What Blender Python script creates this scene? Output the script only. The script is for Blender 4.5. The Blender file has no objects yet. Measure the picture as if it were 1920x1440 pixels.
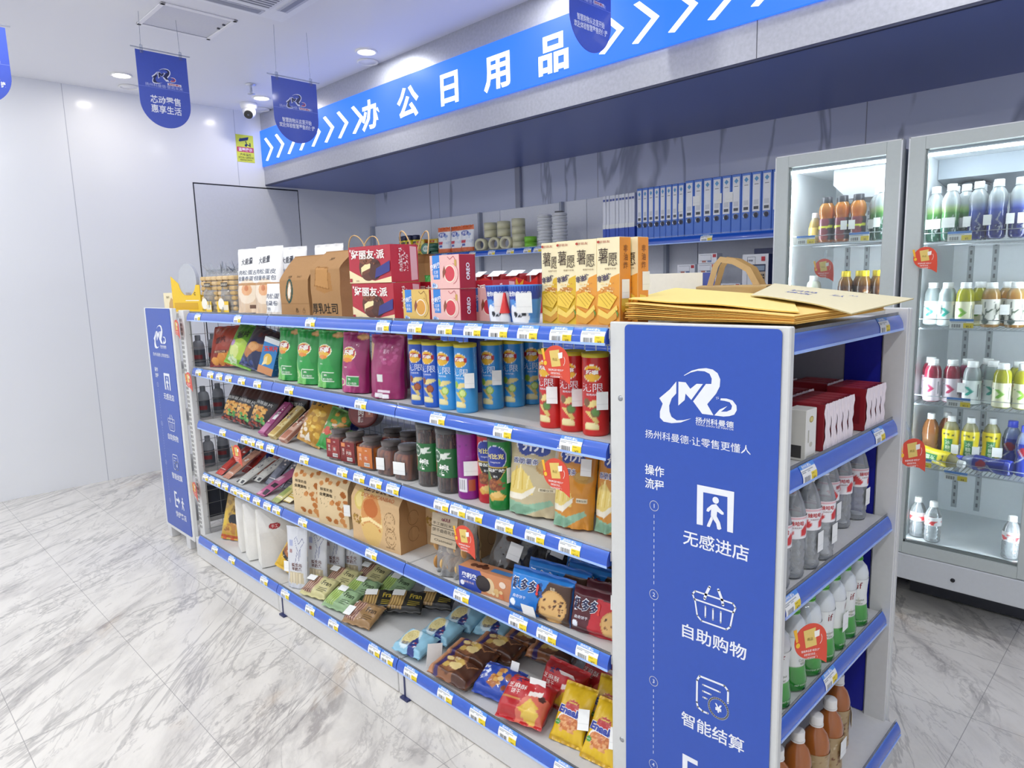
import bpy, math, random
import numpy as np
from mathutils import Matrix
R = math.radians
SC = bpy.context.scene
COL = SC.collection
random.seed(7)

# ---------------------------------------------------------------- camera, world, exposure
cam_data = bpy.data.cameras.new('camera')
cam_data.sensor_width = 36.0
cam_data.lens = 1290.98 / 1920 * 36.0
cam_data.clip_start = 0.02
cam = bpy.data.objects.new('camera', cam_data)
COL.objects.link(cam)
cam.matrix_world = Matrix(((0.70600, -0.08669, 0.70288, 4.1070), (0.70766, 0.12529, -0.69535, -1.4782),
                           (-0.02779, 0.98833, 0.14980, 1.5913), (0, 0, 0, 1)))
SC.camera = cam
world = bpy.data.worlds.new('world')
SC.world = world
world.use_nodes = True
world.node_tree.nodes['Background'].inputs['Color'].default_value = (0.85, 0.9, 1.0, 1)
world.node_tree.nodes['Background'].inputs['Strength'].default_value = 0.3
SC.view_settings.view_transform = 'Standard'
SC.view_settings.look = 'None'
SC.view_settings.gamma = 1.0
SC.view_settings.use_curve_mapping = False
SC.view_settings.exposure = 0.0
SC.cycles.max_bounces = 10
SC.cycles.diffuse_bounces = 8
SC.cycles.transparent_max_bounces = 24
SC.cycles.caustics_reflective = False
SC.cycles.caustics_refractive = False
SC.cycles.sample_clamp_indirect = 6.0
DOWNLIGHT_W = 8.5


# ---------------------------------------------------------------- small helpers
def H(s):
    s = s.lstrip('#')
    o = []
    for i in (0, 2, 4):
        c = int(s[i:i + 2], 16) / 255
        o.append(c / 12.92 if c <= 0.04045 else ((c + 0.055) / 1.055) ** 2.4)
    return tuple(o)


def node_mat(name):
    m = bpy.data.materials.new(name)
    m.use_nodes = True
    nt = m.node_tree
    b = nt.nodes['Principled BSDF']
    return m, nt, b


def col_mat(name, rough=0.4, metal=0.0, coat=0.0, spec=0.5, bump=0.0, bscale=60, trans=0.0, emit=0.0):
    """base colour comes from the mesh colour attribute, with a faint procedural variation"""
    m, nt, b = node_mat(name)
    N, Lk = nt.nodes, nt.links
    a = N.new('ShaderNodeVertexColor')
    a.layer_name = 'Col'
    nz = N.new('ShaderNodeTexNoise')
    nz.inputs['Scale'].default_value = bscale
    tc = N.new('ShaderNodeTexCoord')
    Lk.new(tc.outputs['Object'], nz.inputs['Vector'])
    mr = N.new('ShaderNodeMapRange')
    mr.inputs['To Min'].default_value = 0.96
    mr.inputs['To Max'].default_value = 1.04
    Lk.new(nz.outputs['Fac'], mr.inputs['Value'])
    mx = N.new('ShaderNodeVectorMath')
    mx.operation = 'SCALE'
    Lk.new(a.outputs['Color'], mx.inputs[0])
    Lk.new(mr.outputs['Result'], mx.inputs['Scale'])
    Lk.new(mx.outputs['Vector'], b.inputs['Base Color'])
    b.inputs['Roughness'].default_value = rough
    b.inputs['Metallic'].default_value = metal
    b.inputs['Coat Weight'].default_value = coat
    b.inputs['Coat Roughness'].default_value = 0.08
    b.inputs['Specular IOR Level'].default_value = spec
    if bump:
        bp = N.new('ShaderNodeBump')
        bp.inputs['Strength'].default_value = bump
        bp.inputs['Distance'].default_value = 0.004
        Lk.new(nz.outputs['Fac'], bp.inputs['Height'])
        Lk.new(bp.outputs['Normal'], b.inputs['Normal'])
    if emit:
        Lk.new(a.outputs['Color'], b.inputs['Emission Color'])
        b.inputs['Emission Strength'].default_value = emit
    return m


def clear_mat(name, gloss=0.12, body=0.25, rough=0.05):
    """clear or tinted thin plastic: mostly transparent in the mesh colour, a little diffuse body, glossy rim"""
    m, nt, b = node_mat(name)
    N, Lk = nt.nodes, nt.links
    a = N.new('ShaderNodeVertexColor')
    a.layer_name = 'Col'
    t = N.new('ShaderNodeBsdfTransparent')
    Lk.new(a.outputs['Color'], t.inputs['Color'])
    Lk.new(a.outputs['Color'], b.inputs['Base Color'])
    b.inputs['Roughness'].default_value = rough
    lw = N.new('ShaderNodeLayerWeight')
    lw.inputs['Blend'].default_value = 0.35
    mr = N.new('ShaderNodeMapRange')
    mr.inputs['To Min'].default_value = body
    mr.inputs['To Max'].default_value = min(1.0, body + 0.32)
    Lk.new(lw.outputs['Facing'], mr.inputs['Value'])
    mix = N.new('ShaderNodeMixShader')
    Lk.new(mr.outputs['Result'], mix.inputs['Fac'])
    Lk.new(t.outputs[0], mix.inputs[1])
    Lk.new(b.outputs[0], mix.inputs[2])
    g = N.new('ShaderNodeBsdfGlossy')
    g.inputs['Roughness'].default_value = 0.06
    m2 = N.new('ShaderNodeMixShader')
    fr = N.new('ShaderNodeFresnel')
    fr.inputs['IOR'].default_value = 1.4
    mm = N.new('ShaderNodeMath')
    mm.operation = 'MAXIMUM'
    mm.inputs[1].default_value = gloss * 0.3
    Lk.new(fr.outputs[0], mm.inputs[0])
    Lk.new(mm.outputs[0], m2.inputs['Fac'])
    Lk.new(mix.outputs[0], m2.inputs[1])
    Lk.new(g.outputs[0], m2.inputs[2])
    Lk.new(m2.outputs[0], N['Material Output'].inputs['Surface'])
    return m


def emit_mat(name, strength):
    m, nt, b = node_mat(name)
    a = nt.nodes.new('ShaderNodeVertexColor')
    a.layer_name = 'Col'
    nt.links.new(a.outputs['Color'], b.inputs['Emission Color'])
    b.inputs['Base Color'].default_value = (.04, .04, .05, 1)
    b.inputs['Roughness'].default_value = .45
    b.inputs['Specular IOR Level'].default_value = .15
    b.inputs['Emission Strength'].default_value = strength
    return m


MT = {
    'film': col_mat('printed_film', 0.3, coat=0.25, bump=0.25, bscale=45),
    'carton': col_mat('printed_carton', 0.42, coat=0.15),
    'paper': col_mat('paper', 0.8, spec=0.25, bump=0.1, bscale=90),
    'plastic': col_mat('plastic', 0.35),
    'gloss': col_mat('glossy_strip', 0.25, coat=0.9),
    'metal': col_mat('powder_coated_steel', 0.45),
    'steel': col_mat('bare_steel', 0.3, metal=0.9),
    'sign': col_mat('printed_sign_board', 0.35, coat=0.2),
    'clear': clear_mat('clear_plastic', body=0.06),
    'liquid': clear_mat('drink_bottle', body=0.34),
    'water': clear_mat('water_bottle_plastic', gloss=0.3, body=0.22),
    'milky': clear_mat('frosted_bottle', body=0.86),
    'wrap': clear_mat('clear_wrapping_film', gloss=0.3, body=0.12),
    'glass': clear_mat('door_glass', gloss=0.1, body=0.012),
    'lamp': emit_mat('lamp_lens', 12.0),
    'led': emit_mat('led_strip', 38.0),
    'backlit': emit_mat('backlit_acrylic', 1.6),
}


class MB:
    """collects pieces, then links them as ONE mesh object"""

    def __init__(s):
        s.V, s.C, s.F, s.n, s.mats = [], [], [], 0, []

    def slot(s, m):
        if m not in s.mats:
            s.mats.append(m)
        return s.mats.index(m)

    def add(s, v, faces, c, mat='plastic', sm=False):
        v = np.array(v, float).reshape(-1, 3)
        c = np.asarray(H(c) if isinstance(c, str) else c, float)
        if c.ndim == 1:
            c = np.tile(c, (len(v), 1))
        s.V.append(v)
        s.C.append(c)
        k = s.slot(mat)
        by = {}
        if isinstance(faces, np.ndarray):
            by[faces.shape[1]] = faces
        else:
            for f in faces:
                by.setdefault(len(f), []).append(f)
        for n, f in by.items():
            s.F.append((np.asarray(f, int) + s.n, k, sm))
        s.n += len(v)
        return s

    def box(s, x0, x1, y0, y1, z0, z1, c, mat='plastic', b=0.0):
        if b <= 0:
            v = [(x, y, z) for x in (x0, x1) for y in (y0, y1) for z in (z0, z1)]
            return s.add(v, [(0, 1, 3, 2), (4, 6, 7, 5), (0, 4, 5, 1), (2, 3, 7, 6), (0, 2, 6, 4), (1, 5, 7, 3)], c, mat)
        b = min(b, (x1 - x0) * .49, (y1 - y0) * .49, (z1 - z0) * .49)
        v, idx = [], {}
        X, Y, Z = (x0, x1), (y0, y1), (z0, z1)
        for i in (0, 1):
            for j in (0, 1):
                for k in (0, 1):
                    sx, sy, sz = 1 - 2 * i, 1 - 2 * j, 1 - 2 * k
                    for a, o in enumerate(((0, b, b), (b, 0, b), (b, b, 0))):
                        idx[i, j, k, a] = len(v)
                        v.append((X[i] + sx * o[0], Y[j] + sy * o[1], Z[k] + sz * o[2]))
        I = idx
        f = []
        for i in (0, 1):
            f.append([I[i, 0, 0, 0], I[i, 1, 0, 0], I[i, 1, 1, 0], I[i, 0, 1, 0]])
            f.append([I[0, i, 0, 1], I[1, i, 0, 1], I[1, i, 1, 1], I[0, i, 1, 1]])
            f.append([I[0, 0, i, 2], I[1, 0, i, 2], I[1, 1, i, 2], I[0, 1, i, 2]])
            for j in (0, 1):
                f.append([I[i, j, 0, 0], I[i, j, 1, 0], I[i, j, 1, 1], I[i, j, 0, 1]])
                f.append([I[i, 0, j, 0], I[i, 1, j, 0], I[i, 1, j, 2], I[i, 0, j, 2]])
                f.append([I[0, i, j, 1], I[1, i, j, 1], I[1, i, j, 2], I[0, i, j, 2]])
                for k in (0, 1):
                    f.append([I[i, j, k, 0], I[i, j, k, 1], I[i, j, k, 2]])
        return s.add(v, f, c, mat)

    def prism(s, pts, fn, depth, c, mat='plastic'):
        """polygon pts in (u, v), extruded: fn(u, v, off) gives 3D"""
        n = len(pts)
        u = np.array([p[0] for p in pts])
        w = np.array([p[1] for p in pts])
        v = np.vstack([fn(u, w, 0.0), fn(u, w, depth)])
        f = [list(range(n)), list(range(2 * n - 1, n - 1, -1))]
        f += [(i, (i + 1) % n, n + (i + 1) % n, n + i) for i in range(n)]
        return s.add(v, f, c, mat)

    def grid(s, P, c, mat='plastic', sm=True, wrap=False):
        """P: (a, b, 3) array of points"""
        a, b = P.shape[:2]
        i = np.arange(a * b).reshape(a, b)
        if wrap:
            i = np.concatenate([i, i[:, :1]], 1)
        q = np.stack([i[:-1, :-1], i[:-1, 1:], i[1:, 1:], i[1:, :-1]], -1).reshape(-1, 4)
        c = np.asarray(H(c) if isinstance(c, str) else c, float)
        return s.add(P.reshape(-1, 3), q, c.reshape(-1, 3) if c.ndim == 3 else c, mat, sm)

    def lathe(s, prof, c, mat='plastic', n=24, o=(0, 0, 0), sm=True, cap=True, rib=None):
        """prof: (r, z[, colour]) from bottom to top"""
        th = np.arange(n) * 2 * math.pi / n
        r = np.array([p[0] for p in prof])[:, None]
        if rib is not None:
            r = r * (1 + rib[:, None] * np.cos(th * 6)[None])
        z = np.array([p[1] for p in prof])[:, None]
        P = np.stack([o[0] + r * np.sin(th), o[1] - r * np.cos(th), o[2] + z + 0 * th], -1)
        if len(prof[0]) > 2:
            cc = np.array([H(p[2]) if isinstance(p[2], str) else p[2] for p in prof], float)
            cc = np.repeat(cc[:, None], n, 1)
        else:
            cc = c
        s.grid(P, cc, mat, sm, wrap=True)
        if cap:
            e0, e1 = (cc[0, 0], cc[-1, 0]) if len(prof[0]) > 2 else (c, c)
            s.add(P[0], [list(range(n))], e0, mat)
            s.add(P[-1], [list(range(n))], e1, mat)
        return s

    def tube(s, pts, r, c, mat='plastic', n=6):
        pts = np.asarray(pts, float)
        k = len(pts)
        t = np.gradient(pts, axis=0)
        t /= np.linalg.norm(t, axis=1)[:, None] + 1e-12
        ref = np.array((0., 0., 1.)) if abs(t[0][2]) < .9 else np.array((1., 0., 0.))
        rings = []
        for p, d in zip(pts, t):
            a = np.cross(d, ref)
            if np.linalg.norm(a) < 1e-3:
                a = np.cross(d, (0.3, 1, 0.2))
            a /= np.linalg.norm(a)
            b = np.cross(d, a)
            th = np.arange(n) * 2 * math.pi / n
            rings.append(p + r * (np.cos(th)[:, None] * a + np.sin(th)[:, None] * b))
        P = np.array(rings)
        s.grid(P, c, mat, True, wrap=True)
        s.add(P[0], [list(range(n))], c, mat)
        s.add(P[-1], [list(range(n))], c, mat)
        return s

    def mesh(s, name):
        me = bpy.data.meshes.new(name)
        V = np.concatenate(s.V)
        C = np.concatenate(s.C)
        me.vertices.add(len(V))
        me.vertices.foreach_set('co', V.ravel())
        loops = np.concatenate([f.ravel() for f, k, sm in s.F])
        cnt = np.concatenate([np.full(len(f), f.shape[1]) for f, k, sm in s.F])
        mi = np.concatenate([np.full(len(f), k) for f, k, sm in s.F])
        sm = np.concatenate([np.full(len(f), q) for f, k, q in s.F])
        me.loops.add(len(loops))
        me.loops.foreach_set('vertex_index', loops)
        me.polygons.add(len(cnt))
        me.polygons.foreach_set('loop_start', np.concatenate([[0], np.cumsum(cnt)[:-1]]))
        me.polygons.foreach_set('material_index', mi)
        me.update(calc_edges=True)
        me.polygons.foreach_set('use_smooth', sm.astype(bool))
        at = me.attributes.new('Col', 'FLOAT_COLOR', 'POINT')
        at.data.foreach_set('color', np.concatenate([C, np.ones((len(C), 1))], 1).ravel())
        for m in s.mats:
            me.materials.append(MT[m] if isinstance(m, str) else m)
        me.validate()
        return me

    def obj(s, name, parent=None):
        o = bpy.data.objects.new(name, s.mesh(name))
        COL.objects.link(o)
        o.parent = parent
        return o


def empty(name, loc=(0, 0, 0)):
    o = bpy.data.objects.new(name, None)
    o.empty_display_size = 0.05
    COL.objects.link(o)
    o.location = loc
    return o


def lab(o, label, cat, group=None):
    o['label'] = label
    o['category'] = cat
    if group:
        o['group'] = group
    return o


def struct(o, label=None):
    o['kind'] = 'structure'
    if label:
        o['label'] = label
    return o


def lowest(o, M):
    """lowest z of a thing and its parts under the transform M"""
    lo = 1e9
    if o.type == 'MESH':
        k = o.data.name
        if k not in _co:
            a = np.empty(len(o.data.vertices) * 3)
            o.data.vertices.foreach_get('co', a)
            _co[k] = a.reshape(-1, 3)
        m = np.array(M)
        lo = float((_co[k] @ m[2, :3]).min() + m[2, 3])
    for ch in o.children:
        if ch.name.startswith('paper_tag') or ch.type == 'LIGHT':
            continue
        L = Matrix.LocRotScale(ch.location, ch.rotation_euler, ch.scale)
        lo = min(lo, lowest(ch, M @ L))
    return lo


_co = {}


def place(o, x, y, z, yaw=0.0, lean=0.0, roll=0.0):
    """stand a thing at (x, y) so that its lowest point rests on height z; parts keep their own offsets"""
    o.rotation_euler = (R(-lean), R(roll), R(yaw))   # lean tips the top away from the front
    o.location = (x, y, z)
    if o.parent is None:
        o.location.z = z + .0007 - lowest(o, o.rotation_euler.to_matrix().to_4x4())
    return o


def dup(o):
    c = o.copy()
    COL.objects.link(c)
    for ch in list(o.children):
        d = ch.copy()
        COL.objects.link(d)
        d.parent = c
        for g in list(ch.children):
            e = g.copy()
            COL.objects.link(e)
            e.parent = d
    return c


_used = set()


def again(o):
    """first call hands out the thing itself, later calls a copy of it"""
    if o.name in _used:
        c = dup(o)
        _used.add(c.name)
        return c
    _used.add(o.name)
    return o


ORD = ['first', 'second', 'third', 'fourth', 'fifth', 'sixth', 'seventh', 'eighth', 'ninth', 'tenth', 'eleventh', 'twelfth']


# ---------------------------------------------------------------- lettering and printed art
_glyph = {}


def glyph(t, bold):
    k = (t, bold)
    if k not in _glyph:
        cu = bpy.data.curves.new('lettering', 'FONT')
        cu.body = t
        cu.offset = bold
        cu.resolution_u = 2
        ob = bpy.data.objects.new('lettering', cu)
        me = ob.to_mesh()
        v = np.array([x.co[:2] for x in me.vertices]) if len(me.vertices) else np.zeros((0, 2))
        f = [tuple(p.vertices) for p in me.polygons]
        ob.to_mesh_clear()
        bpy.data.objects.remove(ob)
        bpy.data.curves.remove(cu)
        _glyph[k] = (v, f)
    return _glyph[k]


def text(mb, fn, t, u, v, h, c, bold=0.0, rot=0.0, sq=1.0, off=0.0006, mat='carton', width=None, vert=False):
    """lettering centred on (u, v) of the surface fn, letters h tall; width fits the line to a length"""
    if vert:
        for i, ch in enumerate(t):
            text(mb, fn, ch, u, v + (len(t) / 2 - .5 - i) * h * 1.15, h, c, bold, rot, sq, off, mat)
        return
    g, f = glyph(t, bold)
    if not len(g):
        return
    g = g - (g.min(0) + g.max(0)) / 2
    k = h / 0.92
    if width:
        sq = width / (np.ptp(g[:, 0]) * k)
    x, y = g[:, 0] * k * sq, g[:, 1] * k
    ca, sa = math.cos(R(rot)), math.sin(R(rot))
    mb.add(fn(u + x * ca - y * sa, v + x * sa + y * ca, off), f, c, mat)


def plane(O, U, V, N):
    O, U, V, N = (np.array(a, float) for a in (O, U, V, N))
    return lambda u, v, off=0.0: O + np.multiply.outer(u, U) + np.multiply.outer(v, V) + np.multiply.outer(np.asarray(off) + 0 * np.asarray(u), N)


def ell(cu, cv, ru, rv, n=22, a0=0, a1=360, rot=0):
    t = np.linspace(R(a0), R(a1), n, endpoint=(a1 - a0) < 360)
    x, y = ru * np.cos(t), rv * np.sin(t)
    ca, sa = math.cos(R(rot)), math.sin(R(rot))
    return list(zip(cu + x * ca - y * sa, cv + x * sa + y * ca))


def expand(layers):
    """scatter layers ('d', u0, v0, u1, v1, count, size0, size1, [colours], seed) become ellipses"""
    out = []
    for l in layers:
        if l[0] == 'd':
            _, u0, v0, u1, v1, n, s0, s1, cols, seed = l
            q = random.Random(seed)
            for _i in range(n):
                a = q.uniform(s0, s1)
                out.append(('e', q.uniform(u0, u1), q.uniform(v0, v1), a, a * q.uniform(.5, .9), q.choice(cols)))
        else:
            out.append(l)
    return out


def decal(mb, fn, W, Hh, layers, mat='carton', off=0.0004):
    """flat print on surface fn: layer coordinates are fractions of W and Hh"""
    for i, l in enumerate(expand(layers)):
        o = off + i * 0.00012
        k, c = l[0], l[-1]
        if k == 'r':
            pts = [(l[1], l[2]), (l[3], l[2]), (l[3], l[4]), (l[1], l[4])]
        elif k == 'e':
            pts = ell(l[1], l[2], l[3], l[4] * W / Hh, 16 if l[3] * W < .012 else 26)
        elif k == 'p':
            pts = l[1]
        elif k == 's':
            P = np.array(l[1], float) * (W, Hh)
            w = l[2] * W / 2
            for a, b in zip(P[:-1], P[1:]):
                d = (b - a) / (np.hypot(*(b - a)) + 1e-9)
                nrm = np.array([-d[1], d[0]]) * w
                q = np.array([a + nrm - d * w * .3, b + nrm + d * w * .3, b - nrm + d * w * .3, a - nrm - d * w * .3])
                mb.add(fn(q[:, 0], q[:, 1], o), [(0, 1, 2, 3)], c, mat)
            continue
        P = np.array(pts, float)
        mb.add(fn(P[:, 0] * W, P[:, 1] * Hh, o), [list(range(len(P)))], c, mat)


def paint(U, V, W, Hh, base, layers):
    """the same layers as point colours on a curved grid"""
    C = np.empty(U.shape + (3,))
    C[:] = H(base) if isinstance(base, str) else base
    for l in expand(layers):
        k, c = l[0], l[-1]
        c = H(c) if isinstance(c, str) else c
        if k == 'r':
            m = (U >= l[1]) & (U <= l[3]) & (V >= l[2]) & (V <= l[4])
        elif k == 'e':
            m = ((U - l[1]) / l[3]) ** 2 + ((V - l[2]) * Hh / W / l[4]) ** 2 <= 1
        elif k == 'g':
            t = np.clip((V - l[1]) / (l[2] - l[1]), 0, 1)[..., None]
            C = C * (1 - t) + np.array(c) * t
            continue
        elif k == 's':
            m = np.zeros(U.shape, bool)
            P = np.array(l[1], float) * (W, Hh)
            for a, b in zip(P[:-1], P[1:]):
                d = b - a
                t = np.clip(((U * W - a[0]) * d[0] + (V * Hh - a[1]) * d[1]) / (d @ d + 1e-12), 0, 1)
                m |= np.hypot(U * W - a[0] - t * d[0], V * Hh - a[1] - t * d[1]) < l[2] * W / 2
        else:
            m = np.zeros(U.shape, bool)
            P = l[1]
            j = len(P) - 1
            for i in range(len(P)):
                (xi, yi), (xj, yj) = P[i], P[j]
                if yi != yj:
                    m ^= ((yi > V) != (yj > V)) & (U < (xj - xi) * (V - yi) / (yj - yi) + xi)
                j = i
        C[m] = c
    return C


def words(mb, fn, W, Hh, texts, mat='carton', off=0.0012):
    """texts: (string, u, v, letter height / Hh, colour[, options])"""
    for t in texts:
        o = dict(t[5]) if len(t) > 5 else {}
        if 'width' in o:
            o['width'] *= W
        text(mb, fn, t[0], t[1] * W, t[2] * Hh, t[3] * Hh, t[4], off=o.pop('off', off), mat=mat, **o)


# ---------------------------------------------------------------- goods builders (origin at the base centre, front faces -Y)
def bag(name, w, h, d, col, layers=(), texts=(), stand=False, mat='film', back=None, seed=1, res=0.0032, seal=0.05, wr=1.0, parent=None, lumps=0.0, brick=False):
    nx, ny = max(12, int(w / res)), max(14, int(h / res))
    rr = random.Random(seed)
    ph = [rr.uniform(0, 6) for _ in range(6)]

    def T(u, v):
        a = np.clip(1 - np.abs(2 * u - 1) ** (5 if brick else 2), 0, 1) ** (.35 if brick else .5)
        if brick:
            b = np.clip(np.minimum(v - seal, 1 - seal - v) / .10, 0, 1) ** .5
        elif stand:
            b = np.clip((1 - v) / 0.6, 0, 1) ** 0.75
            b = np.where(v > 1 - seal, 0.02, b)
        else:
            b = np.sin(math.pi * np.clip((v - seal) / (1 - 2 * seal), 0, 1)) ** 0.55
        e = np.abs(2 * v - 1) ** 2.5
        t = d / 2 * a * b
        t = t + wr * a * (0.0028 * e * np.sin(34 * u + ph[0] + 3 * np.sin(5 * v + ph[1])) * np.clip(b * 3, 0, 1)
                          + 0.0016 * np.sin(9 * u + 13 * v + ph[2]) * b + 0.0012 * np.sin(-15 * u + 8 * v + ph[3]) * b)
        if lumps:
            t = t + lumps * a * b * (np.sin(u * w * 160 + ph[4]) * np.sin(v * h * 150 + ph[5]))
        return t, b

    def S(x, z, off=0.0):
        u, v = np.asarray(x) / w, np.asarray(z) / h
        t, b = T(u, v)
        fin = 0.004 * np.sin(21 * u + ph[0]) * np.clip(np.abs(2 * v - 1) * 8 - 6.8, 0, 1) * wr
        X = (u - .5) * w * (1 - (0.03 if brick else 0.075) * b) * (1 + 0.012 * np.sin(19 * v + ph[2]) * wr)
        return np.stack([X, -t - off + fin, v * h + 0 * X], -1)

    V, U = np.meshgrid(np.linspace(0, 1, ny), np.linspace(0, 1, nx), indexing='ij')
    mb = MB()
    P = S(U * w, V * h)
    mb.grid(P, paint(U, V, w, h, col, layers), mat)
    kx, ky = max(8, nx // 3), max(8, ny // 3)
    V2, U2 = np.meshgrid(np.linspace(0, 1, ky), np.linspace(0, 1, kx), indexing='ij')
    Q = S(U2 * w, V2 * h)
    fin = Q[..., 1] + T(U2, V2)[0]
    Q[..., 1] = T(U2, V2)[0] + fin
    mb.grid(Q, back or col, mat)
    if stand:
        b0 = np.concatenate([P[0], Q[0][::-1]])
        mb.add(b0, [list(range(len(b0)))], back or col, mat)
    words(mb, S, w, h, texts, mat)
    o = mb.obj(name, parent)
    return o


def carton(name, w, h, d, col, front=((), ()), side=None, top=None, back=None, parent=None, mat='carton', left=None):
    """front at y=0, body behind it; side / top / left = (colour, layers, texts)"""
    mb = MB()
    mb.box(-w / 2, w / 2, 0, d, 0, h, back or col, mat, 0.0012)
    i = 0.0009

    def face(fn, W, Hh, c, art, tx):
        q = np.array([(i, i), (W - i, i), (W - i, Hh - i), (i, Hh - i)])
        mb.add(fn(q[:, 0], q[:, 1], 0.0002), [(0, 1, 2, 3)], c, mat)
        decal(mb, fn, W, Hh, art, mat)
        words(mb, fn, W, Hh, tx, mat, 0.0022)
    face(plane((-w / 2, 0, 0), (1, 0, 0), (0, 0, 1), (0, -1, 0)), w, h, col, *front)
    if side:
        face(plane((w / 2, 0, 0), (0, 1, 0), (0, 0, 1), (1, 0, 0)), d, h, *side)
    if left:
        face(plane((-w / 2, d, 0), (0, -1, 0), (0, 0, 1), (-1, 0, 0)), d, h, *left)
    if top:
        face(plane((-w / 2, 0, h), (1, 0, 0), (0, 1, 0), (0, 0, 1)), w, d, *top)
    return mb.obj(name, parent)


def wrap_fn(r, z0=0.0, rf=None):
    def fn(u, z, off=0.0):
        rr = (rf(np.asarray(z)) if rf else r) + off
        th = np.asarray(u) / r
        return np.stack([rr * np.sin(th), -rr * np.cos(th), np.asarray(z) + z0], -1)
    return fn


def band(mb, r, z0, z1, col, layers=(), texts=(), mat='film', n=60, arc=None, rf=None):
    """printed sleeve; u runs over the front half: 0 = left edge, 1 = right edge of an arc (default the full turn)"""
    W = arc or 2 * math.pi * r
    Hh = z1 - z0
    ny = max(3, int(Hh / 0.004))
    V, U = np.meshgrid(np.linspace(0, 1, ny), np.linspace(0, 1, n), indexing='ij')
    fn0 = wrap_fn(r, z0, rf)
    fn = lambda u, v, off=0.0: fn0(np.asarray(u) - W / 2, v, off)
    mb.grid(fn(U * W, V * Hh), paint(U, V, W, Hh, col, layers), mat)
    words(mb, fn, W, Hh, texts, mat, 0.0008)


def canister(name, r, h, col, layers, texts, lid, lid_clear=False, label_parts=True):
    t = empty(name)
    mb = MB()
    mb.lathe([(r * .94, 0), (r, .004), (r, h - .012)], col, 'film', 40)
    band(mb, r + .0006, .005, h - .013, col, layers, texts, 'film', 110)
    mb.obj('body', t)
    m = MB()
    m.lathe([(r + .0015, h - .013), (r + .002, h - .011), (r + .002, h - .001), (r - .002, h), (r - .006, h - .003), (0.002, h - .003)], lid, 'clear' if lid_clear else 'plastic', 40)
    m.obj('lid', t)
    return t


def paper_tag(parent, x, y, z, yaw=0, lean=0, roll=0, w=.034, h=.052):
    key = 'tag%.3f_%.3f' % (w, h)
    if key not in _cache:
        mb = MB()
        mb.box(-w / 2, w / 2, -.0008, .0002, -h / 2, h / 2, '#f2f3f0', 'paper')
        mb.box(-w * .46, w * .46, -.0011, -.0008, -h * .2, -h * .17, '#e2e4e2', 'paper')
        _cache[key] = mb.mesh('paper_tag')
    o = bpy.data.objects.new('paper_tag', _cache[key])
    COL.objects.link(o)
    o.parent = parent
    return place(o, x, y, z, yaw, lean, roll)


_cache = {}


def bottle(name, prof, body_mat, cap, label=None, ribs=None, n=28):
    """prof: (r, z, colour); cap: (r, z0, z1, colour); label: (z0, z1, colour, layers, texts[, mat])"""
    t = empty(name)
    mb = MB()
    mb.lathe(prof, None, body_mat, n, rib=ribs)
    mb.obj('bottle', t)
    zs = [p[1] for p in prof]
    rs = [p[0] for p in prof]
    m = MB()
    r, z0, z1, c = cap
    m.lathe([(r, z0), (r, z1 - .002), (r * .93, z1), (r * .2, z1)], c, 'plastic', 20)
    m.lathe([(r * 1.06, z0 - .005), (r * 1.06, z0 - .001)], c, 'plastic', 20)
    m.obj('cap', t)
    if label:
        z0, z1, c, lay, tx = label[:5]
        rf = lambda z: np.interp(np.asarray(z) + z0, zs, rs) + .0012
        lb = MB()
        band(lb, float(np.interp((z0 + z1) / 2, zs, rs)) + .0012, z0, z1, c, lay, tx, label[5] if len(label) > 5 else 'film', 48, rf=rf)
        lb.obj('label', t)
    return t


def gable(name, w, h, d, col, layers=(), texts=(), h1=.62, side=None, fold=.0, mat='paper', res=.0035, side_col=None, parent=None, lean_top=0.0):
    """paper bag: flat bottom, front and back meeting in a folded top edge, pinched sides"""
    nx, ny = int(w / res), int(h / res)

    def S(x, z, off=0.0):
        u, v = np.asarray(x) / w, np.asarray(z) / h
        k = np.clip((v - h1) / (1 - h1), 0, 1)
        y = -d / 2 * (1 - k ** 1.3) * (1 + .1 * np.sin(math.pi * u) * np.sin(math.pi * np.clip(v / h1, 0, 1)))
        y = y + .0022 * np.sin(7 * u + 11 * v) * np.sin(math.pi * v) + lean_top * k
        X = (u - .5) * w * (1 - .03 * np.sin(math.pi * np.clip(v / h1, 0, 1)) * 0 + .02 * k)
        return np.stack([X, y - off, v * h + 0 * X], -1)
    V, U = np.meshgrid(np.linspace(0, 1, ny), np.linspace(0, 1, nx), indexing='ij')
    mb = MB()
    P = S(U * w, V * h)
    mb.grid(P, paint(U, V, w, h, col, layers), mat)
    Q = P.copy()
    Q[..., 1] = -Q[..., 1] + 2 * lean_top * np.clip((V - h1) / (1 - h1), 0, 1)
    mb.grid(Q, col, mat)
    for e, sx in ((0, -1), (-1, 1)):
        mid = (P[:, e] + Q[:, e]) / 2
        vv = V[:, e]
        mid[:, 0] -= sx * (.006 + .32 * d * np.clip((vv - h1 * .55) / (1 - h1 * .55), 0, 1)) * np.clip(vv * 6, 0, 1) * np.clip((1 - vv) * 6 + .05, 0, 1)
        G = np.stack([P[:, e], mid, Q[:, e]], 1)
        mb.grid(G, side_col or col, mat, False)
        if side and sx > 0:
            decal(mb, plane((w / 2 - .001, -d / 2, 0), (0, 1, 0), (0, 0, 1), (1, 0, 0)), d, h * h1, side, mat, .003)
    mb.add(np.concatenate([P[0], Q[0][::-1]]), [list(range(2 * nx))], col, mat)
    if fold:
        mb.box(-w * .51, w * .51, lean_top - .004, lean_top + .004, h - fold, h + .001, col, mat)
    words(mb, S, w, h, texts, mat)
    return mb.obj(name, parent)


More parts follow.
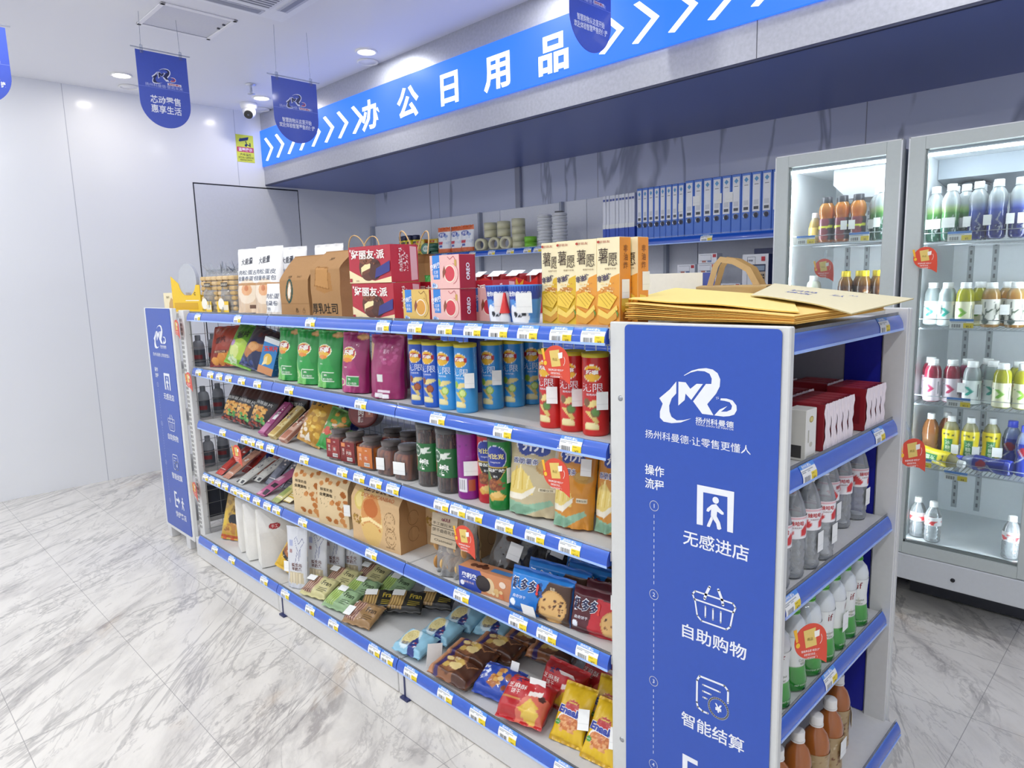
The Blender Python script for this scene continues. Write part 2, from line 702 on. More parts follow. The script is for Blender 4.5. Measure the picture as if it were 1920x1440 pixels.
# ---------------------------------------------------------------- room shell
XL, XR, YF, YB, ZC = -2.36, 6.6, -4.2, 2.9125, 3.204
YS, ZS0 = 1.673, 2.5436                      # canopy front and underside


def marble_floor():
    m, nt, b = node_mat('marble_tile_floor')
    N, Lk = nt.nodes, nt.links
    tc = N.new('ShaderNodeTexCoord')

    def mapped(rot, sx, sy):
        mp = N.new('ShaderNodeMapping')
        mp.inputs['Rotation'].default_value = (0, 0, -R(rot))
        Lk.new(tc.outputs['Object'], mp.inputs['Vector'])
        m2 = N.new('ShaderNodeMapping')
        m2.inputs['Scale'].default_value = (sx, sy, 1)
        Lk.new(mp.outputs[0], m2.inputs['Vector'])
        return m2.outputs[0]

    def noise(vec, sc, det=6, dist=0.0, rough=.6):
        n = N.new('ShaderNodeTexNoise')
        n.inputs['Scale'].default_value = sc
        n.inputs['Detail'].default_value = det
        n.inputs['Roughness'].default_value = rough
        n.inputs['Distortion'].default_value = dist
        Lk.new(vec, n.inputs['Vector'])
        return n.outputs['Fac']

    def ridge(f, mid, w):
        a = N.new('ShaderNodeMath'); a.operation = 'SUBTRACT'; a.inputs[1].default_value = mid
        Lk.new(f, a.inputs[0])
        c = N.new('ShaderNodeMath'); c.operation = 'ABSOLUTE'
        Lk.new(a.outputs[0], c.inputs[0])
        r = N.new('ShaderNodeMapRange'); r.interpolation_type = 'SMOOTHSTEP'
        r.inputs['From Max'].default_value = w
        r.inputs['To Min'].default_value = 1.0
        r.inputs['To Max'].default_value = 0.0
        Lk.new(c.outputs[0], r.inputs['Value'])
        return r.outputs[0]

    def mul(a, bb):
        q = N.new('ShaderNodeMath'); q.operation = 'MULTIPLY'
        Lk.new(a, q.inputs[0])
        if isinstance(bb, float):
            q.inputs[1].default_value = bb
        else:
            Lk.new(bb, q.inputs[1])
        return q.outputs[0]

    def step(f, lo, hi):
        r = N.new('ShaderNodeMapRange'); r.interpolation_type = 'SMOOTHSTEP'
        r.inputs['From Min'].default_value = lo
        r.inputs['From Max'].default_value = hi
        Lk.new(f, r.inputs['Value'])
        return r.outputs[0]

    def mixc(c0, c1, f):
        x = N.new('ShaderNodeMix'); x.data_type = 'RGBA'
        Lk.new(f, x.inputs[0])
        for k, c in ((6, c0), (7, c1)):
            if isinstance(c, str):
                x.inputs[k].default_value = (*H(c), 1)
            else:
                Lk.new(c, x.inputs[k])
        return x.outputs[2]
    v1 = mapped(128, .5, 1.5)
    v2 = mapped(140, .6, 1.7)
    band_ = step(noise(v1, 1.5, 4, .7), .5, .68)
    fine = ridge(noise(v2, 1.9, 8, 1.5, .64), .5, .02)
    fine2 = ridge(noise(v1, 4.2, 7, 1.0, .6), .48, .05)
    long_ = ridge(noise(mapped(120, .35, 1.1), 1.1, 7, 1.2, .62), .52, .016)
    cloud = noise(v2, 3.2, 9, .5, .72)
    base = mixc('#e4e0d8', '#d2cec7', step(cloud, .42, .7))
    base = mixc(base, '#a8a3a0', mul(mul(band_, step(cloud, .36, .62)), .6))
    base = mixc(base, '#918c8b', mul(fine2, mul(band_, .6)))
    base = mixc(base, '#8f8b89', mul(fine, .30))
    base = mixc(base, '#858180', mul(long_, .45))
    brown = step(noise(mapped(130, .6, 1.5), 1.5, 4, .5), .6, .76)
    base = mixc(base, '#c9a678', mul(brown, mul(step(cloud, .38, .58), .6)))
    # tile joints
    sp = N.new('ShaderNodeSeparateXYZ')
    Lk.new(tc.outputs['Object'], sp.inputs[0])

    def joint(out, off, size):
        a = N.new('ShaderNodeMath'); a.operation = 'ADD'; a.inputs[1].default_value = off
        Lk.new(out, a.inputs[0])
        p = N.new('ShaderNodeMath'); p.operation = 'PINGPONG'; p.inputs[1].default_value = size / 2
        Lk.new(a.outputs[0], p.inputs[0])
        r = N.new('ShaderNodeMath'); r.operation = 'LESS_THAN'; r.inputs[1].default_value = .0013
        Lk.new(p.outputs[0], r.inputs[0])
        return r.outputs[0]
    j = N.new('ShaderNodeMath'); j.operation = 'MAXIMUM'
    Lk.new(joint(sp.outputs['X'], -3.64 + 12, 1.2), j.inputs[0])
    Lk.new(joint(sp.outputs['Y'], .2 + 9.6, .48), j.inputs[1])
    base = mixc(base, '#8e8c89', mul(j.outputs[0], .7))
    Lk.new(base, b.inputs['Base Color'])
    b.inputs['Roughness'].default_value = .2
    return m


def slab_wall():
    """grey stone slabs with dark slanting veins and fine upright joints"""
    m, nt, b = node_mat('grey_stone_slabs')
    N, Lk = nt.nodes, nt.links
    tc = N.new('ShaderNodeTexCoord')
    mp = N.new('ShaderNodeMapping')
    mp.inputs['Rotation'].default_value = (0, R(-38), 0)
    mp.inputs['Scale'].default_value = (1.0, 1, .22)
    Lk.new(tc.outputs['Object'], mp.inputs['Vector'])
    n = N.new('ShaderNodeTexNoise')
    n.inputs['Scale'].default_value = 1.5
    n.inputs['Detail'].default_value = 5
    n.inputs['Distortion'].default_value = .5
    Lk.new(mp.outputs[0], n.inputs['Vector'])
    r = N.new('ShaderNodeValToRGB')
    r.color_ramp.elements[0].color = (*H('#ccd2e6'), 1)
    r.color_ramp.elements[0].position = .545
    r.color_ramp.elements[1].color = (*H('#ccd2e6'), 1)
    r.color_ramp.elements[1].position = .575
    e = r.color_ramp.elements.new(.56)
    e.color = (*H('#979db4'), 1)
    Lk.new(n.outputs['Fac'], r.inputs['Fac'])
    sp = N.new('ShaderNodeSeparateXYZ')
    Lk.new(tc.outputs['Object'], sp.inputs[0])
    a = N.new('ShaderNodeMath'); a.operation = 'ADD'; a.inputs[1].default_value = -.68 + 19.5
    Lk.new(sp.outputs['X'], a.inputs[0])
    p = N.new('ShaderNodeMath'); p.operation = 'PINGPONG'; p.inputs[1].default_value = .975
    Lk.new(a.outputs[0], p.inputs[0])
    l = N.new('ShaderNodeMath'); l.operation = 'LESS_THAN'; l.inputs[1].default_value = .003
    Lk.new(p.outputs[0], l.inputs[0])
    x = N.new('ShaderNodeMix'); x.data_type = 'RGBA'
    Lk.new(l.outputs[0], x.inputs[0])
    Lk.new(r.outputs['Color'], x.inputs[6])
    x.inputs[7].default_value = (*H('#8f93a2'), 1)
    Lk.new(x.outputs[2], b.inputs['Base Color'])
    b.inputs['Roughness'].default_value = .22
    return m


def brushed(name, col, rough):
    m, nt, b = node_mat(name)
    N, Lk = nt.nodes, nt.links
    tc = N.new('ShaderNodeTexCoord')
    n = N.new('ShaderNodeTexNoise')
    n.inputs['Scale'].default_value = 55
    n.inputs['Detail'].default_value = 5
    Lk.new(tc.outputs['Object'], n.inputs['Vector'])
    r = N.new('ShaderNodeMapRange')
    r.inputs['To Min'].default_value = .8
    r.inputs['To Max'].default_value = 1.2
    Lk.new(n.outputs['Fac'], r.inputs['Value'])
    s = N.new('ShaderNodeVectorMath'); s.operation = 'SCALE'
    s.inputs[0].default_value = H(col)
    Lk.new(r.outputs[0], s.inputs['Scale'])
    Lk.new(s.outputs[0], b.inputs['Base Color'])
    b.inputs['Roughness'].default_value = rough
    b.inputs['Metallic'].default_value = .35
    return m


def wall_paint(name, col, rough, coat=0.0):
    m, nt, b = node_mat(name)
    N, Lk = nt.nodes, nt.links
    n = N.new('ShaderNodeTexNoise')
    n.inputs['Scale'].default_value = 1.2
    r = N.new('ShaderNodeMapRange')
    r.inputs['To Min'].default_value = .985
    r.inputs['To Max'].default_value = 1.015
    Lk.new(n.outputs['Fac'], r.inputs['Value'])
    s = N.new('ShaderNodeVectorMath'); s.operation = 'SCALE'
    s.inputs[0].default_value = H(col)
    Lk.new(r.outputs[0], s.inputs['Scale'])
    Lk.new(s.outputs[0], b.inputs['Base Color'])
    b.inputs['Roughness'].default_value = rough
    b.inputs['Coat Weight'].default_value = coat
    b.inputs['Coat Roughness'].default_value = .16
    return m


MT['floor'] = marble_floor()
MT['slab'] = slab_wall()
MT['canopy'] = brushed('brushed_grey_panel', '#b2b4bd', .36)
MT['soffit'] = wall_paint('slate_blue_soffit', '#5869a8', .3)
MT['wall'] = wall_paint('white_wall_panel', '#eceef0', .45, .35)
MT['ceil'] = wall_paint('white_ceiling', '#ecedf2', .6, .12)

W1 = (1, 1, 1)
struct(MB().box(XL - .1, XR + .1, YF - .1, YB + .1, -.1, 0, W1, 'floor').obj('floor'))
struct(MB().box(XL - .1, XR + .1, YF - .1, YB + .1, ZC, ZC + .1, W1, 'ceil').obj('ceiling'))
struct(MB().box(XL - .1, XL, YF - .1, YB + .1, 0, ZC, W1, 'wall').obj('wall_left'))
struct(MB().box(XL, XR, YB, YB + .1, 0, ZC, W1, 'slab').obj('wall_back'))
struct(MB().box(XR, XR + .1, YF - .1, YB + .1, 0, ZC, W1, 'wall').obj('wall_right'))
struct(MB().box(XL, XR, YF - .1, YF, 0, ZC, W1, 'wall').obj('wall_front'))
# canopy over the wall shelves: brushed front, dark underside
mb = MB()
mb.box(XL, XR, YS, YB, ZS0 + .012, ZC, W1, 'canopy')
mb.box(XL, XR, YS + .02, YB, ZS0, ZS0 + .012, W1, 'soffit')
mb.box(XL, XR, YS + .001, YS + .02, ZS0, ZS0 + .012, '#22294a', 'metal')
for x in (2.56, 5.0):
    mb.box(x, x + .004, YS - .0006, YS + .001, ZS0 + .01, ZC, '#55575f', 'metal')
struct(mb.obj('trim_1'))
# upright seams of the left wall panels
mb = MB()
for y in (.06, 1.418):
    mb.box(XL, XL + .0012, y, y + .004, (0 if y < 1 else 2.52), ZC, '#b9bcc4', 'metal')
struct(mb.obj('trim_2'))
mb = MB()
mb.box(-.2, -.14, YB - .03, YB, 0, ZS0, '#9ea2b2', 'metal', .004)
struct(mb.obj('trim_3'))
# flush door in the left wall: dark gap around the leaf
mb = MB()
mb.box(XL, XL + .004, 1.004, 2.0, .02, 2.515, '#d9dce2', 'plastic')
mb.box(XL, XL + .002, .994, 1.004, 0, 2.525, '#2f3138', 'metal')
mb.box(XL, XL + .002, 2.0, 2.008, 0, 2.525, '#2f3138', 'metal')
mb.box(XL, XL + .002, .994, 2.008, 2.515, 2.527, '#17181c', 'metal')
struct(mb.obj('door_1'))

# ---------------------------------------------------------------- ceiling fittings
dl = {}


def downlight(x, y, label=None, warm=False, lit=True):
    t = empty('downlight', (x, y, ZC))
    for part, key in (('trim_ring', 'ring'), ('lens', 'lens' + str(lit))):
        if key not in dl:
            mb = MB()
            if key == 'ring':
                mb.lathe([(.075, -.001), (.078, -.008), (.07, -.012), (.06, -.009), (.06, -.001)], '#f4f4f2', 'plastic', 32, cap=False)
            else:
                mb.lathe([(.06, -.004), (.0595, -.006), (.002, -.0065)], '#fff6ea' if lit else '#f3f3f6', 'lamp' if lit else 'plastic', 28)
            dl[key] = mb.mesh(part)
        o = bpy.data.objects.new(part, dl[key])
        COL.objects.link(o)
        o.parent = t
    lab(t, label or 'round recessed ceiling downlight out of the picture', 'ceiling light', 'recessed ceiling downlights')
    if lit:
        l = bpy.data.lights.new('downlight_lamp', 'AREA')
        l.shape = 'DISK'
        l.size = .11
        l.energy = DOWNLIGHT_W * ((.42 if y > -1 else .9) if x < -1.5 else .6 if x < 0 and y > 1 else .6 if y > 0 else .8 if y > -1 else 1.35)
        l.color = (1.0, .93, .84) if warm else (.96, .98, 1.0)
        lo = bpy.data.objects.new('downlight_lamp', l)
        COL.objects.link(lo)
        lo.location = (0, 0, -.014)
        lo.parent = t
    return t


downlight(-1.838, .342, 'lit warm downlight in the ceiling left of the middle hanging sign', True)
downlight(-1.811, 1.432, 'lit downlight in the ceiling above the dome camera', True)
downlight(-.213, 1.451, 'lit downlight in the ceiling closest to the backlit sign letters')
for x in (-1.83, -.2, 1.4, 3.0, 4.6):
    for y in (1.45, .34, -.8, -1.95, -3.1):
        if not (x < 0 and y > 0) and not (x > 0 and x < 2 and y > 0 and False):
            downlight(x, y)
for x, y, l in ((-2.133, .482, 'pale unlit round cap in the ceiling behind the warm lit downlight'), (-2.176, 1.60, 'pale unlit round cap in the ceiling close to the canopy end'),
                (-.40, 1.585, 'pale unlit round cap in the ceiling beside the canopy, above the sign')):
    downlight(x, y, l, lit=False)['group'] = 'unlit ceiling caps'

# access hatch
t = empty('ceiling_hatch', (0, 0, ZC))
mb = MB()
hq = [(-.24, .097), (-.223, .542), (-.626, .527), (-.657, .099)]
x0, x1, y0, y1 = -.66, -.22, .095, .54
for a in ((x0, x0 + .028, y0, y1), (x1 - .028, x1, y0, y1), (x0, x1, y0, y0 + .028), (x0, x1, y1 - .028, y1)):
    mb.box(a[0], a[1], a[2], a[3], -.009, -.001, '#f0f0f4', 'plastic', .003)
mb.obj('frame', t)
mb = MB()
mb.box(x0 + .03, x1 - .03, y0 + .03, y1 - .03, -.004, -.001, '#d9dae2', 'paper')
for a in ((x0 + .028, x0 + .03, y0, y1), (x1 - .03, x1 - .028, y0, y1)):
    mb.box(a[0], a[1], y0 + .03, y1 - .03, -.006, -.001, '#8d8f98', 'plastic')
mb.obj('hatch_panel', t)
mb = MB()
for x in (-.42, -.34):
    mb.box(x, x + .012, y1 - .05, y1 - .035, -.012, -.004, '#4a4b50', 'metal')
mb.obj('latch', t)
lab(t, 'square white access hatch in the ceiling with a raised frame', 'ceiling hatch')

# ceiling air conditioner cassette
t = empty('air_conditioner', (.41, .30, ZC))
mb = MB()
mb.box(-.43, .43, -.45, .43, -.03, -.001, '#eceef4', 'plastic', .025)
mb.obj('fascia', t)
mb = MB()
mb.box(-.27, .27, -.27, .27, -.036, -.03, '#e0e2e9', 'plastic', .004)
for i in range(17):
    mb.box(-.25 + i * .0305, -.25 + i * .0305 + .016, -.25, .25, -.037, -.0362, '#787b86', 'plastic')
mb.obj('intake_grille', t)
for a in ((-.26, .26, .30, .37), (-.26, .26, -.39, -.32), (.31, .38, -.26, .26), (-.38, -.31, -.26, .26)):
    mb = MB()
    mb.box(*a, -.0335, -.03, '#c3c6d2', 'plastic', .003)
    mb.box(a[0] + .012, a[1] - .012, a[2] + .02, a[3] - .02, -.035, -.033, '#8e92a2', 'plastic')
    mb.obj('louvre', t)
lab(t, 'white ceiling cassette air conditioner with slotted grille', 'air conditioner')

# sprinkler
t = empty('sprinkler', (-1.483, 1.189, ZC))
MB().lathe([(.04, -.001), (.042, -.006), (.02, -.012)], '#d9dbe2', 'steel', 20).obj('escutcheon', t)
mb = MB().lathe([(.009, -.06), (.009, -.012)], '#c9ccd4', 'steel', 12)
mb.lathe([(.004, -.078), (.03, -.076), (.03, -.073), (.004, -.071)], '#c9ccd4', 'steel', 16)
for s in (-1, 1):
    mb.tube([(s * .009, 0, -.03), (s * .02, 0, -.05), (s * .006, 0, -.073)], .003, '#c9ccd4', 'steel')
mb.obj('head', t)
lab(t, 'small chrome fire sprinkler head under the ceiling', 'sprinkler')

# dome camera
t = empty('security_camera', (-2.06, 1.43, ZC))
t.scale = (.82, .82, .82)
MB().lathe([(.085, -.001), (.09, -.01), (.088, -.035), (.075, -.06)], '#f3f4f6', 'plastic', 32).obj('base', t)
mb = MB()
prof = [(.004 + .066 * math.sin(R(a)), -.085 - .07 * math.cos(R(a))) for a in range(0, 150, 10)]
mb.lathe(prof, '#eff0f3', 'plastic', 32)
mb.obj('housing', t)
mb = MB()
d = np.array((.62, -.45, -.64)); d /= np.linalg.norm(d)
pc = np.array((0, 0, -.085)) + d * .056
a = np.cross(d, (0, 0, 1)); a /= np.linalg.norm(a)
b_ = np.cross(d, a)
th = np.linspace(0, 2 * math.pi, 28, endpoint=False)
for q, (rr, k, c) in enumerate(((.046, .0, '#15171c'), (.046, .016, '#15171c'), (.030, .0175, '#0a0b0e'), (.012, .019, '#3c4250'))):
    ring = pc + d * k + rr * (np.cos(th)[:, None] * a + np.sin(th)[:, None] * b_)
    if q == 0:
        last = ring
        continue
    if q == 1:
        mb.grid(np.stack([last, ring]), c, 'gloss', True, wrap=True)
    mb.add(ring, [list(range(28))], c, 'gloss')
mb.obj('lens', t)
lab(t, 'white dome security camera under the ceiling by the canopy corner', 'security camera')

# yellow camera notice on the left wall
mb = MB()
mb.box(XL + .0006, XL + .003, 1.42, 1.587, 2.746, 2.991, '#dfe23a', 'film')
fn = plane((XL + .003, 1.42, 2.746), (0, 1, 0), (0, 0, 1), (1, 0, 0))
W, Hh = .167, .245
decal(mb, fn, W, Hh, [('r', 0.03, .37, .97, .55, '#c8325a'), ('p', [(.2, .74), (.68, .82), (.74, .94), (.28, .86)], '#1f2a55'), ('p', [(.2, .74), (.28, .86), (.24, .88), (.15, .77)], '#31406f'),
      ('s', [(.55, .78), (.6, .66), (.75, .62)], .05, '#20263c'), ('r', .76, .58, .82, .72, '#1c2238'), ('e', .55, .62, .07, .07, '#1f2a55')], 'film')
words(mb, fn, W, Hh, [('温馨提示', .5, .46, .12, '#f5e7ea', {'bold': .02, 'width': .8}), ('内有监控', .5, .28, .1, '#2b2d1c', {'width': .6}), ('您已进入监控区域', .5, .17, .07, '#2b2d1c', {'width': .86}), ('请规范自己的行为', .5, .08, .06, '#2b2d1c', {'width': .7})], 'film')
lab(mb.obj('camera_notice'), 'yellow notice with a camera picture and a red band on the left wall', 'notice')

# ---------------------------------------------------------------- backlit sign on the canopy
SZ0, SZ1 = 2.719, 3.042
t = empty('lightbox_sign', (0, YS, 0))
mb = MB()
mb.box(XL + .01, 5.6, -.018, 0, SZ0, SZ1, H('#1f6aff'), 'backlit', 0)
mb.obj('panel', t)
fn = plane((0, -.0185, 0), (1, 0, 0), (0, 0, 1), (0, -1, 0))
mb = MB()
MT['letters'] = emit_mat('white_backlit_acrylic', 2.2)
for i in range(8):
    x = -2.262 + i * .2145
    MB().prism([(x, 2.956), (x + .035, 2.963), (x + .158, 2.858), (x + .035, 2.756), (x, 2.763), (x + .112, 2.858)], fn, .004, H('#ffffff'), 'letters').obj('arrow_mark', t)
for i in range(12):
    x = 1.69 + i * .215
    MB().prism([(x, 2.962), (x + .035, 2.969), (x + .152, 2.868), (x + .025, 2.770), (x - .01, 2.777), (x + .108, 2.868)], fn, .004, H('#ffffff'), 'letters').obj('arrow_mark', t)
for ch, x in zip('办公日用品', (-.495, -.03, .43, .885, 1.352)):
    mb = MB()
    text(mb, fn, ch, x, 2.858, .205, '#ffffff', bold=.028, off=.004, mat='letters', sq=1.14)
    mb.obj('character', t)
lab(t, 'long blue backlit sign with white characters and arrows along the canopy', 'sign')

# ---------------------------------------------------------------- logo and instruction board art (metres, origin top centre)
LOGO = {'C': [(-0.053, -0.137), (-0.072, -0.159), (-0.102, -0.184), (-0.092, -0.197), (-0.1, -0.218), (-0.1, -0.234), (-0.089, -0.243), (-0.066, -0.244), (-0.04, -0.239), (-0.01, -0.225), (-0.032, -0.232), (-0.051, -0.235), (-0.066, -0.228), (-0.072, -0.215), (-0.073, -0.2), (-0.066, -0.181), (-0.053, -0.167)],
        'M': [(-0.047, -0.137), (-0.027, -0.137), (-0.014, -0.152), (0.003, -0.138), (0.02, -0.137), (-0.011, -0.179), (-0.027, -0.165), (-0.029, -0.181), (-0.047, -0.197)],
        'R': [(0.028, -0.136), (0.042, -0.135), (0.043, -0.122), (0.037, -0.111), (0.024, -0.106), (0.005, -0.106), (-0.014, -0.112), (-0.031, -0.121), (-0.032, -0.12), (-0.011, -0.107), (0.008, -0.101), (0.028, -0.098), (0.045, -0.1), (0.058, -0.108), (0.065, -0.122), (0.064, -0.139), (0.055, -0.157), (0.032, -0.185), (0.049, -0.21), (0.019, -0.21), (-0.006, -0.182)],
        'D': [(0.067, -0.167), (0.082, -0.166), (0.097, -0.169), (0.107, -0.18), (0.108, -0.191), (0.102, -0.202), (0.09, -0.207), (0.075, -0.21), (0.051, -0.21), (0.065, -0.194), (0.084, -0.184), (0.075, -0.193), (0.068, -0.199), (0.083, -0.197), (0.094, -0.191), (0.096, -0.182), (0.09, -0.174), (0.077, -0.172), (0.066, -0.172)]}
MAN = [(0.048, -0.432), (0.06, -0.428), (0.067, -0.435), (0.08, -0.445), (0.08, -0.45), (0.075, -0.451), (0.063, -0.446), (0.062, -0.458), (0.071, -0.472), (0.075, -0.487), (0.069, -0.491), (0.064, -0.49), (0.061, -0.477), (0.046, -0.46), (0.047, -0.444), (0.04, -0.452), (0.034, -0.451), (0.036, -0.444)]
LEG = [(0.047, -0.461), (0.053, -0.466), (0.044, -0.49), (0.036, -0.49), (0.037, -0.485)]


def poly(mb, fn, P, c, off=.0008, mat='sign', dx=0, dz=0, k=1.0):
    P = np.array(P) * k
    mb.add(fn(P[:, 0] + dx, P[:, 1] + dz, off), [list(range(len(P)))], c, mat)


def stroke(mb, fn, P, w, c, off=.0008, mat='sign', close=False):
    P = [np.array(p) for p in P] + ([np.array(P[0])] if close else [])
    for a, b in zip(P[:-1], P[1:]):
        d = (b - a) / (np.hypot(*(b - a)) + 1e-9)
        n = np.array([-d[1], d[0]]) * w / 2
        poly(mb, fn, [a + n, b + n, b - n, a - n], c, off, mat)
    for p in P:
        poly(mb, fn, ell(p[0], p[1], w / 2, w / 2, 10), c, off, mat)


def logo(mb, fn, c, dx, dz, k, off=.0008, mat='sign', cols=None):
    for q, (n, P) in enumerate(LOGO.items()):
        poly(mb, fn, P, (cols or {}).get(n, c), off, mat, dx, dz, k)
    for x, z in ((.056, -.166), (.061, -.168), (.060, -.165), (.057, -.1695)):
        poly(mb, fn, ell(x, z, .0013, .0013, 4), c, off, mat, dx, dz, k)


def board_art(mb, fn):
    c = '#e9ecf2'
    logo(mb, fn, c, 0, 0, 1)
    text(mb, fn, '扬州科曼德', .051, -.227, .015, c, .012, width=.1, mat='sign')
    text(mb, fn, 'YANG ZHOU KE MAN DE', .0515, -.238, .006, c, 0, width=.099, mat='sign')
    text(mb, fn, '扬州科曼德·让零售更懂人', 0, -.281, .0215, c, .002, width=.289, mat='sign')
    text(mb, fn, '操作', -.116, -.376, .027, c, .014, mat='sign', width=.058)
    text(mb, fn, '流程', -.116, -.413, .027, c, .014, mat='sign', width=.058)
    for i, z in enumerate((-.471, -.717, -.967, -1.217)):
        stroke(mb, fn, ell(-.1165, z, .0132, .0135, 26), .0016, c, close=True)
        text(mb, fn, str(i + 1), -.1165, z, .0145, c, .01, mat='sign')
        if i < 3:
            for k in range(12):
                z0 = z - .024 - k * .0167
                poly(mb, fn, [(-.1173, z0), (-.1157, z0), (-.1157, z0 - .009), (-.1173, z0 - .009)], c)
    for t, z in (('无感进店', -.533), ('自助购物', -.785), ('智能结算', -1.033), ('快捷离店', -1.283)):
        text(mb, fn, t, .058, z, .038, c, .012, width=.176, mat='sign')
    poly(mb, fn, [(.008, -.389), (.106, -.388), (.105, -.49), (.09, -.49), (.089, -.404), (.025, -.405), (.025, -.49), (.008, -.491)], c)
    for dx, dz in ((0, 0), (.05, -.745)):
        poly(mb, fn, MAN, c, dx=dx, dz=dz)
        poly(mb, fn, LEG, c, dx=dx, dz=dz)
        poly(mb, fn, ell(.0585, -.4185, .0085, .0085), c, dx=dx, dz=dz)
    w = .0042
    stroke(mb, fn, [(0.006, -.692), (.013, -.732), (.025, -.742), (.093, -.741), (.103, -.731), (.11, -.69)], w, c)
    for x in (.0355, .0565, .0775):
        stroke(mb, fn, [(x, -.7), (x, -.728)], w, c)
    stroke(mb, fn, [(-.001, -.678), (.004, -.69), (.111, -.69), (.116, -.677), (.109, -.668), (.006, -.668)], w, c, close=True)
    stroke(mb, fn, [(.046, -.645), (.036, -.668), (.033, -.68)], .007, c)
    stroke(mb, fn, [(.07, -.645), (.08, -.668), (.083, -.68)], .007, c)
    stroke(mb, fn, [(.047, -.987), (.032, -.988), (.018, -.982), (.015, -.97), (.015, -.908), (.022, -.894), (.091, -.892), (.101, -.901), (.101, -.934)], .0052, c)
    for a in ((.032, .079, -.914), (.032, .054, -.9315), (.033, .043, -.948)):
        stroke(mb, fn, [(a[0], a[2]), (a[1], a[2])], .0045, c)
    stroke(mb, fn, ell(.0755, -.9605, .0265, .0265, 30), .0052, c, close=True)
    text(mb, fn, '¥', .0755, -.9605, .027, c, .03, mat='sign')
    poly(mb, fn, [(-.025, -1.136), (.02, -1.136), (.02, -1.15), (-.01, -1.15), (-.01, -1.225), (.02, -1.225), (.02, -1.239), (-.025, -1.239)], c)
    poly(mb, fn, [(.0, -1.18), (.035, -1.18), (.035, -1.163), (.064, -1.188), (.035, -1.213), (.035, -1.196), (.0, -1.196)], c)


def board(parent, x, y, z):
    """blue instruction board, origin at the middle of its top edge"""
    mb = MB()
    w, h, r = .209, 1.385, .012
    pts = []
    for cx, cz, a in ((w - r, -r, 0), (-w + r, -r, 90), (-w + r, -h + r, 180), (w - r, -h + r, 270)):
        pts += [(cx + r * math.cos(R(a + k * 22.5)), cz + r * math.sin(R(a + k * 22.5))) for k in range(5)]
    fn = plane((0, 0, 0), (1, 0, 0), (0, 0, 1), (0, -1, 0))
    mb.prism(pts, fn, .003, '#264fb0', 'sign')
    board_art(mb, plane((0, -.003, 0), (1, 0, 0), (0, 0, 1), (0, -1, 0)))
    o = mb.obj('instruction_board', parent)
    o.location = (x, y, z)
    return o


# ---------------------------------------------------------------- hanging signs
def hanging_sign(x, y, z1, w, h, lines, label, yaw=0):
    t = empty('hanging_sign', (x, y, z1))
    t.rotation_euler = (0, 0, R(90 + yaw))       # board faces +X
    mb = MB()
    fn = plane((0, 0, 0), (1, 0, 0), (0, 0, 1), (0, -1, 0))
    pts = [(-w / 2, -.012), (w / 2, -.012)] [::-1] + ell(0, -h + w / 2, w / 2, w / 2, 25, 180, 360)
    mb.prism(pts, fn, .003, '#4157b8', 'sign')
    f2 = plane((0, -.003, 0), (1, 0, 0), (0, 0, 1), (0, -1, 0))
    poly(mb, f2, [(-w / 2 + .001, -h * .485), (w / 2 - .001, -h * .485), (w / 2 - .001, -h * .49), (-w / 2 + .001, -h * .49)], '#7d8ce0', .0005)
    logo(mb, f2, '#e3e6f4', 0, -.03, .66, .0006)
    for n, P in LOGO.items():
        Pn = np.array(P)
        c = Pn.mean(0)
        poly(mb, f2, (Pn - c) * .78 + c, '#1d2350' if n != 'D' else '#b23a56', .0011, 'sign', 0, -.03, .66)
    poly(mb, f2, [(.02, -.175), (.1, -.175), (.1, -.189), (.02, -.189)], '#eceef6', .0006)
    text(mb, f2, '扬州科曼德', .06, -.182, .011, '#b23a56', .02, width=.07, off=.0012, mat='sign')
    text(mb, f2, '扬州科曼德·智启未来', 0, -h * .455, .019, '#b9c2ee', 0, width=w * .74, off=.0008, mat='sign')
    for s, zz, hh, ww in lines:
        text(mb, f2, s, 0, -h * zz, hh, '#eef0f8', .015, width=w * ww, off=.0008, mat='sign')
    mb.obj('board', t)
    MB().tube([(-w * .58, 0, 0), (w * .58, 0, 0)], .004, '#c7ccd8', 'steel', 8).obj('rod', t)
    for s in (-1, 1):
        mb = MB()
        mb.box(s * w * .38 - .009, s * w * .38 + .009, -.007, .007, -.03, .018, '#e8ecf4', 'clear', .003)
        mb.obj('clip', t)
        MB().tube([(s * w * .38, 0, .015), (s * w * .36, 0, ZC - z1 - .001)], .0012, '#9aa0b0', 'steel', 5).obj('hanging_wire', t)
    lab(t, label, 'hanging sign', 'blue hanging signs')
    return t


A2 = [('芯动零售', .64, .045, .6), ('惠享生活', .76, .045, .6)]
A3 = [('智慧购物从这里开始', .66, .028, .66), ('欢迎体验智慧零售的便捷', .74, .028, .8)]
hanging_sign(-.45, .15, 3.0, .29, .44, A2, 'blue round-bottomed hanging sign with two bold lines, below the ceiling hatch')
hanging_sign(-.15, .845, 2.905, .31, .40, A3, 'blue round-bottomed hanging sign in front of the arrows of the backlit sign')
hanging_sign(-.5, -.76, 2.99, .30, .41, A3, 'blue hanging sign cut off by the left edge of the picture')
hanging_sign(1.95, 1.24, 3.05, .31, .41, A3, 'blue hanging sign cut off by the top edge, beside the last character')


# ---------------------------------------------------------------- price strips and tags
SH = [1.455, 1.1396, .828, .515]             # lip tops of the four upper shelves
TOP = {0: 1.452, 1: 1.1366, 2: .825, 3: .512, 4: .1385}
LIP_H = .042


def lip_curve(t, off=0.0, k=1.0):
    """profile of the price strip: t 0 top .. 1 bottom, out of the shelf front (-y)"""
    t = np.asarray(t, float)
    y = -.013 * t - .005 * np.sin(math.pi * np.clip(t, 0, 1))
    z = -LIP_H * t * k
    return y - off, z


